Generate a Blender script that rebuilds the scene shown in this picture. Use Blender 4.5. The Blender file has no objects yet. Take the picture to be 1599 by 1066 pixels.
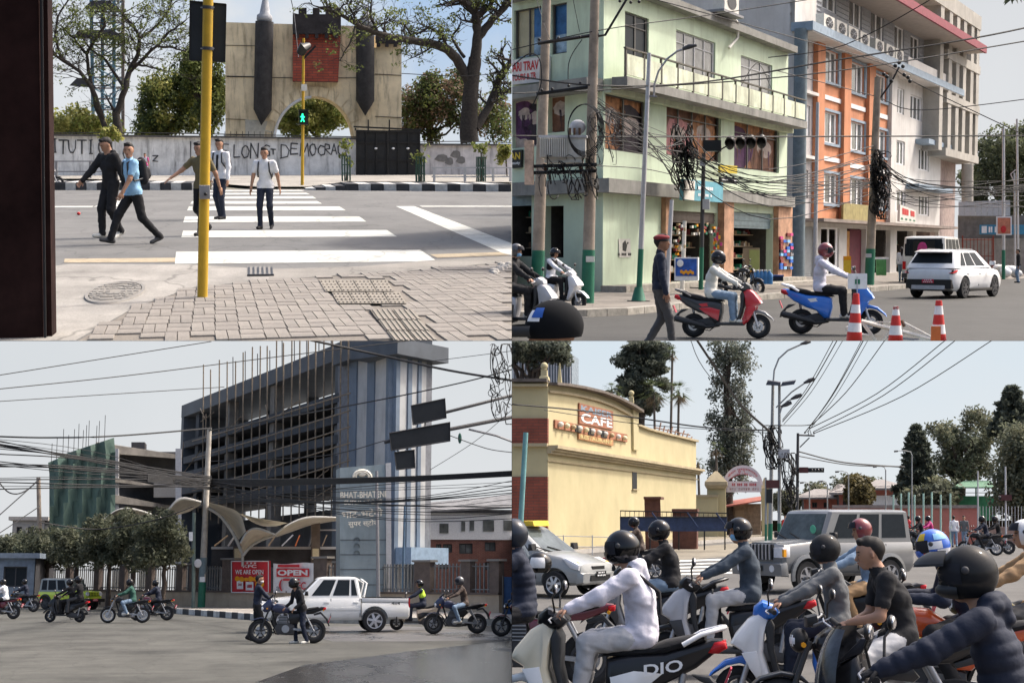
import bpy,bmesh,math,random
import numpy as np
from mathutils import Matrix,Vector
R=math.radians
rnd=random.Random(7)
sc=bpy.context.scene
COL=sc.collection
# camera, sky, sun, exposure
FPX=2200.0
cam_d=bpy.data.cameras.new('camera');cam=bpy.data.objects.new('camera',cam_d);COL.objects.link(cam)
cam_d.sensor_width=36;cam_d.lens=36*FPX/1599;cam_d.clip_start=0.1;cam_d.clip_end=12000
cam.rotation_euler=(R(90),0,0);sc.camera=cam
world=bpy.data.worlds.new('World');sc.world=world;world.use_nodes=True
_n=world.node_tree.nodes;_b=_n['Background']
SUN_EL,SUN_AZ=52,66
_s=_n.new('ShaderNodeTexSky');_s.sky_type='NISHITA';_s.sun_disc=False
_s.sun_elevation=R(SUN_EL);_s.sun_rotation=R(SUN_AZ);_s.air_density=1.0;_s.dust_density=8.0;_s.ozone_density=1.0
world.node_tree.links.new(_s.outputs[0],_b.inputs[0]);_b.inputs[1].default_value=0.15
sun_d=bpy.data.lights.new('sun','SUN');sun=bpy.data.objects.new('sun',sun_d);COL.objects.link(sun)
sun_d.energy=1.75;sun_d.angle=R(4.5);sun_d.color=(1,.96,.91)
_dir=Vector((math.sin(R(SUN_AZ))*math.cos(R(SUN_EL)),math.cos(R(SUN_AZ))*math.cos(R(SUN_EL)),math.sin(R(SUN_EL))))
sun.rotation_euler=_dir.to_track_quat('Z','Y').to_euler()
sc.view_settings.view_transform='Standard';sc.view_settings.look='None'
sc.view_settings.exposure=1.02;sc.view_settings.gamma=1;sc.view_settings.use_curve_mapping=False
# the four street scenes stand on four plots of ground
def V(*a):return Vector(a if len(a)>1 else a[0])
class Plot:
 def __init__(s,cx,hz,H,S,box):
  s.H,s.hz,s.S,s.box=H,hz,S,box
  d=Vector(((cx-799.5)/FPX,1,-(hz-533)/FPX)).normalized()
  a=-d.x/(d.y+d.z*d.z/d.y)
  r=Vector((1,a,a*d.z/d.y)).normalized()
  u=r.cross(d)
  s.R=Matrix((r,d,u)).transposed()
  s.Ri=s.R.transposed()
  s.M=Matrix.Scale(S,4)@s.R.to_4x4()@Matrix.Translation((0,0,-H))
 def ray(s,px,py):
  return s.Ri@Vector(((px-799.5)/FPX,1,-(py-533)/FPX))
 def p(s,px,py,D):
  v=s.ray(px,py);v=v*(D/v.y);v.z+=s.H;return v
 def g(s,px,py,z=0.0):
  v=s.ray(px,py);v=v*(-(s.H-z)/v.z);v.z=z;return v
 def rowD(s,px,py):return s.g(px,py).y
 def gd(s,px,D,z=0):
  py=s.hz+1
  for _ in range(6):
   q=s.p(px,py,D);py+=(q.z-z)*FPX/D
  q=s.p(px,py,D);q.z=z;return q
 def mpp(s,D):return D/FPX
P1=Plot(400,245,1.5,14.0,(-1e6,799,-1e6,531.8))
P2=Plot(1200,390,1.6,7.0,(799.6,1e6,-1e6,531.8))
P3=Plot(400,905,1.65,1.0,(-1e6,799,532.2,1e6))
P4=Plot(1200,803,1.75,1.0,(799.6,1e6,532.2,1e6))
CUR=P1
PLOT_OF={}
def use(p):
 global CUR
 CUR=p
 # materials
_M={}
def lin(c):return tuple((x/12.92 if x<=.04045 else((x+.055)/1.055)**2.4)for x in c)
def mat(key,rgb=None,rough=.75,metal=0,var=.14,vs=3.0,bump=0.0,bs=30,streak=0.0,spec=.4,wear=None,coat=0.0,trans=0):
 k=(key,CUR.S)
 if k in _M:return _M[k]
 m=bpy.data.materials.new(key);m.use_nodes=True;nt=m.node_tree;b=nt.nodes['Principled BSDF']
 b.inputs['Roughness'].default_value=rough;b.inputs['Metallic'].default_value=metal
 b.inputs['Specular IOR Level'].default_value=spec
 b.inputs['Coat Weight'].default_value=coat;b.inputs['Coat Roughness'].default_value=.08
 if trans:b.inputs['Transmission Weight'].default_value=trans
 tc=nt.nodes.new('ShaderNodeTexCoord')
 col=None
 L=nt.links.new
 if var>0:
  nz=nt.nodes.new('ShaderNodeTexNoise');nz.inputs['Scale'].default_value=vs;nz.inputs['Detail'].default_value=6;nz.inputs['Roughness'].default_value=.65
  L(tc.outputs['Object'],nz.inputs['Vector'])
  rp=nt.nodes.new('ShaderNodeValToRGB');rp.color_ramp.elements[0].position=.3;rp.color_ramp.elements[1].position=.7
  lo=[max(0,c*(1-var*1.4))for c in rgb];hi=[min(.95,c*(1+var))for c in rgb]
  rp.color_ramp.elements[0].color=(*lo,1);rp.color_ramp.elements[1].color=(*hi,1)
  L(nz.outputs['Fac'],rp.inputs['Fac']);col=rp.outputs['Color']
  if streak>0:
   mp=nt.nodes.new('ShaderNodeMapping');mp.inputs['Scale'].default_value=(1.1,1.1,.16);L(tc.outputs['Object'],mp.inputs['Vector'])
   n2=nt.nodes.new('ShaderNodeTexNoise');n2.inputs['Scale'].default_value=2.0;n2.inputs['Detail'].default_value=8;n2.inputs['Roughness'].default_value=.7;L(mp.outputs[0],n2.inputs['Vector'])
   r2=nt.nodes.new('ShaderNodeValToRGB');r2.color_ramp.elements[0].position=.50;r2.color_ramp.elements[1].position=.72
   r2.color_ramp.elements[0].color=(0,0,0,1);r2.color_ramp.elements[1].color=(streak,)*3+(1,)
   L(n2.outputs['Fac'],r2.inputs['Fac'])
   mx=nt.nodes.new('ShaderNodeMix');mx.data_type='RGBA';L(r2.outputs['Color'],mx.inputs['Factor']);L(col,mx.inputs['A'])
   mx.inputs['B'].default_value=(*(wear or[c*.25 for c in rgb]),1);col=mx.outputs['Result']
  L(col,b.inputs['Base Color'])
 else:b.inputs['Base Color'].default_value=(*rgb,1)
 if bump>0:
  n3=nt.nodes.new('ShaderNodeTexNoise');n3.inputs['Scale'].default_value=bs;n3.inputs['Detail'].default_value=4;L(tc.outputs['Object'],n3.inputs['Vector'])
  bp=nt.nodes.new('ShaderNodeBump');bp.inputs['Strength'].default_value=min(1,bump);bp.inputs['Distance'].default_value=.02*CUR.S
  L(n3.outputs['Fac'],bp.inputs['Height']);L(bp.outputs[0],b.inputs['Normal'])
 _M[k]=m;return m
def brickmat(key,c1,c2,mortar,scale=1.0,bw=.23,bh=.075,ms=.012,rough=.85,axis='X'):
 k=(key,CUR.S)
 if k in _M:return _M[k]
 m=bpy.data.materials.new(key);m.use_nodes=True;nt=m.node_tree;b=nt.nodes['Principled BSDF'];b.inputs['Roughness'].default_value=rough
 L=nt.links.new
 tc=nt.nodes.new('ShaderNodeTexCoord');sx=nt.nodes.new('ShaderNodeSeparateXYZ');cb=nt.nodes.new('ShaderNodeCombineXYZ')
 L(tc.outputs['Object'],sx.inputs[0])
 ad=nt.nodes.new('ShaderNodeMath');ad.operation='ADD';L(sx.outputs['X'],ad.inputs[0]);L(sx.outputs['Y'],ad.inputs[1])
 L(ad.outputs[0],cb.inputs[0]);L(sx.outputs['Z'],cb.inputs[1])
 br=nt.nodes.new('ShaderNodeTexBrick');L(cb.outputs[0],br.inputs['Vector'])
 br.inputs['Color1'].default_value=(*c1,1);br.inputs['Color2'].default_value=(*c2,1);br.inputs['Mortar'].default_value=(*mortar,1)
 br.inputs['Scale'].default_value=scale;br.inputs['Brick Width'].default_value=bw;br.inputs['Row Height'].default_value=bh;br.inputs['Mortar Size'].default_value=ms
 nz=nt.nodes.new('ShaderNodeTexNoise');nz.inputs['Scale'].default_value=1.5;nz.inputs['Detail'].default_value=6;L(tc.outputs['Object'],nz.inputs['Vector'])
 hs=nt.nodes.new('ShaderNodeHueSaturation');mr=nt.nodes.new('ShaderNodeMapRange');mr.inputs[1].default_value=.3;mr.inputs[2].default_value=.7;mr.inputs[3].default_value=.75;mr.inputs[4].default_value=1.2
 L(nz.outputs['Fac'],mr.inputs[0]);L(mr.outputs[0],hs.inputs['Value']);L(br.outputs['Color'],hs.inputs['Color']);L(hs.outputs[0],b.inputs['Base Color'])
 bp=nt.nodes.new('ShaderNodeBump');bp.inputs['Strength'].default_value=.4;bp.inputs['Distance'].default_value=.01*CUR.S;bp.invert=True
 L(br.outputs['Fac'],bp.inputs['Height']);L(bp.outputs[0],b.inputs['Normal'])
 _M[k]=m;return m
def groundmat(key,rgb,var=.2,rough=.9,cracks=.0,wet=None,scale=.6,tint=None,stain=.22):
 k=(key,CUR.S)
 if k in _M:return _M[k]
 m=bpy.data.materials.new(key);m.use_nodes=True;nt=m.node_tree;b=nt.nodes['Principled BSDF'];L=nt.links.new
 b.inputs['Roughness'].default_value=rough;b.inputs['Specular IOR Level'].default_value=.3
 tc=nt.nodes.new('ShaderNodeTexCoord')
 mp=nt.nodes.new('ShaderNodeMapping');mp.inputs['Scale'].default_value=(1,.35,1);L(tc.outputs['Object'],mp.inputs['Vector'])
 def noise(s,d,src):
  n=nt.nodes.new('ShaderNodeTexNoise');n.inputs['Scale'].default_value=s;n.inputs['Detail'].default_value=d;n.inputs['Roughness'].default_value=.7;L(src,n.inputs['Vector']);return n.outputs['Fac']
 def ramp(f,p0,p1,c0,c1):
  r=nt.nodes.new('ShaderNodeValToRGB');r.color_ramp.elements[0].position=p0;r.color_ramp.elements[1].position=p1
  r.color_ramp.elements[0].color=(*c0,1);r.color_ramp.elements[1].color=(*c1,1);L(f,r.inputs['Fac']);return r.outputs['Color']
 def mix(f,a,bb,mode='MULTIPLY'):
  x=nt.nodes.new('ShaderNodeMix');x.data_type='RGBA';x.blend_type=mode
  if isinstance(f,float):x.inputs['Factor'].default_value=f
  else:L(f,x.inputs['Factor'])
  L(a,x.inputs['A']);L(bb,x.inputs['B']);return x.outputs['Result']
 t=tint or rgb
 c=ramp(noise(scale,8,mp.outputs[0]),.32,.68,[x*(1-var)for x in rgb],[x*(1+var)for x in t])
 c=mix(1.0,c,ramp(noise(45,3,tc.outputs['Object']),.25,.75,(.72,)*3,(1.25,)*3))
 if cracks>0:
  vo=nt.nodes.new('ShaderNodeTexVoronoi');vo.feature='DISTANCE_TO_EDGE';vo.inputs['Scale'].default_value=.55
  nd=nt.nodes.new('ShaderNodeTexNoise');nd.inputs['Scale'].default_value=2.5;L(mp.outputs[0],nd.inputs['Vector'])
  va=nt.nodes.new('ShaderNodeMix');va.data_type='RGBA';va.blend_type='ADD';va.inputs['Factor'].default_value=.7;L(mp.outputs[0],va.inputs['A']);L(nd.outputs['Color'],va.inputs['B'])
  L(va.outputs['Result'],vo.inputs['Vector'])
  c=mix(1.0,c,ramp(vo.outputs['Distance'],.0,.02,(1-cracks,)*3,(1,1,1)))
 c=mix(1.0,c,ramp(noise(scale*.45,9,tc.outputs['Object']),.50,.66,(1,1,1),(1-stain,)*3))
 mp2=nt.nodes.new('ShaderNodeMapping');mp2.inputs['Scale'].default_value=(.05,1.3,1);L(tc.outputs['Object'],mp2.inputs['Vector'])
 c=mix(1.0,c,ramp(noise(1.0,5,mp2.outputs[0]),.45,.75,(1,1,1),(1-stain*.7,)*3))
 L(c,b.inputs['Base Color'])
 if wet is not None:
  b.inputs['Specular IOR Level'].default_value=.7
  f=ramp(noise(.35,6,mp.outputs[0]),wet,wet+.08,(rough,)*3,(.16,)*3);L(f,b.inputs['Roughness'])
 bp=nt.nodes.new('ShaderNodeBump');bp.inputs['Strength'].default_value=.25;bp.inputs['Distance'].default_value=.01*CUR.S
 L(noise(60,4,tc.outputs['Object']),bp.inputs['Height']);L(bp.outputs[0],b.inputs['Normal'])
 _M[k]=m;return m
def skymat(key,lo,hi,z0,z1,clouds=0.0,strength=1.0,cscale=.012):
 m=bpy.data.materials.new(key);m.use_nodes=True;nt=m.node_tree;nt.nodes.remove(nt.nodes['Principled BSDF']);L=nt.links.new
 em=nt.nodes.new('ShaderNodeEmission');em.inputs['Strength'].default_value=strength/2**sc.view_settings.exposure
 tc=nt.nodes.new('ShaderNodeTexCoord');sx=nt.nodes.new('ShaderNodeSeparateXYZ');L(tc.outputs['Object'],sx.inputs[0])
 mr=nt.nodes.new('ShaderNodeMapRange');mr.inputs[1].default_value=z0;mr.inputs[2].default_value=z1;L(sx.outputs['Z'],mr.inputs[0])
 rp=nt.nodes.new('ShaderNodeValToRGB');rp.color_ramp.elements[0].color=(*lo,1);rp.color_ramp.elements[1].color=(*hi,1);L(mr.outputs[0],rp.inputs['Fac'])
 c=rp.outputs['Color']
 nz=nt.nodes.new('ShaderNodeTexNoise');nz.inputs['Scale'].default_value=cscale;nz.inputs['Detail'].default_value=7;nz.inputs['Roughness'].default_value=.55;L(tc.outputs['Object'],nz.inputs['Vector'])
 r2=nt.nodes.new('ShaderNodeValToRGB');r2.color_ramp.elements[0].position=.42;r2.color_ramp.elements[1].position=.62
 r2.color_ramp.elements[0].color=(0,0,0,1);r2.color_ramp.elements[1].color=(clouds,)*3+(1,);L(nz.outputs['Fac'],r2.inputs['Fac'])
 mx=nt.nodes.new('ShaderNodeMix');mx.data_type='RGBA';L(r2.outputs['Color'],mx.inputs['Factor']);L(c,mx.inputs['A']);mx.inputs['B'].default_value=(.78,.8,.82,1)
 L(mx.outputs['Result'],em.inputs[0]);L(em.outputs[0],nt.nodes['Material Output'].inputs[0]);return m
def foliage(m,t=.42):
 nt=m.node_tree;L=nt.links.new;b=nt.nodes['Principled BSDF'];tr=nt.nodes.new('ShaderNodeBsdfTranslucent');mx=nt.nodes.new('ShaderNodeMixShader');mx.inputs[0].default_value=t
 L(b.inputs['Base Color'].links[0].from_socket,tr.inputs[0]);L(b.outputs[0],mx.inputs[1]);L(tr.outputs[0],mx.inputs[2]);L(mx.outputs[0],nt.nodes['Material Output'].inputs[0]);return m
def glow(key,rgb,s):
 k=(key,CUR.S)
 if k in _M:return _M[k]
 m=bpy.data.materials.new(key);m.use_nodes=True;b=m.node_tree.nodes['Principled BSDF'];b.inputs['Base Color'].default_value=(*rgb,1)
 b.inputs['Emission Color'].default_value=(*rgb,1);b.inputs['Emission Strength'].default_value=s;_M[k]=m;return m
def c_(key):
 T=dict(black=((.012,.012,.013),.45,.0),rubber=((.02,.02,.021),.9,.0),dkgrey=((.05,.05,.053),.6,.0),grey=((.22,.22,.23),.6,.0),ltgrey=((.45,.45,.46),.6,.0),white=((.74,.74,.74),.55,.0),offwhite=((.62,.6,.54),.7,.0),chrome=((.6,.6,.62),.2,.9),steel=((.33,.34,.36),.4,.7),alum=((.5,.5,.52),.35,.6),red=((.5,.03,.03),.45,0),darkred=((.2,.03,.03),.6,0),orange=((.62,.17,.05),.6,0),yellow=((.62,.42,.03),.5,0),blue=((.02,.12,.5),.4,0),skyblue=((.22,.45,.68),.6,0),navy=((.012,.017,.034),.8,0),green=((.02,.16,.09),.55,0),teal=((.2,.42,.42),.5,0),lime=((.42,.55,.03),.35,0),tan=((.45,.34,.2),.8,0),brown=((.12,.07,.04),.8,0),skin=((.36,.2,.13),.55,0),skin2=((.27,.14,.085),.55,0),hair=((.012,.010,.009),.7,0),pink=((.5,.05,.2),.7,0),denim=((.17,.24,.33),.85,0),khaki=((.14,.115,.06),.85,0),cloth_white=((.68,.68,.7),.9,0),cloth_black=((.014,.014,.016),.9,0),cloth_grey=((.12,.125,.13),.9,0),cloth_ltgrey=((.42,.42,.43),.9,0),cloth_blue=((.27,.47,.66),.9,0),cloth_lav=((.56,.55,.62),.9,0),jacket=((.045,.06,.08),.85,0),brownj=((.07,.05,.04),.8,0),camel=((.3,.19,.1),.85,0),dkgreen=((.03,.09,.07),.85,0),hivis=((.5,.75,.06),.7,0),glass=((.02,.025,.03),.3,0),visor=((.03,.03,.035),.08,0),redlamp=((.45,.01,.015),.15,0),lamp=((.7,.7,.72),.1,.1),amber=((.7,.3,.02),.2,0),wood=((.3,.22,.14),.8,0),helmet=((.012,.012,.014),.18,0),matte=((.03,.031,.033),.5,0),conc=((.36,.34,.31),.9,0),dkconc=((.2,.19,.175),.9,0),wire=((.015,.015,.016),.7,0),cream=((.66,.58,.38),.8,0),plate=((.5,.03,.06),.5,0))
 v=T[key]
 return mat(key,v[0],rough=v[1],metal=v[2],var=.10,vs=9,spec=.05 if key in('glass','visor')else.35,bump=(.35 if key.startswith('cloth')or key in('navy','denim','khaki','jacket','brownj','camel','dkgreen')else 0),bs=16,coat=.0)
def paint(key,rgb,rough=.3):return mat('paint_'+key,rgb,rough=rough,var=.05,vs=4,coat=.25 if max(rgb)<.05 else.55,spec=.3 if max(rgb)<.05 else.5)
# mesh building
def vnorm(v):
 v=Vector(v);return v.normalized()if v.length>1e-9 else Vector((0,0,1))
class MB:
 def __init__(s):s.v,s.f,s.m=[],[],[];s.mi=0
 def add(s,vs,fs,mi=None):
  b=len(s.v);s.v+=[tuple(v)for v in vs]
  for f in fs:s.f.append([i+b for i in f]);s.m.append(s.mi if mi is None else mi)
  return s
 def poly(s,pts):return s.add(pts,[list(range(len(pts)))])
 def box(s,c,size,rz=0,M=None):
  x,y,z=[d/2 for d in size]
  vs=[Vector((a*x,b*y,e*z))for e in(-1,1)for a,b in((-1,-1),(1,-1),(1,1),(-1,1))]
  if rz:Q=Matrix.Rotation(rz,3,'Z');vs=[Q@v for v in vs]
  if M is not None:vs=[M@v for v in vs]
  c=Vector(c);vs=[v+c for v in vs]
  return s.add(vs,[[3,2,1,0],[4,5,6,7],[0,1,5,4],[1,2,6,5],[2,3,7,6],[3,0,4,7]])
 def hexa(s,a,b):
  vs=list(a)+list(b);n=len(a)
  return s.add(vs,[list(range(n))[::-1],list(range(n,2*n))]+[[i,(i+1)%n,n+(i+1)%n,n+i]for i in range(n)])
 def tube(s,pts,r,n=8,caps=True):
  pts=[Vector(p)for p in pts];k=len(pts)
  rs=r if isinstance(r,(list,tuple))else[r]*k
  t0=vnorm(pts[1]-pts[0]);ref=Vector((0,0,1))if abs(t0.z)<.9 else Vector((1,0,0))
  u=vnorm(t0.cross(ref));vs=[]
  for i in range(k):
   t=vnorm((pts[min(i+1,k-1)]-pts[max(i-1,0)]))
   u=vnorm(u-t*u.dot(t));w=t.cross(u)
   for j in range(n):
    a=2*math.pi*j/n;vs.append(pts[i]+(u*math.cos(a)+w*math.sin(a))*rs[i])
  fs=[[i*n+j,i*n+(j+1)%n,(i+1)*n+(j+1)%n,(i+1)*n+j]for i in range(k-1)for j in range(n)]
  if caps:fs+=[list(range(n))[::-1],list(range((k-1)*n,k*n))]
  return s.add(vs,fs)
 def bar(s,a,b,w,h=None,up=(0,0,1)):
  a,b=Vector(a),Vector(b);t=vnorm(b-a);up=Vector(up)
  if abs(t.dot(up))>.98:up=Vector((1,0,0))
  x=vnorm(t.cross(up));y=x.cross(t);h=h or w
  q=[x*(i*w/2)+y*(j*h/2)for i,j in((-1,-1),(1,-1),(1,1),(-1,1))]
  return s.hexa([a+c for c in q],[b+c for c in q])
 def lathe(s,prof,n=16,M=None,a0=0,a1=None):
  full=a1 is None;a1=2*math.pi if full else a1;m=n if full else n+1;vs=[]
  for r,z in prof:
   for j in range(m):
    a=a0+(a1-a0)*j/n;v=Vector((r*math.cos(a),r*math.sin(a),z));vs.append(M@v if M is not None else v)
  fs=[[i*m+j,i*m+(j+1)%m,(i+1)*m+(j+1)%m,(i+1)*m+j]for i in range(len(prof)-1)for j in range(n if full else n)]
  return s.add(vs,fs)
 def ell(s,c,rad,n=12,m=8,M=None):
  prof=[(math.sin(math.pi*i/m),-math.cos(math.pi*i/m))for i in range(m+1)]
  T=Matrix.Translation(Vector(c))@(M.to_4x4()if M is not None else Matrix())@Matrix.Diagonal((*rad,1))
  prof[0]=(1e-3,-1);prof[-1]=(1e-3,1)
  return s.lathe(prof,n,T)
 def torus(s,c,R_,r,n=24,m=8,axis='Y',sx=1.0):
  c=Vector(c);vs=[]
  for i in range(n):
   a=2*math.pi*i/n
   for j in range(m):
    b=2*math.pi*j/m;q=R_+r*math.cos(b);h=r*sx*math.sin(b)
    p=(q*math.cos(a),h,q*math.sin(a))if axis=='Y' else((q*math.cos(a),q*math.sin(a),h)if axis=='Z' else(h,q*math.cos(a),q*math.sin(a)))
    vs.append(c+Vector(p))
  return s.add(vs,[[i*m+j,i*m+(j+1)%m,((i+1)%n)*m+(j+1)%m,((i+1)%n)*m+j]for i in range(n)for j in range(m)])
 def pillow(s,poly,w,r=.03,y0=0.0,wf=None,steps=2):
  n=len(poly);A=sum(poly[i][0]*poly[(i+1)%n][1]-poly[(i+1)%n][0]*poly[i][1]for i in range(n))
  if A<0:poly=poly[::-1]
  def inset(d):
   out=[]
   for i in range(n):
    p0,p1,p2=Vector(poly[i-1]),Vector(poly[i]),Vector(poly[(i+1)%n])
    e1,e2=(p1-p0).normalized(),(p2-p1).normalized()
    nn=Vector((-e1.y-e2.y,e1.x+e2.x));l=nn.length
    nn=nn/l if l>1e-6 else Vector((-e1.y,e1.x))
    k=min(1.6,1/max(.4,nn.dot(Vector((-e1.y,e1.x)))))
    out.append(p1+nn*d*k)
   return out
  rings=[]
  for i in range(steps+1):
   a=math.pi/2*i/steps;rings.append((-w+r*(1-math.sin(a)),r*(1-math.cos(a)))if False else(-w+r*(1-math.cos(a)),r*(1-math.sin(a))))
  seq=rings+[(-y,d)for y,d in rings[::-1]]
  vs=[]
  for y,d in seq:
   for q in inset(d):
    k=wf(q.x,q.y)if wf else 1
    vs.append((q.x,y0+y*k,q.y))
  fs=[[(i+1)*n+j,(i+1)*n+(j+1)%n,i*n+(j+1)%n,i*n+j]for i in range(len(seq)-1)for j in range(n)]
  fs+=[list(range(n)),list(range((len(seq)-1)*n,len(seq)*n))[::-1]]
  return s.add(vs,fs)
 def mesh(s,name,mats,smooth=None):
  me=bpy.data.meshes.new(name);me.from_pydata(s.v,[],s.f)
  if not isinstance(mats,(list,tuple)):mats=[mats]
  for m in mats:me.materials.append(m)
  if len(mats)>1:me.polygons.foreach_set('material_index',s.m)
  if smooth is not None:
   me.shade_smooth()
   if smooth<180:me.set_sharp_from_angle(angle=R(smooth))
  me.update();return me
def props(o,label=None,cat=None,group=None,kind=None):
 if label:o['label']=label
 if cat:o['category']=cat
 if group:o['group']=group
 if kind:o['kind']=kind
 return o
def thing(name,label,cat,loc=(0,0,0),rz=0,group=None,scale=1.0,M=None):
 o=bpy.data.objects.new(name,None);COL.objects.link(o);o.empty_display_size=.1
 o.matrix_world=CUR.M@(M if M is not None else Matrix.Translation(Vector(loc))@Matrix.Rotation(rz,4,'Z')@Matrix.Scale(scale,4))
 o['_p']=PLOTS.index(CUR)
 return props(o,label,cat,group)
PLOTS=[P1,P2,P3,P4]
def part(name,mb,m,parent,smooth=None,label=None,M=None):
 me=mb if isinstance(mb,bpy.types.Mesh)else mb.mesh(name,m,smooth)
 o=bpy.data.objects.new(name,me);COL.objects.link(o);o.parent=parent
 if M is not None:o.matrix_basis=M
 if label:o['label']=label
 o['_p']=PLOTS.index(CUR)
 return o
def solo(name,mb,m,label=None,cat=None,group=None,kind=None,smooth=None,loc=(0,0,0),rz=0):
 me=mb if isinstance(mb,bpy.types.Mesh)else mb.mesh(name,m,smooth)
 o=bpy.data.objects.new(name,me);COL.objects.link(o)
 o.matrix_world=CUR.M@Matrix.Translation(Vector(loc))@Matrix.Rotation(rz,4,'Z');o['_p']=PLOTS.index(CUR)
 return props(o,label,cat,group,kind)
def struct(name,mb,m,smooth=None):return solo(name,mb,m,kind='structure',smooth=smooth)
def copy_tree(o,parent=None,M=None,label=None):
 c=o.copy();COL.objects.link(c)
 if parent is not None:c.parent=parent
 if M is not None:c.matrix_world=CUR.M@M
 if label:c['label']=label
 for ch in[x for x in o.children]:copy_tree(ch,c)
 return c
def at(loc,rz=0,s=1.0):return Matrix.Translation(Vector(loc))@Matrix.Rotation(rz,4,'Z')@Matrix.Scale(s,4)
def lerp(a,b,t):return Vector(a)*(1-t)+Vector(b)*t
def gpoly(name,px,m,z=.004,kind='structure',label=None,parent=None):
 mb=MB().poly([CUR.g(x,y,z)if z<.05 else CUR.g(x,y)+Vector((0,0,z))for x,y in px])
 a=mb.v;A=sum(a[i][0]*a[(i+1)%len(a)][1]-a[(i+1)%len(a)][0]*a[i][1]for i in range(len(a)))
 if A<0:mb.f[0].reverse()
 if parent:return part(name,mb,m,parent)
 return solo(name,mb,m,kind=kind,label=label)
 # flat fronts seen at an angle
class Facade:
 def __init__(s,p,d):
  s.o=Vector((p[0],p[1],0));s.d=Vector((d[0],d[1],0)).normalized()
  s.n=Vector((s.d.y,-s.d.x,0))
  if s.n.dot(-s.o)<0:s.n=-s.n
 def uv(s,px,py):
  r=CUR.ray(px,py);c=Vector((0,0,CUR.H));t=s.n.dot(s.o-c)/s.n.dot(r);q=c+r*t
  return(q-s.o).dot(s.d),q.z
 def pt(s,u,z,out=0):return s.o+s.d*u+Vector((0,0,z))+s.n*out
 def px(s,px,py,out=0):u,z=s.uv(px,py);return s.pt(u,z,out)
 def uvo(s,px,py,out):
  r=CUR.ray(px,py);c=Vector((0,0,CUR.H));t=s.n.dot(s.o+s.n*out-c)/s.n.dot(r);q=c+r*t;return(q-s.o).dot(s.d),q.z
 def slab(s,mb,u0,u1,z0,z1,a,b):
  mb.hexa([s.pt(u,z,a)for u,z in((u0,z0),(u1,z0),(u1,z1),(u0,z1))],[s.pt(u,z,b)for u,z in((u0,z0),(u1,z0),(u1,z1),(u0,z1))]);return mb
 def quad(s,mb,pts,a,b):
  mb.hexa([s.px(x,y,a)for x,y in pts],[s.px(x,y,b)for x,y in pts]);return mb
 def wall(s,u0,u1,z0,z1,holes,depth=.15,thick=None):
  mb=MB();us=sorted({u0,u1,*[min(max(h[i],u0),u1)for h in holes for i in(0,1)]});zs=sorted({z0,z1,*[min(max(h[i],z0),z1)for h in holes for i in(2,3)]})
  def inh(u,z):return any(h[0]<u<h[1]and h[2]<z<h[3]for h in holes)
  for i in range(len(us)-1):
   for j in range(len(zs)-1):
    if us[i+1]-us[i]<1e-5 or zs[j+1]-zs[j]<1e-5:continue
    if not inh((us[i]+us[i+1])/2,(zs[j]+zs[j+1])/2):
     mb.poly([s.pt(us[i],zs[j]),s.pt(us[i+1],zs[j]),s.pt(us[i+1],zs[j+1]),s.pt(us[i],zs[j+1])])
  for a,b,c,d in holes:
   q=[(a,c),(b,c),(b,d),(a,d)]
   for k in range(4):
    (ua,za),(ub,zb)=q[k],q[(k+1)%4]
    mb.poly([s.pt(ua,za),s.pt(ub,zb),s.pt(ub,zb,-depth),s.pt(ua,za,-depth)])
  return mb
 def window(s,hole,parent,nx=3,ny=1,fm=None,gm=None,depth=.12,fw=None,transom=None,tm=None):
  a,b,c,d=hole;fm=fm or c_('white');gm=gm or c_('glass');fz=fw or.05;fu=fz*s.ku
  mb=MB();o0,o1=-depth,-depth+.05
  s.slab(mb,a,a+fu,c,d,o0,o1);s.slab(mb,b-fu,b,c,d,o0,o1);s.slab(mb,a+fu,b-fu,d-fz,d,o0,o1);s.slab(mb,a+fu,b-fu,c,c+fz,o0,o1)
  zt=d
  if transom:zt=d-(d-c)*transom;s.slab(mb,a+fu,b-fu,zt-fz*.4,zt+fz*.4,o0,o1-.004)
  for i in range(1,nx):
   u=a+(b-a)*i/nx;s.slab(mb,u-fu*.4,u+fu*.4,c+fz,d-fz,o0,o1-.008)
  for j in range(1,ny):
   z=c+(zt-c)*j/ny;s.slab(mb,a+fu,b-fu,z-fz*.35,z+fz*.35,o0,o1-.012)
  w=part('window',mb,fm,parent)
  if gm=='none':return w
  g=MB();s.slab(g,a+fu*.5,b-fu*.5,c+fz*.5,d-fz*.5,o0-.02,o0+.012);part('pane',g,gm,w)
  return w
 ku=1.0
 def hole(s,xl,xr,yt,yb):
  ua,zt=s.uv(xl,yt);_,zb=s.uv(xl,yb);ub,_=s.uv(xr,(yt+yb)/2)
  return(min(ua,ub),max(ua,ub),zb,zt)
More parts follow.
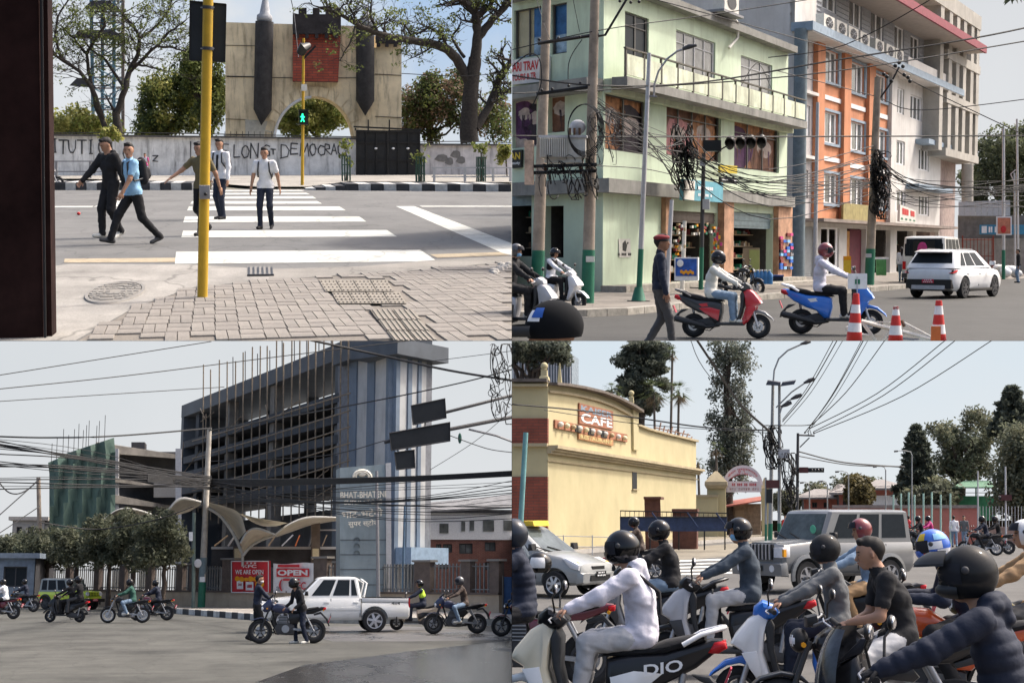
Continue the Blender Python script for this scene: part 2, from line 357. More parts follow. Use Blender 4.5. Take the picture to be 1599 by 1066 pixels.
def lettering(body,quad,parent,m,out=.01,ext=.004,bold=0.0,name='lettering',fit=True):
 """quad: function (a,b) in 0..1 -> point, and its outward normal; the text fills the box."""
 fn,nrm=quad
 cu=bpy.data.curves.new('lettering','FONT');cu.body=body;cu.resolution_u=3;cu.offset=bold
 o=bpy.data.objects.new('tmp',cu);COL.objects.link(o)
 dg=bpy.context.evaluated_depsgraph_get();me=bpy.data.meshes.new_from_object(o.evaluated_get(dg));bpy.data.objects.remove(o);bpy.data.curves.remove(cu)
 n=len(me.vertices)
 if n==0:return None
 co=np.empty(n*3);me.vertices.foreach_get('co',co);co=co.reshape(-1,3)
 lo,hi=co.min(0),co.max(0)
 mb=MB();vs=[]
 for x,y,_ in co:
  vs.append(fn((x-lo[0])/max(1e-6,hi[0]-lo[0]),(y-lo[1])/max(1e-6,hi[1]-lo[1]))+nrm*out)
 fs=[list(p.vertices)for p in me.polygons];bpy.data.meshes.remove(me)
 mb.add(vs,fs)
 return part(name,mb,m,parent)
def fquad(F,tl,tr,br,bl,out=0):
 q=[F.px(*p,out)for p in(tl,tr,br,bl)]
 return(lambda a,b:(q[3]*(1-a)+q[2]*a)*(1-b)+(q[0]*(1-a)+q[1]*a)*b),F.n
def pquad(q):
 q=[Vector(x)for x in q];n=(q[1]-q[0]).cross(q[3]-q[0]).normalized()
 if n.dot(Vector((0,0,CUR.H))-q[0])<0:n=-n
 return(lambda a,b:(q[3]*(1-a)+q[2]*a)*(1-b)+(q[0]*(1-a)+q[1]*a)*b),n
 # cables, poles
def cable(pts,w,label,group=None,sag=0.0,m=None,name='overhead_cable',n=12,cat='cable'):
 """pts (px,py,D) traced through the air; w its width in px"""
 q=[CUR.p(*p)for p in pts];out=[]
 if len(q)==2:
  for i in range(n+1):
   t=i/n;v=lerp(q[0],q[1],t);v.z-=4*sag*t*(1-t);out.append(v)
 else:
  for i in range(len(q)-1):
   p0,p1,p2,p3=q[max(0,i-1)],q[i],q[i+1],q[min(len(q)-1,i+2)]
   for k in range(6):
    t=k/6;out.append(.5*((2*p1)+(p2-p0)*t+(2*p0-5*p1+4*p2-p3)*t*t+(3*p1-p0-3*p2+p3)*t**3))
  out.append(q[-1])
 r=[max(.003,w*.5*v.y/FPX)for v in out]
 return solo(name,MB().tube(out,r,5),m or c_('wire'),label,cat,group,smooth=60)
 # smooth bodies from blended round cones
def surfnets(F,org,cell):
 ins=F<0;nx,ny,nz=F.shape
 cs=[ins[i:nx-1+i,j:ny-1+j,k:nz-1+k]for i in(0,1)for j in(0,1)for k in(0,1)]
 allin=cs[0].copy();anyin=cs[0].copy()
 for c in cs[1:]:allin&=c;anyin|=c
 act=anyin&~allin
 idx=-np.ones(act.shape,int);loc=np.argwhere(act);idx[act]=np.arange(len(loc))
 acc=np.zeros((len(loc),3));cnt=np.zeros(len(loc))
 i,j,k=loc.T
 for ax in range(3):
  for o1 in(0,1):
   for o2 in(0,1):
    off=[0,0,0];oth=[a for a in range(3)if a!=ax];off[oth[0]]=o1;off[oth[1]]=o2
    a=(i+off[0],j+off[1],k+off[2]);e=[0,0,0];e[ax]=1
    b=(a[0]+e[0],a[1]+e[1],a[2]+e[2]);f0,f1=F[a],F[b];m=(f0<0)!=(f1<0)
    t=np.where(m,f0/np.where(m,f0-f1,1),0)
    pt=np.zeros((len(loc),3));pt[:,ax]=t;pt[:,oth[0]]=o1;pt[:,oth[1]]=o2
    acc+=pt*m[:,None];cnt+=m
 V_=(loc+acc/np.maximum(cnt,1)[:,None])*cell+org
 quads=[]
 for ax in range(3):
  oth=[a for a in range(3)if a!=ax];sl0=[slice(None)]*3;sl1=[slice(None)]*3
  sl0[ax]=slice(0,-1);sl1[ax]=slice(1,None)
  ch=ins[tuple(sl0)]!=ins[tuple(sl1)];e=np.argwhere(ch)
  ok=np.ones(len(e),bool)
  for o in oth:ok&=(e[:,o]>0)&(e[:,o]<F.shape[o]-1)
  e=e[ok]
  def cidx(d1,d2):
   q=e.copy();q[:,oth[0]]-=d1;q[:,oth[1]]-=d2;return idx[q[:,0],q[:,1],q[:,2]]
  Q=np.stack([cidx(1,1),cidx(0,1),cidx(0,0),cidx(1,0)],1)
  s0=ins[e[:,0],e[:,1],e[:,2]]
  fl=s0 if ax!=1 else~s0
  Q[~fl]=Q[~fl][:,::-1];quads.append(Q)
 return V_,np.concatenate(quads)
def cone_d(P,a,b,ra,rb,fl=None):
 a=np.array(a,float);b=np.array(b,float);ba=b-a;L=max(ba@ba,1e-9);pa=P-a
 t=np.clip(pa@ba/L,0,1);q=pa-t[...,None]*ba
 if fl is not None:
  ax=np.array(fl[0],float);c=q@ax;q=q+(c*(fl[1]-1))[...,None]*ax
 return np.sqrt((q*q).sum(-1))-(ra+(rb-ra)*t)
def blend_mesh(prims,cell,k=.03):
 """prims: (a,b,ra,rb,mat,flat,k)"""
 A=np.array([[min(p[0][i],p[1][i])-max(p[2],p[3])for i in range(3)]for p in prims]).min(0)-.05
 B=np.array([[max(p[0][i],p[1][i])+max(p[2],p[3])for i in range(3)]for p in prims]).max(0)+.05
 N=np.ceil((B-A)/cell).astype(int)+1
 F=np.full(N,.3)
 ax=[A[i]+cell*np.arange(N[i])for i in range(3)]
 for p in prims:
  kk=p[6]if len(p)>6 and p[6]is not None else k;mg=max(p[2],p[3])+.08
  s=[]
  for i in range(3):
   lo=min(p[0][i],p[1][i])-mg;hi=max(p[0][i],p[1][i])+mg
   s.append(slice(max(0,int((lo-A[i])/cell)),min(N[i],int((hi-A[i])/cell)+2)))
  G=np.stack(np.meshgrid(ax[0][s[0]],ax[1][s[1]],ax[2][s[2]],indexing='ij'),-1)
  d=cone_d(G,p[0],p[1],p[2],p[3],p[5]);f=F[tuple(s)]
  h=np.clip(.5+.5*(f-d)/kk,0,1);F[tuple(s)]=f*(1-h)+d*h-kk*h*(1-h)
 Vs,Q=surfnets(F,A,cell)
 C=Vs[Q].mean(1)
 best=np.full(len(C),9.);mi=np.zeros(len(C),int)
 for p in prims:
  d=cone_d(C,p[0],p[1],p[2],p[3],p[5]);w=d<best;best[w]=d[w];mi[w]=p[4]
 return Vs,Q,mi
def ik(a,c,l1,l2,pole):
 a,c=Vector(a),Vector(c);d=c-a;L=d.length;
 if L>(l1+l2)*.995:c=a+d*((l1+l2)*.995/L);d=c-a;L=d.length
 t=(l1*l1-l2*l2+L*L)/(2*L);h=math.sqrt(max(0,l1*l1-t*t));dn=d/L
 p=Vector(pole);p=p-dn*p.dot(dn);p=vnorm(p)
 return a+dn*t+p*h,c
 # people
def shell(mb,C,f,l,u,rad,p0,p1,t0,t1,n=14,m=8,th=.012,skip=None):
 def pt(p,t,k):
  p,t=R(p),R(t);return C+f*(math.cos(t)*math.cos(p)*(rad[0]+k))+l*(math.cos(t)*math.sin(p)*(rad[1]+k))+u*(math.sin(t)*(rad[2]+k))
 for i in range(n):
  for j in range(m):
   a,b=p0+(p1-p0)*i/n,p0+(p1-p0)*(i+1)/n;c,d=t0+(t1-t0)*j/m,t0+(t1-t0)*(j+1)/m
   if skip and skip((a+b)/2,(c+d)/2):continue
   mb.hexa([pt(a,c,-th),pt(b,c,-th),pt(b,d,-th),pt(a,d,-th)],[pt(a,c,0),pt(b,c,0),pt(b,d,0),pt(a,d,0)])
def smooth_shell(mb,C,f,l,u,rad,p0,p1,t0,t1,n=20,m=10,k=0.0,skip=None):
 idx={};vs=[];fs=[]
 def vid(i,j):
  if(i,j)not in idx:
   p,t=R(p0+(p1-p0)*i/n),R(t0+(t1-t0)*j/m)
   idx[(i,j)]=len(vs);vs.append(C+f*(math.cos(t)*math.cos(p)*(rad[0]+k))+l*(math.cos(t)*math.sin(p)*(rad[1]+k))+u*(math.sin(t)*(rad[2]+k)))
  return idx[(i,j)]
 wrap=abs(p1-p0-360)<1e-6
 for i in range(n):
  for j in range(m):
   a,d=p0+(p1-p0)*(i+.5)/n,t0+(t1-t0)*(j+.5)/m
   a=(a+180)%360-180
   if skip and skip(a,d):continue
   i2=(i+1)%n if wrap else i+1
   fs.append([vid(i,j),vid(i2,j),vid(i2,j+1),vid(i,j+1)])
 return mb.add(vs,fs)
def fingers(mb,W,d,n,curl,side,s=1.0,thumb=True):
 """W wrist, d along the hand, n the way the palm faces; side +1 left hand"""
 d,n=vnorm(d),Vector(n);n=vnorm(n-d*n.dot(d));l=d.cross(n)*side
 mb.ell(W+d*.05*s,(.05*s,.042*s,.017*s),10,6,Matrix((d,l,d.cross(l))).transposed())
 for off,L,r in((-.030,.066,.0088),(-.010,.078,.0095),(.011,.083,.0096),(.031,.073,.0094)):
  p=W+d*.082*s+l*off*s;a=curl*.35;pts=[p-d*.02*s];
  for q in range(4):
   pts.append(p);v=d*math.cos(a)+n*math.sin(a);p=p+v*L*s*(.42,.32,.26,0)[q];a+=curl*.62
  mb.tube(pts,[r*s*.95,r*s,r*s*.95,r*s*.88,r*s*.6],6)
 if thumb:
  b=W+d*.028*s+l*.036*s;v=vnorm(d*.75+l*.6+n*.35);v2=vnorm(d*.9+n*(.2+.5*min(1,curl))+l*.1)
  mb.tube([b-l*.012*s,b,b+v*.036*s,b+v*.036*s+v2*.028*s],[.012*s,.012*s,.0105*s,.007*s],6)
HEADS={}
def person(label,loc=(0,0,0),yaw=0,s=1.0,M=None,pelvis=(0,0,.93),lean=3,twist=0,bend=0,head=(0,0),hands=None,feet=None,toes=(0,0),top='cloth_black',bottom='cloth_black',skin='skin',shoes='cloth_black',hair='hair',sleeve=1.0,gear=None,hcol='helmet',palm=None,curl=(.35,.35),knees=None,elbows=None,cell=.02,group=None,hood=False,loose=1.0,gloves=False,longhair=False,mask=None,vest=None,face=True,female=False,visor='visor',peak=False,skirt=False,cat='person',bag=None,hem=-.06,quilt=False):
 root=thing('person',label,cat,loc,yaw,group,s,M)
 X,Y,Z=Vector((1,0,0)),Vector((0,1,0)),Vector((0,0,1))
 P=Vector(pelvis);t=Vector((math.sin(R(lean)),0,math.cos(R(lean))));t2=Vector((math.sin(R(lean+bend)),0,math.cos(R(lean+bend))))
 Q=Matrix.Rotation(R(twist),3,'Z');Ls=Q@Y;fw=vnorm(Q@Vector((t2.z,0,-t2.x)))
 C=P+t*.27;N=C+t2*.235
 sw=.165 if female else.185
 S=[N-t2*.045+Ls*sw,N-t2*.045-Ls*sw]
 up=vnorm(t2*.5+Z*.5);hf=Matrix.Rotation(R(twist+head[0]),3,'Z')@X;hf=vnorm(hf*math.cos(R(head[1]))+Z*math.sin(R(head[1])))
 hu=vnorm(Z-hf*hf.dot(Z));hu=vnorm(hu*.92+up*.08);hl=hu.cross(hf)
 HC=N+up*.155+hf*.03
 hands=hands or(Vector((.05,.24,.72)),Vector((.05,-.24,.72)))
 feet=feet or(Vector((0,.1,0)),Vector((0,-.1,0)))
 pr=[]
 def co(a,b,ra,rb,m,fl=None,k=None):pr.append((tuple(a),tuple(b),ra,rb,m,(tuple(fl[0]),fl[1])if fl else None,k))
 SH,PA,SK,SO,HD,VE=0,1,2,3,4,5
 lo=loose
 co(P+Y*.07,P-Y*.07,.112,.112,PA,(X,1.12));co(P+t*.06,C,.122*lo,.128*lo,SH,(fw,1.25))
 ves=VE if vest else SH
 co(C+Ls*.055+t2*.04,C+t2*.12+Ls*.075,.118*lo,.112,ves,(fw,1.2));co(C-Ls*.055+t2*.04,C+t2*.12-Ls*.075,.118*lo,.112,ves,(fw,1.2))
 co(N-t2*.06+Ls*.12,N-t2*.06-Ls*.12,.07,.07,ves);co(P+t*.0,P+t*.14,.118*lo,.12*lo,SH,(fw,1.2))
 co(N-t2*.03,HC-hu*.05-hf*.02,.056,.052,SK)
 co(HC+hu*.035-hf*.022,HC+hu*.03+hf*.012,.088,.085,SK,(hl,1.12));co(HC-hu*.03+hf*.02,HC-hu*.075+hf*.05,.066,.036,SK,(hl,1.05))
 co(HC+hu*.012+hf*.088,HC-hu*.022+hf*.107,.010,.0145,SK,None,.012);co(HC-hu*.052+hf*.083,HC-hu*.056+hf*.085,.018,.018,SK,None,.012)
 for e in(1,-1):co(HC+hl*e*.078-hf*.012+hu*.012,HC+hl*e*.083-hf*.015-hu*.02,.014,.011,SK,None,.012)
 if hood:co(N+t2*.01-fw*.06+Ls*.07,N+t2*.01-fw*.06-Ls*.07,.06,.06,SH);co(N-fw*.085,N-fw*.10-t2*.08,.065,.04,SH)
 elif not female:co(N+t2*.02+fw*.0,N+t2*.035,.064,.058,SH,None,.015)
 hm=MB();ends=[]
 for i,sd in((0,1),(1,-1)):
  ep=(elbows[i]if elbows else(-.5,.35*sd,-.6));E,W=ik(S[i],hands[i],.285,.255,ep)
  ua=.056*lo**1.3
  if sleeve>=1:co(S[i],E,ua+.004,.05*lo**1.5,SH);co(E,W,.05*lo**1.5,.037*lo**1.2,SH)
  else:
   mid=lerp(S[i],E,.62);co(S[i],mid,ua+.008,.055*lo,SH);co(mid,E,.043,.040,SK);co(E,W,.040,.029,SK)
  d=vnorm(W-E);n=palm[i]if palm else(Vector((0,-sd,.1))if hands[i][2]<P.z else Vector((.15,0,-1)))
  co(W+d*.0,W+d*.055,.03,.03,SO if gloves else SK,(vnorm(Vector(n)-d*Vector(n).dot(d)),1.7),.015)
  hm.mi=SO if gloves else SK
  fingers(hm,W,d,n,curl[i]*1.0,sd);ends.append(W)
 for i,sd in((0,1),(1,-1)):
  Hj=P+Y*sd*.085-Z*.02;A=Vector(feet[i])+Z*.085;kp=knees[i]if knees else(1,.12*sd,.25)
  K,A=ik(Hj,A,.43,.42,kp)
  co(Hj,K,.092*(.5+.5*lo),.066*lo,PA);co(K,A-Z*.01+(A-K)*0,.064*lo,.05*lo,PA)
  ta=R(toes[i]);dv=Vector((math.cos(ta),0,math.sin(ta)));dv=Matrix.Rotation(R(8*sd),3,'Z')@dv
  h0=A-Z*.045-dv*.045;co(h0,h0+dv*.205-Z*.012,.042,.034,SO,(Y,1.05));co(A,A-Z*.03,.045,.045,SO)
 if skirt:co(P-Z*.02,(feet[0]+feet[1])/2+Z*.35,.13,.2,PA)
 if bag:bag(co,dict(N=N,C=C,P=P,t=t,t2=t2,fw=fw,L=Ls,S=S))
 vs,q,mi=blend_mesh(pr,cell)
 tri=vs[q];fn=np.cross(tri[:,2]-tri[:,0],tri[:,3]-tri[:,1]);vn=np.zeros_like(vs);sk=np.zeros(len(vs))
 for c in range(4):np.add.at(vn,q[:,c],fn);np.maximum.at(sk,q[:,c],((mi==SK)|(mi==SO))*1.0)
 vn/=np.linalg.norm(vn,axis=1)[:,None]+1e-9;ph=len(label)*1.7;w=vs@np.array([[31.,17,-23],[-14,37,29],[47,-33,41],[9,52,-61]]).T+np.array([ph,ph*2,ph*3,ph*5])
 fd=np.sin(w[:,0]+1.3*np.sin(w[:,1]))*.55+np.sin(w[:,2]+np.sin(w[:,0]))*.4+(1-np.abs(np.sin(w[:,3]*.6+np.sin(w[:,1]))))*.5
 if quilt:
  ax=np.array(t);hh=(vs-np.array(P))@ax;rr=np.linalg.norm(vs-np.array(P)-np.outer(hh,ax),axis=1);ds=np.minimum(*[np.linalg.norm(vs-np.array(x),axis=1)for x in S])
  fd=fd*.35+(np.abs(np.sin(np.where(rr<.2,hh,ds)*math.pi/.068))-.6)*1.25
 vs=vs-np.sign((vn*(vs-vs.mean(0))).sum())*-1*vn*(fd*(.0045*loose**1.5)*(1-sk))[:,None]
 fc=vs[q].mean(1)-np.array(P);hh=fc@np.array(t);rr=np.linalg.norm(fc[:,:2]-np.outer(hh,np.array(t)[:2]),axis=1)<.2
 mi=np.where((mi==PA)&(hh>hem)&rr,SH,np.where((mi==SH)&(hh<hem)&rr&(hh>-.2),PA,mi))
 mb=MB();mb.v=[tuple(v)for v in vs];mb.f=q.tolist();mb.m=mi.tolist()
 b=len(mb.v);mb.v+=hm.v;mb.f+=[[i+b for i in f]for f in hm.f];mb.m+=hm.m
 mats=[c_(top),c_(bottom),c_(skin),c_(shoes),c_('black'),c_(vest or top)]
 part('body',mb,mats,root,70)
 O=lambda x:Vector(x)
 if gear in(None,'beret','cap','open','topi'):
  if face:
   eb=MB()
   for e in(1,-1):eb.ell(HC+hl*e*.033+hu*.012+hf*.083,(.006,.013,.0055),8,5,Matrix((hf,hl,hu)).transposed())
   part('eye',eb,c_('black'),root,60)
   br=MB()
   for e in(1,-1):br.bar(HC+hl*e*.016+hu*.033+hf*.092,HC+hl*e*.052+hu*.034+hf*.078,.008,.008)
   part('eyebrow',br,c_('hair'),root)
   if not mask:part('mouth',MB().ell(HC-hu*.048+hf*.1,(.006,.021,.005),8,5,Matrix((hf,hl,hu)).transposed()),c_('darkred'),root,60)
  if mask:
   mm=MB();smooth_shell(mm,HC-hu*.035+hf*.012,hf,hl,hu,(.098,.074,.058),-80,80,-60,55,10,6);part('face_mask',mm,c_(mask),root,180)
 if gear in(None,'beret','cap','topi')and hair:
  hp=[(tuple(HC+hu*.05-hf*.036),tuple(HC+hu*.068-hf*.008),.090,.080,0,(tuple(hl),1.1),None),(tuple(HC-hf*.055+hu*.02),tuple(HC-hf*.05-hu*.025),.064,.046,0,None,None),(tuple(HC+hu*.108+hf*.055+hl*.03),tuple(HC+hu*.112+hf*.05-hl*.035),.026,.028,0,None,.02)]
  if longhair:hp+=[(tuple(HC-hf*.07),tuple(HC-hf*.1-hu*.3),.075,.05,0,None,None)]
  a,qq,_=blend_mesh(hp,min(cell,.016));h=MB();h.v=[tuple(v)for v in a];h.f=qq.tolist()
  part('hair',h,c_(hair),root,180)
 if gear in('full','open'):
  h=MB();hc=HC+hu*.03-hf*.005;rad=(.142,.122,.142)
  if gear=='full':
   smooth_shell(h,hc,hf,hl,hu,rad,-180,180,-58,89.9,28,16);smooth_shell(h,hc,hf,hl,hu,rad,-180,180,-58,80,28,12,-.02)
   smooth_shell(h,hc-hu*.035+hf*.03,hf,hl,hu,(.125,.1,.1),-80,80,-62,5,14,6)
  else:
   smooth_shell(h,hc,hf,hl,hu,rad,-180,180,-48,89.9,30,16,0,lambda p,t:abs(p)<66 and t<12);smooth_shell(h,hc,hf,hl,hu,rad,-180,180,-48,80,30,14,-.022,lambda p,t:abs(p)<66 and t<12)
  ho=part('helmet',h,paint('helmet_'+hcol,HCOL[hcol][0],HCOL[hcol][1]),root,180)
  v=MB()
  if gear=='full':smooth_shell(v,hc,hf,hl,hu,rad,-72,72,-20,22,14,6,.005);smooth_shell(v,hc,hf,hl,hu,rad,-72,72,-20,22,14,6,.001)
  else:smooth_shell(v,hc+hf*.01,hf,hl,hu,rad,-62,62,12,44,12,5,.012)
  part('visor',v,c_(visor),ho,180)
  if hcol=='bluer':
   for a0,a1,b0,b1,cc in((25,60,18,50,'yellow'),(70,120,-10,15,'white'),(-60,-20,30,60,'yellow'),(30,70,-40,-12,'red'),(-70,-30,-40,-12,'red'),(95,150,20,45,'skyblue'),(100,160,-30,-12,'white')):
    dm=MB();smooth_shell(dm,hc,hf,hl,hu,rad,a0,a1,b0,b1,8,5,.003);part('decal',dm,c_(cc),ho,180)
  tr=MB()
  for e in(1,-1):tr.ell(hc+hl*e*.122+hu*.02+hf*.02,(.02,.01,.02),10,6,Matrix((hf,hl,hu)).transposed())
  part('hinge',tr,c_('dkgrey'),ho,60)
  if peak:
   cb=MB();smooth_shell(cb,hc+hf*.06-hu*.075,hf,hl,hu,(.115,.095,.05),-85,85,-70,70,14,8);part('chin_bar',cb,c_('matte'),ho,180);gg=MB();smooth_shell(gg,hc+hf*.02+hu*.005,hf,hl,hu,(.135,.112,.1),-55,55,-22,24,12,5);part('goggles',gg,c_('visor'),ho,180)
   pk=MB();smooth_shell(pk,hc+hf*.07+hu*.01,hf,hl,hu,(.215,.12,.125),-75,75,22,60,14,5);smooth_shell(pk,hc+hf*.07,hf,hl,hu,(.215,.12,.125),-75,75,22,58,14,5)
   part('peak',pk,c_('matte'),ho,180)
 if gear=='beret':
  h=MB().ell(HC+hu*.085-hf*.012,(.125,.112,.05),20,10,Matrix((hf,hl,hu)).transposed());h.torus((0,0,0),.001,.001,3,3);
  bm_=part('beret',h,c_('darkred_b'),root,180)
  part('band',MB().lathe([(.098,.03),(.1,.05),(.098,.065)],20,Matrix.Translation(HC)@Matrix((hf,hl,hu)).transposed().to_4x4()),c_('black'),bm_,180)
 if gear=='topi':
  part('cap',MB().lathe([(.001,.15),(.07,.15),(.096,.12),(.1,.06)],18,Matrix.Translation(HC-hf*.02)@Matrix((hf,hl,hu)).transposed().to_4x4()),c_('navy'),root,60)
 root['hx']=0
 return root,dict(N=N,C=C,P=P,t=t,t2=t2,fw=fw,L=Ls,S=S,HC=HC,hf=hf,hl=hl,hu=hu,W=ends)
HCOL=dict(helmet=((.007,.007,.008),.12),matte=((.009,.009,.010),.8),grey=((.05,.05,.055),.4),maroon=((.16,.02,.025),.3),bluer=((.03,.12,.5),.25),white=((.6,.6,.6),.3),red=((.35,.02,.03),.3),dark2=((.02,.025,.035),.3))
_c0=c_
def c_(key):
 if key=='darkred_b':return mat('beret_felt',(.2,.03,.035),rough=.9,var=.15,vs=20)
 return _c0(key)
def backpack(label,M,info,col='cloth_black',group=None):
 r=thing('backpack',label,'backpack',M=M,group=group)
 C,t2,fw,L,S=info['C'],info['t2'],info['fw'],info['L'],info['S']
 b=C+t2*.06-fw*.19
 Q=Matrix((fw,L,t2)).transposed()
 p,q,_=blend_mesh([(tuple(b+t2*.1),tuple(b-t2*.14),.11,.12,0,(tuple(fw),1.5),None),(tuple(b-fw*.07-t2*.1),tuple(b-fw*.07-t2*.02),.07,.06,0,None,None)],.02)
 m=MB();m.v=[tuple(v)for v in p];m.f=q.tolist();part('bag',m,c_(col),r,180)
 for sd in(1,-1):
  o=L*sd*.11
  part('strap',MB().tube([b+t2*.16+o*.8+fw*.04,C+t2*.235+o,C+t2*.2+o+fw*.09,C+t2*.02+o*1.15+fw*.115,C-t2*.1+o*1.35+fw*.02,b-t2*.14+o*.9+fw*.05],.017,6),c_('dkgrey'),r,60)
 return r
 # two-wheelers (x forward, y left)
def wheel(parent,x,z,r,tr,spokes=5,wm='alum',disc=True,width=1.0,wire=False):
 w=part('wheel',MB().tube([(x,-.09,z),(x,.09,z)],.035,10),c_('steel'),parent,60)
 t=MB().torus((x,0,z),r-tr,tr,28,10,'Y',1.0*width);part('tyre',t,c_('rubber'),w,180)
 m=MB().torus((x,0,z),r-tr*1.9,tr*.5,28,6,'Y',1.6)
 if wire:
  for i in range(18):a=math.pi*2*i/18;m.bar((x,(.03 if i%2 else-.03),z),(x+math.cos(a)*(r-tr*2),0,z+math.sin(a)*(r-tr*2)),.006)
 else:
  for i in range(spokes):a=math.pi*2*i/spokes+.3;m.bar((x,0,z),(x+math.cos(a)*(r-tr*1.9),0,z+math.sin(a)*(r-tr*1.9)),.03,.03)
 part('rim',m,c_(wm),w,50)
 if disc:part('brake_disc',MB().lathe([(.05,0),(r*.42,0),(r*.42,.006),(.05,.006)],20,Matrix.Translation((x,-.055,z))@Matrix.Rotation(R(90),4,'X')),c_('alum'),w,30)
 return w
def numplate(parent,c,tilt,w=.2,h=.14,col='plate',facing=-1):
 M=Matrix.Translation(Vector(c))@Matrix.Rotation(R(tilt),4,'Y')
 m=MB();m.box((0,0,0),(.012,w,h));m.v=[tuple(M@Vector(v))for v in m.v]
 p=part('number_plate',m,c_(col),parent)
 g=MB()
 for k,zz in((4,.03),(5,-.028)):
  for i in range(k):g.box((facing*.008,(i-(k-1)/2)*w*.17,zz),(.004,w*.08 if i%2 else w*.11,h*.24))
 g.v=[tuple(M@Vector(v))for v in g.v];part('lettering',g,c_('white'),p)
def mirror(parent,base,tip,m='black'):
 d=part('mirror',MB().tube([base,lerp(base,tip,.6)+Vector((.02,0,.02)),tip],.008,6),c_('black'),parent,60)
 h=MB();T=Vector(tip);h.ell(T+Vector((0,0,.03)),(.022,.06,.042),12,8);part('mirror_head',h,c_(m),d,180)
 part('mirror_glass',MB().ell(T+Vector((-.012,0,.03)),(.014,.052,.036),12,6),c_('chrome'),d,180)
def scooter(label,M,body='red',body2='dkgrey',front=None,group=None,tail='dkgrey',name='scooter',graphic=None,beak=True,lamp_on_bar=False,mud=None,plate='plate',rim='dkgrey'):
 r=thing(name,label,'scooter',M=M,group=group)
 B=paint(body,SC[body]);B2=paint(body2,SC[body2]);F=paint(front or body,SC[front or body]);MU=paint(mud or body,SC[mud or body]);K=c_('matte')
 wheel(r,.63,.235,.235,.05,5,rim);wheel(r,-.62,.235,.235,.055,5,rim)
 part('front_fender',MB().pillow([(.36,.38),(.44,.50),(.60,.56),(.76,.52),(.90,.40),(.93,.34),(.85,.40),(.74,.47),(.62,.495),(.5,.46),(.42,.38)],.075,.02,wf=None),MU,r,40)
 fk=MB()
 for e in(1,-1):fk.tube([(.63,e*.085,.235),(.53,e*.075,.55),(.50,e*.06,.66)],.018,8);fk.tube([(.63,e*.085,.235),(.55,e*.08,.48)],.026,8)
 part('fork',fk,c_('alum'),r,60)
 tw=lambda x,z:.78 if z>.85 else(1.0 if z>.5 else.85)
 part('front_apron',MB().pillow([(.34,.90),(.44,.96),(.54,.90),(.66,.76),(.70,.68),(.60,.62),(.54,.50),(.47,.36),(.38,.27),(.28,.25),(.27,.31),(.34,.40),(.40,.60),(.38,.78)],.19,.05,wf=tw),F,r,45)
 part('inner_shield',MB().pillow([(.33,.92),(.38,.84),(.36,.62),(.30,.40),(.22,.30),(.2,.33),(.26,.44),(.30,.62),(.29,.84)],.165,.02),K,r,45)
 if beak:
  part('headlight',MB().pillow([(.55,.88),(.66,.755),(.705,.685),(.69,.67),(.60,.70),(.53,.82)],.125,.03,wf=lambda x,z:1.05-.9*max(0,x-.62)),c_('lamp'),r,50)
  for e in(1,-1):part('side_panel',MB().pillow([(.46,.62),(.60,.60),(.53,.46),(.44,.34),(.42,.44)],.012,.008,y0=e*.185),B2,r,40)
  for e in(1,-1):part('turn_signal',MB().pillow([(.52,.72),(.62,.70),(.66,.68),(.60,.66),(.52,.66)],.012,.008,y0=e*.165),c_('lamp'),r,40)
 part('handlebar_cover',MB().pillow([(.24,.97),(.30,1.05),(.40,1.08),(.48,1.02),(.49,.95),(.42,.90),(.3,.91)],.17,.05,wf=lambda x,z:1.0 if x<.4 else.75),B,r,45)
 if lamp_on_bar:part('headlight',MB().ell((.485,0,.985),(.03,.09,.06),14,8),c_('lamp'),r,180)
 part('dash',MB().pillow([(.24,.98),(.30,1.06),(.33,1.06),(.27,.97)],.09,.015),c_('black'),r,40)
 hb=MB()
 for e in(1,-1):hb.tube([(.36,e*.12,.99),(.33,e*.25,1.0),(.29,e*.36,.985)],.014,8)
 part('handlebar',hb,c_('steel'),r,60)
 for e in(1,-1):part('grip',MB().tube([(.325,e*.245,1.0),(.288,e*.37,.985)],.022,10),c_('rubber'),r,60);part('lever',MB().tube([(.36,e*.2,1.0),(.37,e*.3,.99),(.34,e*.38,.975)],.007,6),c_('alum'),r,60)
 for e in(1,-1):mirror(r,(.34,e*.16,1.04),(.32,e*.3,1.2))
 part('floorboard',MB().pillow([(-.18,.25),(.36,.25),(.36,.31),(-.16,.31)],.17,.03),K,r,40)
 bw=lambda x,z:max(.35,min(1,(x+1.25)/.75))*(1 if z>.45 else.9)
 part('rear_body',MB().pillow([(-.10,.30),(-.05,.50),(-.06,.68),(-.2,.71),(-.52,.73),(-.88,.84),(-.97,.84),(-.94,.76),(-.76,.62),(-.52,.50),(-.34,.44),(-.2,.30)],.175,.05,wf=bw),B,r,45)
 for e in(1,-1):part('side_panel',MB().pillow([(-.12,.34),(-.09,.55),(-.28,.60),(-.5,.58),(-.38,.48),(-.24,.40)],.012,.008,y0=e*.165),B2,r,40)
 if graphic:
  for e in(1,-1):part('decal',MB().poly([(x,e*(.172+.02*(x<-.4)*0),z)for x,z in[(-.5,.66),(-.34,.68),(-.2,.64),(-.3,.62),(-.44,.6)]]),paint(graphic,SC[graphic]),r)
 part('seat',MB().pillow([(-.02,.70),(-.06,.765),(-.2,.775),(-.42,.785),(-.52,.825),(-.74,.87),(-.84,.875),(-.84,.83),(-.52,.725),(-.2,.70)],.145,.045,wf=lambda x,z:.72 if x>-.1 else(1 if x>-.6 else.82)),c_('cloth_black'),r,60)
 gr=MB()
 for e in(1,-1):gr.tube([(-.66,e*.155,.80),(-.8,e*.15,.88),(-.96,e*.07,.925),(-.985,0,.93)],.02,8)
 part('grab_rail',gr,paint(tail,SC[tail]),r,60)
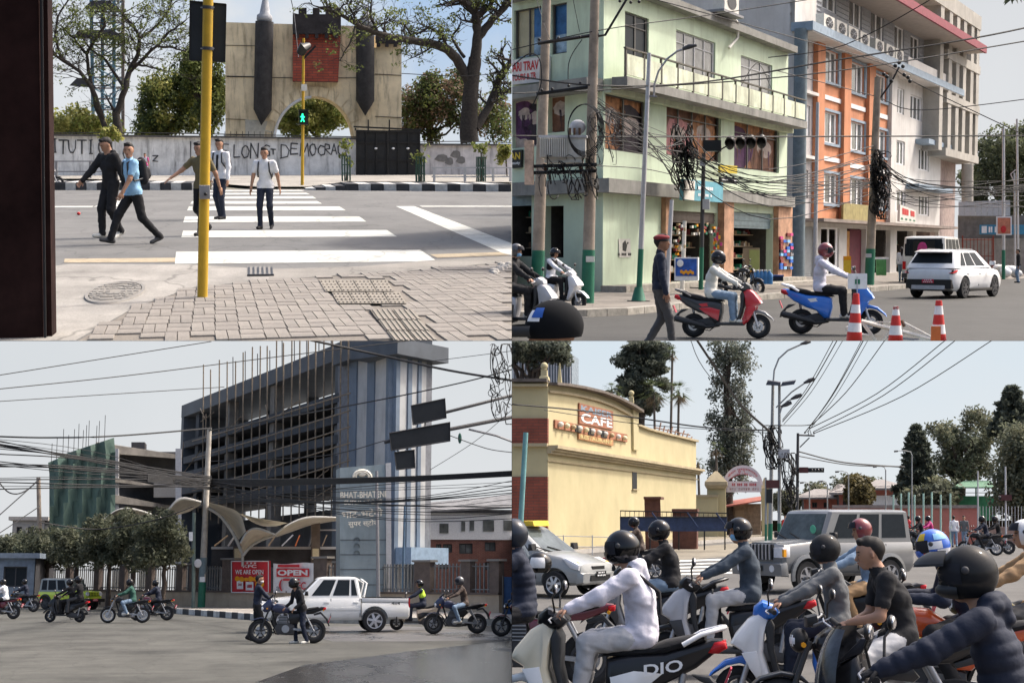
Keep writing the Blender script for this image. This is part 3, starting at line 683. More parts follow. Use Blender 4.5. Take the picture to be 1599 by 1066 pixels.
 part('tail_light',MB().pillow([(-.90,.82),(-.99,.83),(-1.0,.77),(-.93,.73),(-.84,.73)],.10,.03),c_('redlamp'),r,50)
 part('rear_fender',MB().pillow([(-.72,.56),(-.86,.55),(-1.0,.40),(-1.02,.30),(-.97,.32),(-.90,.46),(-.78,.52)],.07,.015),K,r,40)
 numplate(r,(-1.0,0,.55),-22,.17,.15,plate)
 part('engine',MB().pillow([(-.12,.22),(-.10,.36),(-.3,.40),(-.62,.33),(-.72,.25),(-.62,.16),(-.3,.18)],.10,.03,y0=.03),c_('dkgrey'),r,40)
 mf=MB().tube([(-.16,-.12,.24),(-.36,-.16,.22),(-.42,-.165,.25),(-.92,-.175,.37),(-.96,-.175,.385)],[.018,.02,.05,.06,.045],12);part('muffler',mf,c_('matte'),r,50)
 part('shock_absorber',MB().tube([(-.6,.11,.27),(-.66,.1,.58)],.028,8),c_('red' if body=='red' else 'steel'),r,60)
 part('stand',MB().tube([(-.2,.1,.23),(-.34,.16,.13),(-.42,.16,.14)],.012,6),c_('black'),r,60)
 return r
SC=dict(red=(.48,.02,.03),dkgrey=(.04,.04,.043),blue=(.02,.16,.6),white=(.72,.72,.72),cream=(.62,.56,.42),silver=(.4,.4,.42),black=(.012,.012,.014),grey=(.16,.16,.17),tan=(.42,.35,.27),bluedk=(.015,.03,.15),orange=(.6,.09,.02),maroon=(.13,.015,.03),yellow=(.6,.42,.02),green=(.02,.1,.05),navyb=(.012,.018,.06))
def motorcycle(label,M,tank='black',tail='black',group=None,retro=False,fairing=False,rim='dkgrey',plate='plate',lampdark=False,seatcol='cloth_black'):
 r=thing('motorcycle',label,'motorcycle',M=M,group=group)
 T=paint(tank,SC[tank]);TL=paint(tail,SC[tail])
 wheel(r,.68,.30,.30,.052,5,'chrome' if retro else rim,True,1,retro);wheel(r,-.64,.30,.30,.062,5,'chrome' if retro else rim,True,1,retro)
 fk=MB()
 for e in(1,-1):fk.tube([(.68,e*.09,.30),(.46,e*.09,.88)],.022,8);fk.tube([(.68,e*.09,.30),(.6,e*.09,.5)],.03,8)
 part('fork',fk,c_('alum' if retro else 'matte'),r,60)
 part('front_fender',MB().pillow([(.42,.52),(.52,.62),(.68,.645),(.84,.6),(.93,.52),(.84,.57),(.68,.615),(.53,.58)],.065,.012),T,r,40)
 part('fuel_tank',MB().pillow([(-.06,.76),(-.02,.88),(.12,.97),(.3,.98),(.40,.90),(.42,.82),(.3,.75),(.1,.73)],.15,.07,wf=lambda x,z:.7 if x<0 else 1,steps=3),T,r,60)
 part('frame',MB().tube([(.42,0,.86),(.3,0,.5),(.22,.0,.3),(-.12,0,.26),(-.22,0,.5),(-.26,0,.74),(.38,0,.80)],.025,8),c_('black'),r,60)
 e_=MB().pillow([(-.16,.22),(.26,.22),(.33,.36),(.26,.5),(.2,.68),(.02,.70),(-.02,.5),(-.16,.46)],.12,.03)
 en=part('engine',e_,c_('dkgrey'),r,40)
 fn=MB()
 for i in range(5):fn.box((.13,0,.51+i*.038),(.22,.27,.012))
 part('cooling_fins',fn,c_('steel'),en);part('crankcase_cover',MB().tube([(.06,-.145,.36),(.06,.145,.36)],.095,18),c_('steel'),en,40)
 part('seat',MB().pillow([(.02,.76),(-.05,.81),(-.25,.80),(-.42,.82),(-.5,.87),(-.74,.90),(-.78,.86),(-.5,.78),(-.2,.74)],.13,.045,wf=lambda x,z:.7 if x>-.08 else 1),c_(seatcol),r,60)
 part('side_panel',MB().pillow([(-.04,.48),(0,.72),(-.26,.74),(-.36,.62),(-.2,.48)],.13,.03),TL,r,45)
 part('tail_panel',MB().pillow([(-.26,.70),(-.28,.78),(-.55,.82),(-.82,.90),(-.92,.89),(-.86,.82),(-.6,.72)],.11,.03,wf=lambda x,z:max(.45,min(1,(x+1.15)/.6))),TL,r,45)
 part('tail_light',MB().pillow([(-.86,.87),(-.94,.88),(-.93,.82),(-.86,.81)],.07,.02),c_('redlamp'),r,50)
 part('rear_fender',MB().pillow([(-.62,.72),(-.8,.78),(-.98,.6),(-1.03,.42),(-1.0,.42),(-.93,.58),(-.8,.72),(-.64,.68)],.075,.01),c_('matte'),r,40)
 numplate(r,(-1.02,0,.58),-20,.19,.16,plate)
 if fairing:part('cowl',MB().pillow([(.36,.92),(.42,1.12),(.52,1.06),(.66,.92),(.68,.84),(.58,.76),(.46,.78)],.13,.05,wf=lambda x,z:1-.5*max(0,x-.45)/.2),T,r,50);part('windscreen',MB().pillow([(.40,1.12),(.36,1.2),(.40,1.2),(.53,1.07)],.1,.015),c_('visor'),r,40)
 part('headlight',MB().ell((.63 if fairing else.56,0,.86 if fairing else.88),(.045,.085,.07),16,10),c_('lamp'),r,180)
 if not fairing:part('headlight_housing',MB().ell((.53,0,.88),(.075,.1,.095),16,10),c_('black'),r,180)
 for e in(1,-1):
  part('turn_signal',MB().tube([(.52,e*.1,.86),(.52,e*.17,.86),(.52,e*.2,.86)],[.008,.02,.02],8),c_('amber'),r,50)
  part('rear_turn_signal',MB().tube([(-.86,e*.07,.82),(-.87,e*.14,.81),(-.87,e*.17,.81)],[.008,.02,.02],8),c_('amber'),r,50)
 part('handlebar',MB().tube([(.28,.38,1.02),(.32,.24,1.06),(.42,.1,1.0),(.43,0,.99),(.42,-.1,1.0),(.32,-.24,1.06),(.28,-.38,1.02)],.013,8),c_('steel'),r,60)
 for e in(1,-1):
  part('grip',MB().tube([(.315,e*.26,1.055),(.28,e*.39,1.02)],.021,10),c_('rubber'),r,60);part('lever',MB().tube([(.37,e*.2,1.06),(.38,e*.3,1.04),(.34,e*.39,1.01)],.007,6),c_('alum'),r,60)
  mirror(r,(.34,e*.2,1.06),(.32,e*.34,1.22))
 part('exhaust',MB().tube([(.27,-.1,.46),(.36,-.12,.34),(.3,-.14,.24),(-.1,-.15,.22),(-.3,-.16,.27),(-.78,-.19,.40),(-.82,-.19,.41)],[.022,.024,.024,.026,.05,.055,.04],10),c_('chrome' if retro else 'matte'),r,50)
 part('instrument_cluster',MB().pillow([(.38,1.0),(.40,1.08),(.48,1.06),(.48,.98)],.09,.02),c_('black'),r,40)
 ch=MB()
 for e in(1,-1):ch.tube([(-.64,e*.11,.30),(-.42,e*.12,.72)],.025,8);ch.bar((-.64,e*.1,.30),(-.1,e*.1,.36),.04,.05)
 part('swingarm',ch,c_('steel'),r,60)
 for e in(1,-1):part('footrest',MB().tube([(-.06,e*.12,.3),(-.06,e*.22,.3)],.013,6),c_('black'),r,60)
 return r
SCOOT=dict(pelvis=(-.27,0,.875),hands=(Vector((.30,.30,1.03)),Vector((.30,-.30,1.03))),feet=(Vector((.16,.12,.31)),Vector((.16,-.12,.31))),lean=6,bend=8,palm=((.2,0,-1),(.2,0,-1)),curl=(1.7,1.7),knees=((1,.25,.6),(1,-.25,.6)),elbows=((-.4,.5,-.7),(-.4,-.5,-.7)))
MOTO=dict(pelvis=(-.27,0,.885),hands=(Vector((.27,.33,1.07)),Vector((.27,-.33,1.07))),feet=(Vector((-.06,.2,.32)),Vector((-.06,-.2,.32))),lean=10,bend=8,palm=((.2,0,-1),(.2,0,-1)),curl=(1.7,1.7),knees=((1,.5,.5),(1,-.5,.5)),elbows=((-.4,.5,-.6),(-.4,-.5,-.6)))
def riding(kind,**kw):d=dict(kind);d.update(kw);return d
# cars (x forward, y left)
def car_wheel(parent,x,y,r,w=.2,spokes=6,rimcol='alum',steel=False):
 sd=1 if y>0 else-1
 wh=part('wheel',MB().tube([(x,y-sd*w*.5,r),(x,y+sd*w*.42,r)],r*.5,16),c_('dkgrey'),parent,40)
 prof=[(r*.62,-w/2),(r*.93,-w/2),(r,-w*.33),(r,w*.33),(r*.93,w/2),(r*.62,w/2)]
 T=Matrix.Translation((x,y,r))@Matrix.Rotation(R(90),4,'X')
 part('tyre',MB().lathe(prof,28,T),c_('rubber'),wh,40)
 m=MB().lathe([(r*.62,-w*.4),(r*.66,-w*.52),(r*.6,-w*.5),(r*.58,-w*.2)]if sd>0 else[(r*.62,w*.4),(r*.66,w*.52),(r*.6,w*.5),(r*.58,w*.2)],28,T)
 yo=y+sd*w*.47
 for i in range(spokes):
  a=2*math.pi*i/spokes+.2;m.bar((x+math.cos(a)*r*.1,yo,r+math.sin(a)*r*.1),(x+math.cos(a)*r*.62,yo-sd*.01,r+math.sin(a)*r*.62),r*.2,.03,up=(0,1,0))
 m.ell((x,yo,r),(r*.16,.02,r*.16),12,6)
 part('rim',m,c_(rimcol),wh,40)
def loft_body(st,nseg=None):
 """st: list of (x, zbottom, ztop, halfwidth, crown)"""
 mb=MB();vs=[];k=None
 for x,z0,z1,w,cr in st:
  h=z1-z0
  prof=[(0,z0),(w*.86,z0),(w*.96,z0+h*.12),(w,z0+h*.35),(w*.995,z0+h*.62),(w*.96,z1-h*.10),(w*.9,z1-h*.015),(w*.6,z1+cr*.6),(0,z1+cr)]
  ring=prof+[(-y,z)for y,z in prof[-2:0:-1]];k=len(ring);vs+=[(x,y,z)for y,z in ring]
 fs=[[i*k+j,i*k+(j+1)%k,(i+1)*k+(j+1)%k,(i+1)*k+j]for i in range(len(st)-1)for j in range(k)]
 fs+=[list(range(k))[::-1],list(range((len(st)-1)*k,len(st)*k))]
 return mb.add(vs,fs)
def cut_arches(me,centres,r,w_in,W):
 """cuts open wheel arches out of a car body"""
 o=bpy.data.objects.new('tmp',me);COL.objects.link(o);cs=[]
 for x,z in centres:
  for e in(1,-1):
   m=MB().tube([(x,e*(W-w_in),z),(x,e*(W+.3),z)],r,24).mesh('c',[]);bm=bmesh.new();bm.from_mesh(m);bmesh.ops.recalc_face_normals(bm,faces=bm.faces);bm.to_mesh(m);bm.free()
   c=bpy.data.objects.new('tmpc',m);COL.objects.link(c);cs.append(c)
   md=o.modifiers.new('b','BOOLEAN');md.object=c;md.operation='DIFFERENCE';md.solver='EXACT'
 dg=bpy.context.evaluated_depsgraph_get();res=bpy.data.meshes.new_from_object(o.evaluated_get(dg))
 for c in cs:bpy.data.objects.remove(c)
 bpy.data.objects.remove(o);return res
def car(label,cat,M,name,spec,group=None):
 r=thing(name,label,cat,M=M,group=group);S=spec;P=paint(S['paint'][0],S['paint'][1],S.get('prough',.28))
 mb=loft_body(S['st']);me=mb.mesh('body',P);bm=bmesh.new();bm.from_mesh(me);bmesh.ops.recalc_face_normals(bm,faces=bm.faces);bm.to_mesh(me);bm.free()
 W=S['W'];wr=S['wr'];xs=S['wx']
 me=cut_arches(me,[(x,wr+.02)for x in xs],wr+.055,.27,W);me.shade_smooth();me.set_sharp_from_angle(angle=R(32))
 me.materials.clear();me.materials.append(P)
 body=part('body',me,None,r)
 for x in xs:
  for e in(1,-1):car_wheel(r,x,e*(W-.10),wr,.21,S.get('spokes',6),S.get('rim','alum'))
 if S.get('flare'):
  for x in xs:
   for e in(1,-1):
    f=MB();n=14
    for i in range(n):
     a,b=R(-12+204*i/n),R(-12+204*(i+1)/n);q=[]
     for an in(a,b):
      for rr in(wr+.05,wr+.13):q.append((x+math.cos(an)*rr,wr+.02+math.sin(an)*rr))
     f.hexa([(q[0][0],e*(W-.03),q[0][1]),(q[1][0],e*(W-.03),q[1][1]),(q[3][0],e*(W-.03),q[3][1]),(q[2][0],e*(W-.03),q[2][1])],[(q[0][0],e*(W+.035),q[0][1]),(q[1][0],e*(W+.02),q[1][1]),(q[3][0],e*(W+.02),q[3][1]),(q[2][0],e*(W+.035),q[2][1])])
    part('wheel_arch',f,c_('matte')if S['flare']is True else P,r)
 g=S['cab'];xb0,xb1,xr0,xr1,zb,zr,wb,wt=g
 nb=6
 def ring(x0,x1,w,z,cut):
  return[(x0,w-cut,z),(x0-.0,0,z+0),(x0,-(w-cut),z),(x0-cut,-w,z),(x1+cut,-w,z),(x1,-(w-cut),z),(x1,0,z),(x1,w-cut,z),(x1+cut,w,z),(x0-cut,w,z)]
 levels=[ring(xb0,xb1,wb,zb-.06,.06),ring(xr0,xr1,wt,zr-.05,.07),ring(xr0-.06,xr1+.06,wt-.05,zr-.012,.09),ring(xr0-.25,xr1+.25,wt-.22,zr+.012,.12)]
 k=10;vs=[p for l in levels for p in l];fs=[[i*k+j,i*k+(j+1)%k,(i+1)*k+(j+1)%k,(i+1)*k+j]for i in range(3)for j in range(k)]+[list(range(3*k,4*k))]
 rf=part('roof',MB().add(vs,fs),paint(S['roof'][0],S['roof'][1])if 'roof' in S else P,r,40)
 G=c_('glass')
 zt,z0=zr-.05,zb-.06
 def side(s,tt,e,o=.006):
  b=lerp((xb0-.06,wb,z0),(xb1+.06,wb,z0),s);t_=lerp((xr0-.07,wt,zt),(xr1+.07,wt,zt),s);q=lerp(b,t_,tt);q.y+=o;q.y*=e;return q
 for e in(1,-1):
  for a0,a1,b0,b1 in S['sidewin']:
   q=[(a0,.14),(a1,.14),(b1,.93),(b0,.93)]
   part('side_window',MB().hexa([side(s,t_,e,-.01)for s,t_ in q],[side(s,t_,e,.007)for s,t_ in q]),G,r)
 def end(x0,x1,b0,tt,o):
  z=z0+(zt-z0)*tt;x=x0+(x1-x0)*tt+o;w=(wb+(wt-wb)*tt)-.09;return[(x,w,z),(x,-w,z)]
 for nm,x0,x1,o in(('windscreen',xb0,xr0,.008),('rear_window',xb1,xr1,-.008)):
  lo=S.get('rw',.16)if nm=='rear_window' else.12
  a,b=end(x0,x1,0,lo,o),end(x0,x1,0,.94,o);a2,b2=end(x0,x1,0,lo,-o),end(x0,x1,0,.94,-o)
  w=part(nm,MB().hexa([a[0],a[1],b[1],b[0]],[a2[0],a2[1],b2[1],b2[0]]),G if nm=='rear_window' else mat('windscreen_glass',(.085,.10,.10),rough=.1,var=.4,vs=2,spec=.2),r)
  if nm=='windscreen':
   for yy in(.1,-.35):part('wiper',MB().bar(Vector(end(x0,x1,0,.1,.03)[0])*1+Vector((0,-wb+yy+.1,0)),Vector(end(x0,x1,0,.3,.03)[0])+Vector((0,-wb+yy-.3,0)),.02),c_('black'),w)
 for e in(1,-1):
  xm=xb0-.25;m=part('wing_mirror',MB().pillow([(xm-.06,zb+.03),(xm+.06,zb+.03),(xm+.04,zb+.17),(xm-.05,zb+.17)],.1,.03,y0=e*(W+.09)),P if S.get('mirrorpaint')else c_('black'),r,50)
  for i,xd in enumerate(S['doors'][:-1]):
   xe=S['doors'][i+1];zl,zh=S['doorz']
   ln=MB()
   for xx in(xd,xe):ln.bar((xx,e*(W*.985+.004),zl),(xx,e*(W*.955+.006),zh),.014,.014)
   part('door_seam',ln,c_('black'),r)
   part('door_handle',MB().box((xe+.14,e*(W*.975+.012),zh-.13),(.16,.03,.03)),P if S.get('handlepaint')else c_('black'),r)
 if S.get('extra'):S['extra'](r,S,P)
 return r
def lampbox(nm,parent,c,size,m,sm=40):
 x,y,z=size;b=MB().pillow([(-x/2,-z/2),(x/2,-z/2),(x/2,z/2),(-x/2,z/2)],y/2,min(size)*.3,y0=0);b.v=[(v[0]+c[0],v[1]+c[1],v[2]+c[2])for v in b.v]
 return part(nm,b,m,parent,sm)
 # trees
def leafmat(key,rgb,var=.45):
 k=(key,CUR.S)
 if k in _M:return _M[k]
 m=foliage(mat(key,rgb,rough=.6,var=var,vs=.8,spec=.2));return m
def leaves(cl,per,size,seed=1,squash=1.0,droop=0.0,aspect=1.7,up=.3):
 """cl: list of (centre, radius); gives leaf quads scattered in each clump"""
 g=np.random.default_rng(seed);c=np.array([tuple(p)for p,_ in cl]);r=np.array([q for _,q in cl]);n=len(cl)*per
 ci=np.repeat(np.arange(len(cl)),per);d=g.normal(size=(n,3));d/=np.linalg.norm(d,axis=1)[:,None]+1e-9
 p=c[ci]+d*(r[ci]*g.random(n)**.45)[:,None]*np.array([1,1,squash]);p[:,2]-=droop*g.random(n)*r[ci]
 nr=d*.5+g.normal(size=(n,3))*.7;nr[:,2]+=up;nr/=np.linalg.norm(nr,axis=1)[:,None]+1e-9
 a=np.cross(nr,g.normal(size=(n,3)));a/=np.linalg.norm(a,axis=1)[:,None]+1e-9;b=np.cross(nr,a)
 s=size*(.6+.8*g.random(n))[:,None];a*=s*aspect/2;b*=s/2
 v=np.stack([p-a,p-b,p+a,p+b],1).reshape(-1,3)
 return v,np.arange(n*4).reshape(-1,4),ci
def leafpart(name,parent,cl,per,size,cols,seed=1,**kw):
 v,f,ci=leaves(cl,per,size,seed,**kw);g=np.random.default_rng(seed+5)
 me=bpy.data.meshes.new(name);me.vertices.add(len(v));me.vertices.foreach_set('co',v.ravel());me.loops.add(f.size);me.loops.foreach_set('vertex_index',f.ravel());me.polygons.add(len(f))
 me.polygons.foreach_set('loop_start',np.arange(0,f.size,4));me.polygons.foreach_set('loop_total',np.full(len(f),4))
 for m in cols:me.materials.append(m)
 pick=g.integers(0,len(cols),len(cl));mi=np.where(g.random(len(f))<.7,pick[ci],g.integers(0,len(cols),len(f)));me.polygons.foreach_set('material_index',mi.astype(np.int32));me.update(calc_edges=True)
 return part(name,me,None,parent)
def in_ell(c,rad,n,seed,shellk=.5,flat=0):
 g=random.Random(seed);out=[]
 while len(out)<n:
  v=Vector((g.uniform(-1,1),g.uniform(-1,1),g.uniform(-1,1)))
  if shellk<v.length<1:out.append(Vector(c)+Vector((v.x*rad[0],v.y*rad[1],v.z*rad[2])))
 return out
def bough(mb,p,q,r0,r1,wob,g,n=5,sides=6):
 pts=[];
 for i in range(n+1):
  t=i/n;v=lerp(p,q,t);k=wob*math.sin(math.pi*t)
  pts.append(v+Vector((g.uniform(-k,k),g.uniform(-k,k),g.uniform(-k,k)*.6)))
 mb.tube(pts,[r0+(r1-r0)*i/n for i in range(n+1)],sides,False);return pts
def twigs(mb,p,d,L,r,depth,g,spread=.7,tips=None,k=3):
 if depth==0 or r<.001:
  if tips is not None:tips.append(p)
  return
 q=p+d*L;pts=[p,lerp(p,q,.5)+Vector((g.uniform(-1,1),g.uniform(-1,1),g.uniform(-1,1)))*L*.08,q]
 mb.tube(pts,[r,r*.8,r*.62],5 if r>.02 else 4,False)
 if tips is not None and depth<=2:tips.append(q)
 for i in range(k if depth>1 else 2):
  nd=vnorm(d+Vector((g.uniform(-1,1),g.uniform(-1,1)*.8,g.uniform(-.7,1)))*spread)
  twigs(mb,lerp(p,q,g.uniform(.55,1)),nd,L*g.uniform(.6,.85),r*.6,depth-1,g,spread,tips,k)
def tree(label,base,trunk_h,r,ells,cols,leaf=.25,per=60,ncl=60,clr=.8,seed=1,group=None,name='tree',bark='bark',limbs=10,lean=(0,0),shellk=.35,cat='tree',**kw):
 g=random.Random(seed);root=thing(name,label,cat,base,group=group)
 B=mat('bark_'+bark,dict(bark=(.06,.045,.035),pale=(.13,.11,.09),dark=(.03,.024,.02))[bark],rough=.95,var=.35,vs=6,bump=.6,bs=14)
 top=Vector((lean[0],lean[1],trunk_h));m=MB();pts=bough(m,Vector((0,0,-.05)),top,r,r*.6,r*.5,g,5,9)
 part('trunk',m,B,root,80)
 lm=MB();cl=[]
 for i,(c,rad)in enumerate(ells):
  cs=in_ell(c,rad,max(3,int(ncl*rad[0]*rad[2]/sum(e[1][0]*e[1][2]for e in ells))),seed*31+i,shellk);cl+=[(p,clr*g.uniform(.7,1.25))for p in cs]
  for p in cs[:max(2,limbs//len(ells))]:bough(lm,top*g.uniform(.75,1),p,r*.38,r*.06,.18*(p-top).length*.5,g,5,6)
 part('branch',lm,B,root,80)
 leafpart('crown',root,cl,per,leaf,cols,seed,**kw)
 return root
 # plot 1: crossing in front of the castle gateway
use(P1);p1=P1
def rect(x0,y0,x1,y1,D):return[CUR.p(x0,y0,D),CUR.p(x1,y0,D),CUR.p(x1,y1,D),CUR.p(x0,y1,D)]
def slabpx(mb,pts,D,th,D2=None):
 a=[CUR.p(x,y,D)for x,y in pts];mb.hexa(a,[v+Vector((0,th,0))for v in a]);return mb
def skywall(x0,x1,y0,y1,D,m,n=12,curve=.0):
 mb=MB();vs=[]
 for i in range(n+1):
  t=i/n;x=x0+(x1-x0)*t;d=D*(1-curve*(2*t-1)**2)
  vs+=[CUR.p(x,y1,d),CUR.p(x,y0,d)]
 mb.add(vs,[[2*i,2*i+2,2*i+3,2*i+1]for i in range(n)]);return struct('sky',mb,m)
skywall(-260,799,-260,262,300,skymat('sky_blue_with_clouds',(.62,.70,.80),(.40,.57,.82),0,40,.9,1.0,.022))
asph1=groundmat('asphalt_dusty',(.145,.143,.136),.18,.85,.25)
conc1=groundmat('concrete_patch',(.27,.255,.23),.25,.92,.45,scale=1.4)
earth1=groundmat('park_earth',(.16,.15,.11),.3,.95)
struct('ground',MB().poly([(-60,9,-.03),(60,9,-.03),(60,330,-.03),(-60,330,-.03)]),earth1)
gpoly('road',[(-120,531.9),(-120,296),(400,296),(799,299),(799,531.9)],asph1,0)
conc_px=[(-60,531.5),(-60,432),(110,412),(300,413),(420,420),(420,436),(300,449),(210,480),(118,531.5)]
gpoly('concrete_apron',conc_px,conc1,.004)
gpoly('pavement_edge_strip',[(420,420),(560,416),(690,405),(799,400),(799,408),(640,423),(420,437)],groundmat('kerb_concrete',(.24,.225,.2),.2,.9,.3),.006)
wpaint=groundmat('road_paint_white',(.50,.50,.455),.12,.8,.35,scale=3)
ypaint=groundmat('road_paint_yellow',(.36,.295,.2),.2,.8,.3,scale=3)
for q in([(275,393),(656,390),(683,408),(273,412)],[(286,360),(604,359),(620,369.5),(283,370.5)],[(289,338),(561,338),(572,346),(286,347)],[(295,322.5),(530,322.5),(540,328.5),(292,328.5)],[(300,314),(495,314),(503,318),(297,318.3)],[(305,307),(488,306.5),(494,310),(303,310.3)],[(308,301.5),(478,301),(484,303.5),(306,304)],[(312,297.2),(470,297),(475,298.7),(310,298.9)]):
 gpoly('zebra_stripe',q,wpaint,.005)
for q in([(618,322),(647,322),(799,380),(799,399),(782,394)],[(655,321.3),(799,321.3),(799,323),(659,323)],[(60,322),(146,321.5),(144,323.5),(60,323.8)],[(146,323),(182,323),(206,304),(194,304)]):
 gpoly('lane_marking',q,wpaint,.005)
for q in([(101,404),(275,402.5),(273,409),(100,410)],[(671,397),(799,393),(799,398.5),(683,402.5)]):gpoly('edge_line',q,ypaint,.0045)
gpoly('drain_recess',[(386,416),(424,416.5),(428,430),(387,431)],c_('dkconc'),.008)
dg_=thing('drain_grate','small dark broken drain cover at the pavement edge by the crossing','drain cover',p1.g(407,424))
o=p1.g(407,424)
m=MB()
for i in range(6):a,b=p1.g(389+i*7,417,.012),p1.g(389+i*7.2,429.5,.012);m.bar(a-o,b-o,.022,.008)
part('bar',m,c_('black'),dg_);part('rim',MB().bar(p1.g(386,430,.015)-o,p1.g(428,429.5,.015)-o,.05,.03),c_('dkgrey'),dg_)
pv=struct('pavement',MB().poly([p1.g(x,y,.008)for x,y in[(122,531.9),(210,481),(300,450),(420,437.5),(640,424),(799,409),(799,531.9)]]),groundmat('paver_joints',(.185,.165,.14),.2,.95))
pm=[groundmat('paver_'+str(i),c,.12,.9,0,scale=2)for i,c in enumerate([(.228,.208,.184),(.24,.219,.193),(.214,.196,.174)])]
edge=[(122,531.9),(210,481),(300,450),(420,437.5),(640,424),(799,409)]
def inpave(x,y):
 v=P1.Ri@Vector((0,0,1));q=P1.R@Vector((x,y,-P1.H));px=799.5+FPX*q.x/q.y;py=533-FPX*q.z/q.y
 if py>531 or px>797 or px<118:return None
 for(xa,ya),(xb,yb)in zip(edge,edge[1:]):
  if xa<=px<=xb:return(px,py)if py>ya+(yb-ya)*(px-xa)/(xb-xa)+1.5 else None
 return None
unit=[MB().hexa([(-.5,-.5,-.02),(.5,-.5,-.02),(.5,.5,-.02),(-.5,.5,-.02)],[(-.49,-.49,.004),(.49,-.49,.004),(.49,.49,.004),(-.49,.49,.004)]).mesh('paver',x)for x in pm]
A_=R(5);u_=.205;st_=3.1;cand=[]
for i in range(-40,60):
 for j in range(-5,60):
  for k in range(2):
   v=(i+j)%2
   cx,cy=(i+.5,j+(.25+.5*k))if v else(i+.25+.5*k,j+.5)
   sx,sy=(1,.5)if v else(.5,1)
   x0,y0=(cx-4)*u_,cy*u_*st_+10.5;x=x0*math.cos(A_)-y0*math.sin(A_)*.33+1.2;y=y0+x0*math.sin(A_)*1.2
   q=inpave(x,y)
   if q:cand.append((y,x,sx*u_-.006,sy*u_*st_-.022,rnd.randrange(3),q))
cand.sort(key=lambda c:c[0]);rest=MB()
tact=lambda q:(436<q[1]<474 and 492+(q[1]-436)*1.0<q[0]<612+(q[1]-436)*1.1)or(q[1]>481 and 574+(q[1]-481)*.8<q[0]<648+(q[1]-481)*.8)
n_=0
for y,x,sx,sy,mi,q in cand:
 if tact(q):continue
 rot=A_*1.0;dz=.02+rnd.uniform(-.0015,.0015)
 if n_<296:
  o=bpy.data.objects.new('paver',unit[mi]);COL.objects.link(o);o.parent=pv;o['_p']=0;n_+=1
  o.matrix_basis=Matrix.Translation((x,y,dz))@Matrix.Rotation(rot*.6,4,'Z')@Matrix.Diagonal((sx,sy,1,1))
 else:
  rest.box((x,y,dz),(sx,sy,.024),rot*.6)
if rest.v:props(part('far_pavers',rest,pm[0],pv),kind='stuff')
tm_=groundmat('tactile_tile',(.235,.212,.178),.12,.9,0)
tt=MB();td=MB()
for r_ in range(2):
 for c in range(4):
  a=[(498+c*27+r_*20,437+r_*19),(523+c*27+r_*20,437+r_*19),(534+c*27+r_*20,454.5+r_*19),(508+c*27+r_*20,454.5+r_*19)]
  t=part('tactile_tile',MB().hexa([p1.g(x,y,.01)for x,y in a],[p1.g(x,y,.035)for x,y in a]),tm_,pv)
  d=MB()
  for i in range(4):
   for j in range(4):
    u,w=(i+.5)/4,(j+.5)/4;x=(a[0][0]*(1-u)+a[1][0]*u)*(1-w)+(a[3][0]*(1-u)+a[2][0]*u)*w;y=a[0][1]*(1-w)+a[3][1]*w
    v=p1.g(x,y,.04);d.ell(v,(.013,.04,.009),6,4)
  part('stud',d,tm_,t,180)
for r_ in range(3):
 y0=483+r_*17;y1=y0+15.5;k=r_*13
 for c in range(2):
  a=[(578+k+c*34,y0),(610+k+c*34,y0),(622+k+c*36,y1),(589+k+c*35,y1)]
  a=[(x,min(y,531))for x,y in a]
  t=part('tactile_tile',MB().hexa([p1.g(x,y,.01)for x,y in a],[p1.g(x,y,.035)for x,y in a]),tm_,pv);d=MB()
  for i in range(4):
   u=(i+.5)/4;d.bar(lerp(p1.g(*a[0],.038),p1.g(*a[1],.038),u),lerp(p1.g(*a[3],.038),p1.g(*a[2],.038),u),.016,.012)
  part('ridge',d,tm_,t)
mh=thing('manhole_cover','round concrete manhole cover set in the cracked apron','manhole cover',p1.g(181,457))
D0=p1.g(181,457).y;kx=38*D0/FPX;ky=(p1.g(181,442).y-p1.g(181,473).y)/2
S_=Matrix.Diagonal((kx,ky,1,1))
part('cover',MB().lathe([(.001,.018),(.93,.018),(.95,.006)],32,S_),groundmat('manhole_concrete',(.23,.215,.19),.2,.9),mh,40)
part('ring',MB().lathe([(.97,.004),(.97,.022),(1.08,.022),(1.1,.004)],32,S_),c_('dkconc'),mh,40)
d=MB()
for rr,n in((.3,8),(.55,14),(.8,20)):
 for i in range(n):a=2*math.pi*i/n;d.box((math.cos(a)*rr*kx,math.sin(a)*rr*ky,.02),(.05,.14,.01),a)
part('tread',d,c_('dkconc'),mh)['kind']='stuff'
rb=MB()
g_=random.Random(3)
for i in range(46):
 t=g_.random();x=770+29*t+g_.uniform(-6,0);y=425-14*t+g_.uniform(0,8);v=p1.g(min(x,797),y);s_=g_.uniform(.02,.07);rb.ell(v+Vector((0,0,s_*.4)),(s_,s_*1.4,s_*.7),6,4)
solo('rubble',rb,c_('conc'),kind='stuff')
fp=[(-60,283.5),(120,282),(310,287.5),(400,295.5),(478,295.5),(545,286.5),(799,288),(799,274),(-60,273)]
gpoly('footpath',fp,groundmat('footpath_concrete',(.3,.28,.245),.2,.9,.2),.12)
kb=struct('kerb',MB().poly([p1.g(x,y,.01)for x,y in[(310,296.5),(478,296.5),(478,295.6),(310,295.6)]]),c_('conc'))
kc=[mat('kerb_black',(.05,.05,.052),var=.3),mat('kerb_white',(.5,.49,.46),var=.25)]
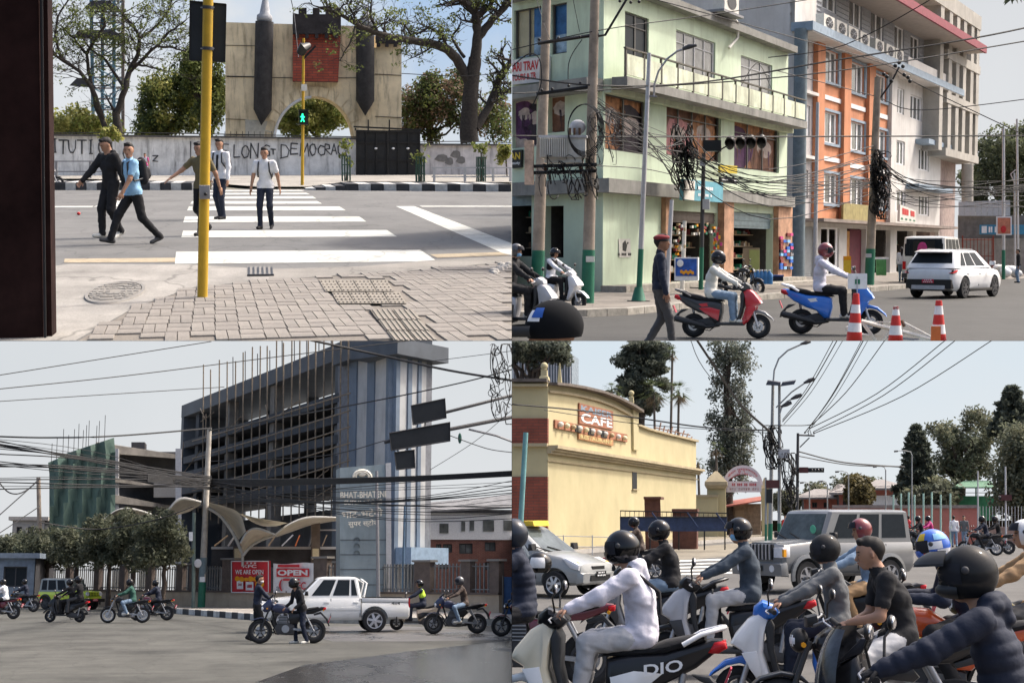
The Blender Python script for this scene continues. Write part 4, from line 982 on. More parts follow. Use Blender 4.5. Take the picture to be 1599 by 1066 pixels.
def kerbrun(x0,x1,yb0,yb1,h,n,start=0):
 for i in range(n):
  a,b=x0+(x1-x0)*i/n,x0+(x1-x0)*(i+.96)/n;ya,yb=yb0+(yb1-yb0)*i/n,yb0+(yb1-yb0)*(i+1)/n
  q=[p1.g(a,ya),p1.g(b,yb)];w=Vector((0,4.5,0));H=Vector((0,0,h[0]+(h[1]-h[0])*i/n))
  part('kerb_stone',MB().hexa([q[0],q[1],q[1]+w,q[0]+w],[q[0]+H,q[1]+H,q[1]+w+H,q[0]+w+H]),kc[(i+start)%2],kb)
kerbrun(20,300,297,297,(.36,.33),17);kerbrun(300,345,297,296.6,(.3,.08),3,1);kerbrun(478,540,296.8,297.5,(.08,.26),4,1);kerbrun(540,799,297.5,299.5,(.3,.32),13,0)
wl=mat('old_white_wall',(.74,.735,.72),rough=.9,var=.2,vs=.9,streak=.8,wear=(.10,.095,.09),bump=.3,bs=4)
def wallpx(label,x0,x1,yt0,yt1,yb,D,m=None):
 r=thing('boundary_wall',label,'wall',p1.gd((x0+x1)/2,D));o=p1.gd((x0+x1)/2,D);mb=MB()
 slabpx(mb,[(x0,yb),(x1,yb),(x1,yt1),(x0,yt0)],D,.5);mb.v=[tuple(Vector(v)-o)for v in mb.v];part('wall_body',mb,m or wl,r)
 c=MB();slabpx(c,[(x0,yt0+1),(x1,yt1+1),(x1,yt1-2),(x0,yt0-2)],D-.25,1.0);c.v=[tuple(Vector(v)-o)for v in c.v];part('coping',c,mat('wall_coping',(.09,.085,.08),var=.3),r)
 return r,o
w1,o1=wallpx('long stained white wall with painted graffiti beside the crossing',-40,557,210,217,279,110)
ch=mat('graffiti_paint',(.07,.07,.075),rough=.9,var=.3)
GL={'I':[[(.5,0),(.5,1)],[(.1,0),(.9,.02)],[(.1,1),(.9,1)]],'T':[[(0,1),(1,1)],[(.5,1),(.5,0)]],'U':[[(0,1),(.02,.3),(.25,0),(.7,0),(.95,.3),(1,1)]],'(':[[(.9,1),(.25,.75),(.1,.4),(.4,.1),(.9,0)]],'G':[[(1,.85),(.6,1),(.1,.7),(.05,.3),(.4,0),(1,.1),(1,.45),(.6,.45)]],'L':[[(.05,1),(0,0),(1,.03)]],'Z':[[(0,1),(1,.95),(0,.05),(1,0)]],'E':[[(1,.97),(.05,1),(0,0),(1,.04)],[(.03,.52),(.8,.5)]],'O':[[(.5,1),(.1,.8),(0,.4),(.35,0),(.8,.1),(1,.55),(.8,.95),(.5,1)]],'N':[[(0,0),(.05,1),(.9,.05),(1,1)]],'D':[[(.1,0),(.05,1),(.6,.95),(1,.55),(.8,.1),(0,0)]],'M':[[(0,0),(.15,1),(.5,.3),(.85,1),(1,0)]],'C':[[(1,.85),(.5,1),(.08,.65),(.1,.25),(.5,0),(1,.12)]],'R':[[(0,0),(.05,1),(.8,.9),(.8,.55),(.05,.48),(1,0)]],'A':[[(0,0),(.45,1),(1,0)],[(.2,.4),(.8,.38)]],'Y':[[(0,1),(.5,.5),(1,1)],[(.5,.5),(.45,0)]]}
def graf(t,x0,y0,x1,y1):
 m=MB();k=110/FPX;g=random.Random(int(x0))
 for st in GL[t]:
  q=[p1.p(x0+(x1-x0)*a+g.uniform(-.5,.5),y1+(y0-y1)*b+g.uniform(-.5,.5),109.95)-o1 for a,b in st]
  for a,b in zip(q,q[1:]):d=vnorm(b-a);n=Vector((d.z,0,-d.x))*k*g.uniform(.75,1.15);e=d*k*.5;m.poly([a-n-e,a+n-e,b+n*g.uniform(.7,1)+e,b-n*g.uniform(.7,1)+e])
 part('graffiti',m,ch,w1)
for t,x0,y0,x1,y1 in(('I',84,217,88,238),('T',92,219,105,240),('U',107,219,118,238),('T',121,219,135,240),('I',139,219,145,240),('(',153,219,160,240),('(',192,227,198,250),('G',199,239,206,250),('L',297,221,310,247),('Z',239,243,247,252),('E',347,225,357,246),('L',365,226,375,246),('O',377,228,389,247),('N',391,224,404,247),('G',409,226,421,245),('T',423,233,430,241),('D',438,226,452,247),('E',454,224,465,241),('M',468,224,482,244),('O',484,225,493,243),('C',496,227,506,243),('R',507,225,516,241),('A',517,225,526,241),('C',527,223,536,243),('Y',538,224,546,236)):
 graf(t,x0,y0,x1,y1)
w2,o2=wallpx('shorter peeling white wall right of the black gate',656,820,226,227,279,110,mat('peeling_wall',(.68,.64,.63),rough=.9,var=.3,vs=.5,streak=.7,wear=(.16,.14,.14),bump=.4,bs=3))
pt=MB()
for x,y,w in((690,247,13),(712,241,10),(720,250,9),(702,252,8)):
 n=9;q=[p1.p(x+w*math.cos(6.28*i/n)*(.7+.5*((i*7)%5)/5),y+6*math.sin(6.28*i/n),109.97)-o2 for i in range(n)];pt.poly(q)
part('bare_plaster',pt,mat('bare_plaster',(.2,.19,.18),var=.2),w2)
gt=thing('metal_gate','tall black sheet metal gate between the two walls','gate',p1.gd(605,109));og=p1.gd(605,109)
bk=mat('gate_black',(.014,.015,.017),rough=.5,var=.3,vs=2)
for x0,x1 in((557,605),(606.5,655)):m=MB();slabpx(m,[(x0,277),(x1,277),(x1,204),(x0,203)],109,.2);m.v=[tuple(Vector(v)-og)for v in m.v];part('gate_leaf',m,bk,gt)
m=MB()
for x in(557,572,588,605,622,638,655):m.bar(p1.p(x,277,108.9)-og,p1.p(x,204,108.9)-og,.12)
for y in(205,222,250,276):m.bar(p1.p(556,y,108.85)-og,p1.p(656,y+.5,108.85)-og,.12)
part('gate_frame',m,c_('black'),gt)
m=MB()
for x in(587,614,637):m.ell(p1.p(x,232,108.7)-og,(.12,.05,.08),8,5)
part('latch',m,c_('white'),gt,60)
m=MB()
for x in(555,575,608,656):m.bar(p1.p(x,204,109)-og,p1.p(x,187 if x>570 and x<650 else 200,109)-og,.1)
m.bar(p1.p(552,198,109)-og,p1.p(657,203,109)-og,.12);part('top_rail',m,c_('black'),gt)
F=Facade((p1.gd(490,125).x,125),(1,0))
tan_=mat('tan_plaster',(.80,.665,.45),rough=.9,var=.2,vs=.35,streak=.75,wear=(.13,.095,.055),bump=.2,bs=3)
cg=thing('castle_gateway','tan castle style gateway with arch, dark turrets and red brick panel','gateway',F.pt(0,0));Mo=Matrix.Translation(-F.pt(0,0))
def cpart(nm,mb,m,par=None,sm=None):mb.v=[tuple(Mo@Vector(v))for v in mb.v];return part(nm,mb,m,par or cg,sm)
arc=[(490+63*math.cos(a),222-71*math.sin(a))for a in[math.pi*i/20 for i in range(21)]]
def prism(mb,pts,o0,o1):a=[F.px(x,y,o0)for x,y in pts];b=[F.px(x,y,o1)for x,y in pts];return mb.hexa(a,b)
out_=[(352,285),(352,35),(560,41),(560,72),(588,75),(588,54),(593,54),(593,62),(603,62),(603,54),(610,54),(610,62),(618,62),(618,54),(627,56),(627,285),(553,285)]+arc+[(427,285)]
cpart('gate_wall',prism(MB(),out_,0,-4),tan_)
cpart('arch_edge',MB().tube([F.px(490+62*math.cos(a),222-70*math.sin(a),.1)for a in[math.pi*(.52+.5*i/16)for i in range(17)]],.14,6),c_('white'),None,60)
for i in range(15):
 a0,a1=math.pi*(i+.04)/15,math.pi*(i+.96)/15
 q=[(490+r_*math.cos(a),222-r_*1.12*math.sin(a))for r_,a in((64,a0),(64,a1),(78,a1),(78,a0))];cpart('voussoir',prism(MB(),q,.02,.12),tan_)
rbk=brickmat('red_brick_panel',(.36,.075,.04),(.28,.05,.03),(.13,.05,.04),1,.9,.22,.03)
bp_=cpart('brick_panel',prism(MB(),[(457,55),(531,55),(527,129),(457,128)],0,.9),rbk)
dkst=mat('dark_stone',(.035,.03,.032),rough=.9,var=.35,vs=1.2)
cpart('parapet',prism(MB(),[(457,55),(531,55),(531,16),(525,16),(525,25),(517,25),(517,15),(508,15),(508,25),(498,25),(498,15),(488,15),(488,25),(478,25),(478,15),(466,15),(466,25),(457,23)],.05,1.4),dkst)
for i in range(5):cpart('corbel',prism(MB(),[(461+i*15,55),(466+i*15,55),(466+i*15,62),(461+i*15,62)],.9,1.5),dkst)
cpart('side_parapet',prism(MB(),[(586,53),(627,56),(627,70),(586,68)],.1,.5),dkst)
for i in range(3):cpart('corbel',prism(MB(),[(588+i*13,68),(593+i*13,68),(593+i*13,74),(588+i*13,74)],.1,.6),dkst)
for x,yt,yb,tip,w in((412,35,172,196,13.5),(569.5,42,158,181,14)):
 c0=F.px(x-(2 if x<500 else 0),yb,.6);c1=F.px(x+(1 if x<500 else 0),yt,.6);mp_=125/FPX;tb=cpart('turret',MB().tube([F.px(x-(4 if x<500 else 0),tip,.6),c0,c1],[.02,w*mp_,w*mp_],16),mat('turret_dark',(.045,.043,.045),rough=.8,var=.3,vs=1.5,streak=.5),None,50)
 cpart('turret_cone',MB().tube([c1,F.px(x+1,yt-3,.6),F.px(x+1,yt-9,.6),F.px(x+1.5,yt-12,.6),F.px(x+3,-22 if x<500 else 8,.6)],[w*.75*mp_,w*.9*mp_,w*.85*mp_,w*.6*mp_,.03],14),mat('turret_cone',(.3,.31,.33),rough=.7,var=.2),tb,50)
cpart('signboard',prism(MB(),[(383,187),(426,190),(426,216),(383,216)],.02,.12),mat('faded_board',(.5,.48,.42),var=.15))
m=MB()
for y in(71,119,186):m.bar(F.px(352,y,.03),F.px(398 if y<180 else 385,y+1,.03),.04)
for y in(119,185):m.bar(F.px(586,y-3,.03),F.px(627,y-1,.03),.05)
m.bar(F.px(354,120,.03),F.px(457,122,.03),.05);m.bar(F.px(527,122,.03),F.px(556,122,.03),.05);cpart('panel_joint',m,dkst)
m=MB()
for i in range(9):m.bar(F.px(352+i*9,214,2),F.px(352+i*9,206,2),.05)
m.bar(F.px(350,212,2),F.px(430,212,2),.06);cpart('railing',m,c_('black'))
lg=[leafmat('leaf_dark',(.085,.11,.045)),leafmat('leaf_mid',(.15,.18,.055)),leafmat('leaf_light',(.25,.28,.07)),leafmat('leaf_yellow',(.33,.32,.10))]
def px_ell(x,y,rx,ry,D,ry_d=None):k=D/FPX;return(tuple(p1.p(x,y,D)),(rx*k,(ry_d or rx)*k,ry*k))
def rel(e,b):return[((Vector(c)-b),r_)for c,r_ in e]
def ptree(label,x,D,th,r,es,cols,**kw):
 b=p1.gd(x,D);return tree(label,b,th,r,rel([px_ell(*e,D+(e[4]if len(e)>4 else 0))if False else px_ell(e[0],e[1],e[2],e[3],D)for e in es],b),cols,**kw)
ptree('dense yellow green tree standing left of the castle gateway',262,140,5,.35,[(262,170,38,48),(255,135,26,26),(290,160,30,45),(235,195,28,22)],lg,leaf=.2,per=230,ncl=70,clr=1.1,seed=3,limbs=12)
ptree('slender darker tree close to the left side of the gateway',318,136,7,.3,[(320,130,28,50),(335,170,22,45),(305,100,22,25)],lg[:2],leaf=.19,per=170,ncl=60,clr=1.0,seed=4,limbs=12)
ptree('bushy reddish green tree behind the big dark trunk',672,135,4,.35,[(665,165,38,50),(700,150,40,45),(640,190,25,30),(760,190,45,35)],lg[:2]+[leafmat('leaf_red',(.22,.15,.10))],leaf=.19,per=180,ncl=95,clr=1.1,seed=5,limbs=14)
ptree('light green tree seen through the gateway arch',495,160,4,.3,[(470,185,34,28),(520,180,34,30),(490,165,30,14)],lg[1:],leaf=.2,per=260,ncl=60,clr=1.1,seed=6,limbs=8)
ptree('low leafy bush over the left end of the graffiti wall',105,116,3,.2,[(105,195,45,22),(150,200,40,18)],lg[1:],leaf=.17,per=130,ncl=40,clr=.8,seed=8,limbs=10)
def bare_tree(label,x,D,boughs,seed,cols,r0=.3,nleaf=14,leafsz=.16,twd=4,twL=1.3):
 b=p1.gd(x,D);root=thing('tree',label,'tree',b);g=random.Random(seed);B=mat('bark_bare',(.045,.038,.033),rough=.95,var=.35,vs=6,bump=.5,bs=14)
 tips=[];first=True;k=D/FPX
 for pts,w0,w1 in boughs:
  q=[p1.p(px,py,D+dd)-b for px,py,dd in pts];out=[]
  for i in range(len(q)-1):
   for s in range(4):
    t=s/4;p_=lerp(q[i],q[i+1],t);out.append(p_+Vector((g.uniform(-1,1),0,g.uniform(-1,1)))*k*.8)
  out.append(q[-1]);n=len(out);m=MB();m.tube(out,[(w0+(w1-w0)*i/(n-1))*k/2 for i in range(n)],8,False)
  part('trunk' if first else 'branch',m,B,root,80);
  tw=MB()
  for i in range(n//3 if not first else n,n):
   for _ in range(2):
    d=vnorm(Vector((g.uniform(-1,1),g.uniform(-.8,.8),g.uniform(-.25,1))));twigs(tw,out[i],d,twL*g.uniform(.6,1.1),max(.02,w1*k*.3),twd,g,.75,tips,2)
  if tw.v:part('twigs',tw,B,root,80)['kind']='stuff'
  first=False
 g.shuffle(tips);leafpart('crown',root,[(t,.5)for t in tips[:700]],nleaf,leafsz,cols,seed,squash=.6);return root
bare_tree('spreading almost bare tree with dark boughs left of the yellow pole',185,114,[([(186,220,0),(184,195,0),(180,175,0)],13,11),([(181,180,0),(195,140,0),(203,110,1),(215,85,1),(218,60,1),(208,40,1),(190,22,1)],10,3),([(203,112,1),(225,90,0),(245,72,-1),(265,50,-1),(290,32,-1)],6,2),([(245,72,-1),(270,75,-1),(290,80,-1)],4,2),([(217,62,1),(240,45,2),(262,20,2),(270,-5,2)],5,2),([(160,185,0),(145,140,-1),(125,112,-1),(98,95,-1),(76,80,-1)],8,3),([(167,205,0),(150,165,0),(140,120,1),(135,85,1),(115,60,1),(95,40,1)],8,2),([(135,85,1),(150,60,0),(165,40,0),(160,10,0)],5,2),([(195,140,0),(165,95,1),(140,75,1),(120,50,1)],5,2),([(98,95,-1),(85,60,-1),(90,25,-1),(110,-5,-1)],4,2),([(208,100,0),(235,105,0),(262,112,0)],4,1.5),([(180,178,0),(165,150,0)],5,2)],21,[leafmat('leaf_fresh',(.17,.2,.06)),leafmat('leaf_fresh2',(.12,.15,.05))],nleaf=8,leafsz=.12)
bare_tree('massive dark old tree with long level bough right of the gateway',730,113,[([(733,222,0),(732,180,0),(736,130,0),(742,90,0)],30,20),([(733,130,0),(715,95,0),(700,78,-1),(680,70,-1),(650,65,-2),(620,60,-3),(590,52,-4),(560,40,-5),(535,25,-5),(500,12,-5)],17,4),([(742,95,0),(746,50,0),(742,20,0),(725,2,0),(700,-8,0)],17,9),([(746,60,0),(770,30,0),(790,10,0),(800,-5,0)],13,7),([(742,200,0),(765,165,1),(780,120,1),(799,95,1)],14,9),([(775,150,1),(790,143,1),(800,140,1)],6,4),([(700,78,-1),(690,55,-1),(670,42,-1),(650,55,-1)],6,2.5),([(742,30,0),(765,10,0),(770,-10,0)],9,5),([(590,52,-4),(578,25,-4),(580,0,-4)],6,2),([(560,40,-5),(545,10,-5),(552,-12,-5)],4,2),([(650,65,-2),(632,40,-2),(610,30,-2)],4,1.5),([(725,90,0),(705,60,1),(720,35,1)],6,2),([(680,70,-1),(655,85,-1),(640,92,-1)],3,1.5),([(556,40,-5),(545,70,-5),(530,95,-5)],3,1.2)],22,[leafmat('leaf_fresh',(.17,.2,.06)),leafmat('leaf_mid',(.075,.10,.025))],nleaf=6,leafsz=.14,twL=1.15)
lt=thing('lattice_tower','tall blue and grey steel lattice tower with dark platforms behind the bare tree','tower',p1.gd(165,150));ol=p1.gd(165,150);k=150/FPX
bl=mat('tower_blue',(.13,.25,.34),rough=.6,var=.2);gy=mat('tower_rust',(.16,.13,.12),rough=.7,var=.2)
for n,x in enumerate((146,160,178,192)):
 part('leg',MB().bar(p1.p(x,225,150+(n%2)*2)-ol,p1.p(x-(4 if n==0 else 0),-20,150+(n%2)*2)-ol,.32),bl if n!=3 else gy,lt)
br_=MB();b2=MB();ys=list(range(-15,220,17))
for i,y in enumerate(ys):
 b2.bar(p1.p(144,y,150)-ol,p1.p(193,y,150)-ol,.13)
 if i:br_.bar(p1.p(146,ys[i-1],150)-ol,p1.p(178,y,152)-ol,.11);br_.bar(p1.p(192,ys[i-1],150)-ol,p1.p(160,y,150)-ol,.11)
part('cross_brace',br_,bl,lt);part('horizontal_rail',b2,gy,lt)
st=MB()
for i in range(24):y=210-i*9;st.bar(p1.p(150+(i%4)*7,y,149)-ol,p1.p(158+(i%4)*7,y-3,149)-ol,.25,.06)
part('stair',st,gy,lt)
for y,x0,x1 in((47,112,196),(2,130,190),(122,108,152)):
 pl=MB();pl.hexa([p1.p(x0,y+12,147)-ol,p1.p(x1,y+16,147)-ol,p1.p(x1-5,y+12,153)-ol,p1.p(x0+12,y+9,153)-ol],[p1.p(x0+12,y,147)-ol,p1.p(x1-18,y,147)-ol,p1.p(x1-20,y,153)-ol,p1.p(x0+16,y,153)-ol]);part('platform',pl,mat('tower_roof',(.05,.05,.06),var=.2),lt)
def railing(label,xs,yt,ym,yb,m,group=None):
 D=p1.g(xs[0],yb).y;r=thing('railing',label,'railing',p1.g(xs[0],yb));o=p1.g(xs[0],yb);k=3.5*D/FPX
 for x in xs:part('post',MB().bar(p1.p(x,yb,D)-o,p1.p(x,yt-1,D)-o,k),m,r)
 for y in(yt,ym):part('rail',MB().bar(p1.p(xs[0]-4,y,D)-o,p1.p(xs[-1]+4,y,D)-o,.07),m,r)
railing('low white pipe railing along the far footpath right of the gate',[678,726,770,797],262,276,287,c_('ltgrey'))
railing('low grey pipe railing along the footpath behind the parked motorcycle',[88,141,175],252,268,281,c_('grey'))
for x,yb,yt,lx,nm in((541,286,244,0,'green tree guard and sapling left of the black gate'),(657,287,245,0,'green tree guard and sapling right of the black gate'),(752,287,244,0,'tree guard with thin sapling in front of the peeling wall')):
 D=p1.g(x,yb).y;o=p1.gd(x,D);k=D/FPX;tg=thing('tree_guard',nm,'tree guard',o)
 gm=mat('guard_green',(.03,.07,.05),var=.2)
 for dx in(-6,-2,2,6):part('upright',MB().bar(Vector((dx*k,0,0)),Vector((dx*k,0,42*k)),.06),gm,tg);part('upright',MB().bar(Vector((dx*k,.5,0)),Vector((dx*k,.5,42*k)),.05),gm,tg)
 for z in(3,15,28,41):part('hoop',MB().bar(Vector((-7*k,0,z*k)),Vector((7*k,0,z*k)),.05),gm,tg)
 sp=thing('sapling',nm.replace('green tree guard and sapling','young leafy sapling in the tree guard').replace('tree guard with thin sapling','thin young sapling in its guard'),'sapling',o+Vector((0,.25,0)))
 part('stem',MB().tube([(0,0,0),(.1,0,25*k),(0,0,50*k)],[.06,.05,.03],6),mat('bark_bark',(.06,.045,.035)),sp,60)
 leafpart('foliage',sp,[(Vector((rnd.uniform(-9,9)*k,0,(38+rnd.uniform(-6,24))*k)),.3)for _ in range(7)],10,.16,lg[1:3],int(x))
sp=thing('sapling','light yellow green young tree standing in front of the graffiti wall','sapling',p1.gd(175,95));k=95/FPX
part('stem',MB().tube([(0,0,0),(.1,0,40*k),(0,0,62*k)],[.07,.06,.03],6),mat('bark_bark',(.06,.045,.035)),sp,60)
leafpart('foliage',sp,[(Vector((rnd.uniform(-11,11)*k,0,(66+rnd.uniform(-7,7))*k)),.35)for _ in range(14)],26,.2,lg[2:],91)
sp=thing('sapling','bright green shrub at the right end of the peeling wall','shrub',p1.gd(792,95))
leafpart('foliage',sp,[(Vector((rnd.uniform(-12,3)*k,0,(40+rnd.uniform(-10,10))*k)),.35)for _ in range(12)],26,.2,lg[2:],92);part('stem',MB().tube([(0,0,0),(-.1,0,40*k)],.05,6),mat('bark_bark',(.06,.045,.035)),sp,60)
yl=mat('pole_yellow',(.50,.31,.02),rough=.5,var=.18,vs=2.5,streak=.3,wear=(.2,.13,.04))
D=p1.g(316,467).y;o=p1.g(316,467);k=D/FPX
yp=thing('signal_pole','thick yellow steel pole standing on the near pavement','pole',o)
part('pole',MB().tube([Vector((0,0,0)),p1.p(325.5,-25,D)-o],[7.8*k,7.6*k],20),yl,yp,60)
part('push_button_box',MB().pillow([(-.055,0),(.055,0),(.055,.145),(-.055,.145)],.02,.01),c_('grey'),yp,40,M=Matrix.Translation(p1.p(320,311,D-.09)-o))
part('push_button',MB().ell((0,0,0),(.018,.014,.018),10,6),c_('black'),yp,60,M=Matrix.Translation(p1.p(321,303,D-.125)-o))
for y in(12,76):part('clamp',MB().tube([p1.p(316,y-2.5,D)-o+Vector((8*k,0,0)),p1.p(316,y+2.5,D)-o+Vector((8*k,0,0))],8.6*k,20),c_('dkgrey'),yp,60);part('clamp_bolt',MB().bar(p1.p(313,y,D-.02)-o,p1.p(335,y,D-.02)-o,.012),c_('steel'),yp)
sb=thing('signal_board','dark rectangular backing board clamped behind the yellow pole','signal board',p1.p(324,50,D+.12));ob=p1.p(324,50,D+.12)
part('board',MB().hexa([p1.p(x,y,D+.12)-ob for x,y in((296,94),(351,97),(353,7),(297,2))],[p1.p(x,y,D+.16)-ob for x,y in((296,94),(351,97),(353,7),(297,2))]),mat('board_back',(.012,.017,.022),rough=.6,var=.25),sb)
m=MB()
for a,b in(((296,94),(351,97)),((351,97),(353,7)),((353,7),(297,2)),((297,2),(296,94))):m.bar(p1.p(*a,D+.11)-ob,p1.p(*b,D+.11)-ob,.012)
part('board_edge',m,c_('black'),sb)
D=p1.g(472,293).y;o=p1.g(472,293);k=D/FPX
fp_=thing('pedestrian_signal','thin yellow pole with green walking man lamp in front of the arch','traffic light',o)
part('pole',MB().tube([Vector((0,0,0)),p1.p(474,60,D)-o],[2.6*k,2.0*k],10),yl,fp_,60)
hs=part('signal_housing',MB().box(p1.p(474,183,D-.2)-o,(14*k,.35,23*k)),c_('black'),fp_)
gm=glow('green_man',(.02,.9,.35),1.6);m=MB();c=p1.p(472.5,184,D-.42)-o
m.ell(c+Vector((0,0,5*k)),(1.3*k,.03,1.3*k),8,6);m.bar(c+Vector((0,0,3.5*k)),c-Vector((0,0,1.5*k)),2.6*k,.05,(0,1,0));m.bar(c-Vector((0,0,1*k)),c+Vector((-2.6*k,0,-6*k)),1.3*k,.05);m.bar(c-Vector((0,0,1*k)),c+Vector((2.4*k,0,-6*k)),1.3*k,.05);m.bar(c+Vector((0,0,3*k)),c+Vector((3*k,0,.5*k)),1.0*k,.05);m.bar(c+Vector((0,0,3*k)),c+Vector((-3*k,0,1*k)),1.0*k,.05)
part('walking_man',m,gm,hs,60)
part('visor',MB().box(p1.p(474,172,D-.5)-o,(15*k,.7,1.2*k)),c_('black'),hs)
part('control_box',MB().box(p1.p(475,137,D-.15)-o,(8.5*k,.2,10*k)),c_('offwhite'),fp_)
fl=part('floodlight',MB().tube([p1.p(470,82,D)-o,p1.p(474,74,D-.3)-o,p1.p(482,72,D)-o],[7*k,8*k,5*k],12),c_('black'),fp_,50)
part('floodlight_bracket',MB().bar(p1.p(474,92,D)-o,p1.p(493,72,D)-o,.1),c_('black'),fp_)
D=12.2;fr=thing('vehicle_door_frame','dark reddish vehicle door frame filling the left edge beside the road','pillar',p1.gd(20,D));o=p1.gd(20,D)  # blurred edge of a vehicle door frame, built as a column on the ground
dm=mat('door_frame_dark',(.022,.010,.009),rough=.8,var=.5,vs=1.5,spec=.08)
a=[p1.gd(-45,D),p1.gd(79.5,D),p1.gd(79.5,D)+Vector((0,.4,0)),p1.gd(-45,D)+Vector((0,.4,0))];b=[p1.p(-45,-40,D),p1.p(72,-40,D),p1.p(72,-40,D)+Vector((0,.4,0)),p1.p(-45,-40,D)+Vector((0,.4,0))]
mb_=MB().hexa([v-o for v in a],[v-o for v in b]);me=mb_.mesh('door_frame_body',dm);bm=bmesh.new();bm.from_mesh(me);bmesh.ops.recalc_face_normals(bm,faces=bm.faces);bmesh.ops.bevel(bm,geom=[e for e in bm.edges if abs(e.verts[0].co.z-e.verts[1].co.z)>1],offset=.06,segments=4,affect='EDGES');bm.to_mesh(me);bm.free();me.shade_smooth();me.set_sharp_from_angle(angle=R(40))
part('door_frame_body',me,None,fr);m=MB();m.tube([p1.gd(71,D)-o+Vector((0,-.02,0)),p1.p(65,-40,D)-o+Vector((0,-.02,0))],.012,6);part('rubber_seal',m,c_('rubber'),fr,60)
cable([(452,-10,118),(459,22,118),(466,90,90)],1.2,'thin wire hanging beside the brick panel of the gateway')
cable([(627,115,112),(720,119,112),(799,113,112)],1.2,'thin wire strung behind the massive dark tree')
cable([(76,208,109),(250,208,109),(556,214,109)],1.6,'black wire running along the top of the graffiti wall')
cable([(656,222,109),(720,221,109),(799,223,109)],1.4,'black wire running along the top of the peeling wall')
solo('ball',MB().ell((0,0,.042),(.05,.05,.042),14,8),c_('red'),'small red ball lying on the road left of the walkers','ball',smooth=180,loc=p1.g(123,336))
def hgt(px_h,D,H0=1.70):return px_h*D/FPX/H0
Vx=Vector
g0=p1.g(176,371);s=hgt(148,g0.y)*1.0
person('young man in black hooded top and black trousers striding on the left',g0,R(222),s,lean=4,head=(-12,-22),hands=(Vx((-.12,.27,.80)),Vx((.42,-.30,.92))),feet=(Vx((-.12,.07,.04)),Vx((.16,-.07,0))),toes=(-25,5),top='cloth_black',bottom='cloth_black',shoes='offwhite',hood=True,loose=1.15,curl=(.5,.6),group=None)
g1=p1.g(212,381);s=hgt(155,g1.y)
M_=at(g1,R(206),s)
_,inf=person('young man in light blue shirt with black backpack taking a long stride',M=M_,pelvis=(0,0,.875),lean=6,head=(55,-6),hands=(Vx((.3,.24,.84)),Vx((.02,-.26,.82))),feet=(Vx((-.38,.08,.05)),Vx((.40,-.08,.02))),toes=(-20,12),top='cloth_blue',bottom='cloth_black',shoes='dkgrey',sleeve=.5,loose=1.08,curl=(.8,.8))
backpack('black backpack worn by the young man in the light blue shirt',M_,inf)
g2=p1.g(318,368);s=hgt(140,g2.y)
person('walker in khaki shirt half hidden behind the yellow pole',g2,R(230),s,lean=3,head=(0,-10),hands=(Vx((.25,-.45+.0,.95))if False else Vx((-.2,.3,.78)),Vx((.45,-.45,1.0))),feet=(Vx((.18,.08,0)),Vx((-.22,-.08,.08))),toes=(5,-30),top='khaki',bottom='cloth_black',shoes='cloth_black',sleeve=.5)
g3=p1.g(347,342.5);s=hgt(121,g3.y);M_=at(g3,R(232),s)
_,inf=person('walker in white shirt and dark tie behind the yellow pole',M=M_,lean=2,head=(18,-14),hands=(Vx((.1,.26,.75)),Vx((.05,-.26,.75))),feet=(Vx((.06,.08,0)),Vx((-.05,-.08,0))),top='cloth_white',bottom='navy',shoes='cloth_black',sleeve=1)
backpack('dark backpack worn by the walker with the tie',M_,inf)
part('tie',MB().bar(inf['N']+inf['fw']*.09-inf['t2']*.06,inf['P']+inf['fw']*.14+Vx((0,0,.12)),.05,.012),c_('cloth_black'),_)
g4=p1.g(416,357.5);s=hgt(123,g4.y);M_=at(g4,R(255),s)
_,inf=person('young man in white shirt walking alone on the zebra crossing',M=M_,lean=3,head=(8,-8),hands=(Vx((-.12,.30,.76)),Vx((.1,-.3,.8))),feet=(Vx((-.1,.09,.03)),Vx((.15,-.09,0))),toes=(-20,4),top='cloth_white',bottom='navy',shoes='cloth_black',sleeve=.55)
backpack('black backpack worn by the young man alone on the crossing',M_,inf)
g5=p1.gd(229,100,.12);s=1.05
person('distant boy in red and white top beside the graffiti wall',p1.gd(228,92,.12),R(250),.93,hands=(Vx((.1,.3,.8)),Vx((.15,-.3,.85))),top='pink',bottom='denim',sleeve=.5,cell=.03,vest='cloth_white')
motorcycle('parked motorcycle with chrome front wheel partly hidden by the dark door frame',at(p1.g(66,297),R(4),1.0),'black','black',retro=True)
# plot 2: shops and flats at the corner, right of the first crossing
use(P2);p2=P2
skywall(799,1760,-260,400,260,skymat('sky_pale_grey',(.74,.75,.765),(.69,.71,.745),0,60,.5,1.0,.01))
struct('ground',MB().poly([(-70,15,-.03),(70,15,-.03),(70,290,-.03),(-70,290,-.03)]),groundmat('plot_earth',(.2,.18,.16),.2,.95))
asph2=groundmat('asphalt_grey',(.05,.049,.045),.15,.8,.12)
gpoly('road',[(700,534),(700,500),(917,495),(980,492),(1061,483.5),(1198,467.6),(1360,455.5),(1500,443),(1700,425),(1700,534)],asph2,0)
pav2=groundmat('pavement_dusty',(.2,.18,.155),.2,.9,.3)
gpoly('pavement',[(700,500),(917,495),(980,492),(1061,483.5),(1198,467.6),(1360,455.5),(1500,443),(1500,428),(1240,435),(941,462),(700,440)],pav2,.14)
ks=struct('kerb',MB().poly([p2.g(x,y,.02)for x,y in[(700,500),(917,495),(917,494.6),(700,499.5)]]),c_('dkconc'))
kcm=mat('kerb_worn',(.3,.28,.24),rough=.9,var=.3,vs=4,bump=.4,bs=8)
kl=[(700,500),(917,495),(980,492),(1061,483.5),(1198,467.6),(1360,455.5),(1500,443)]
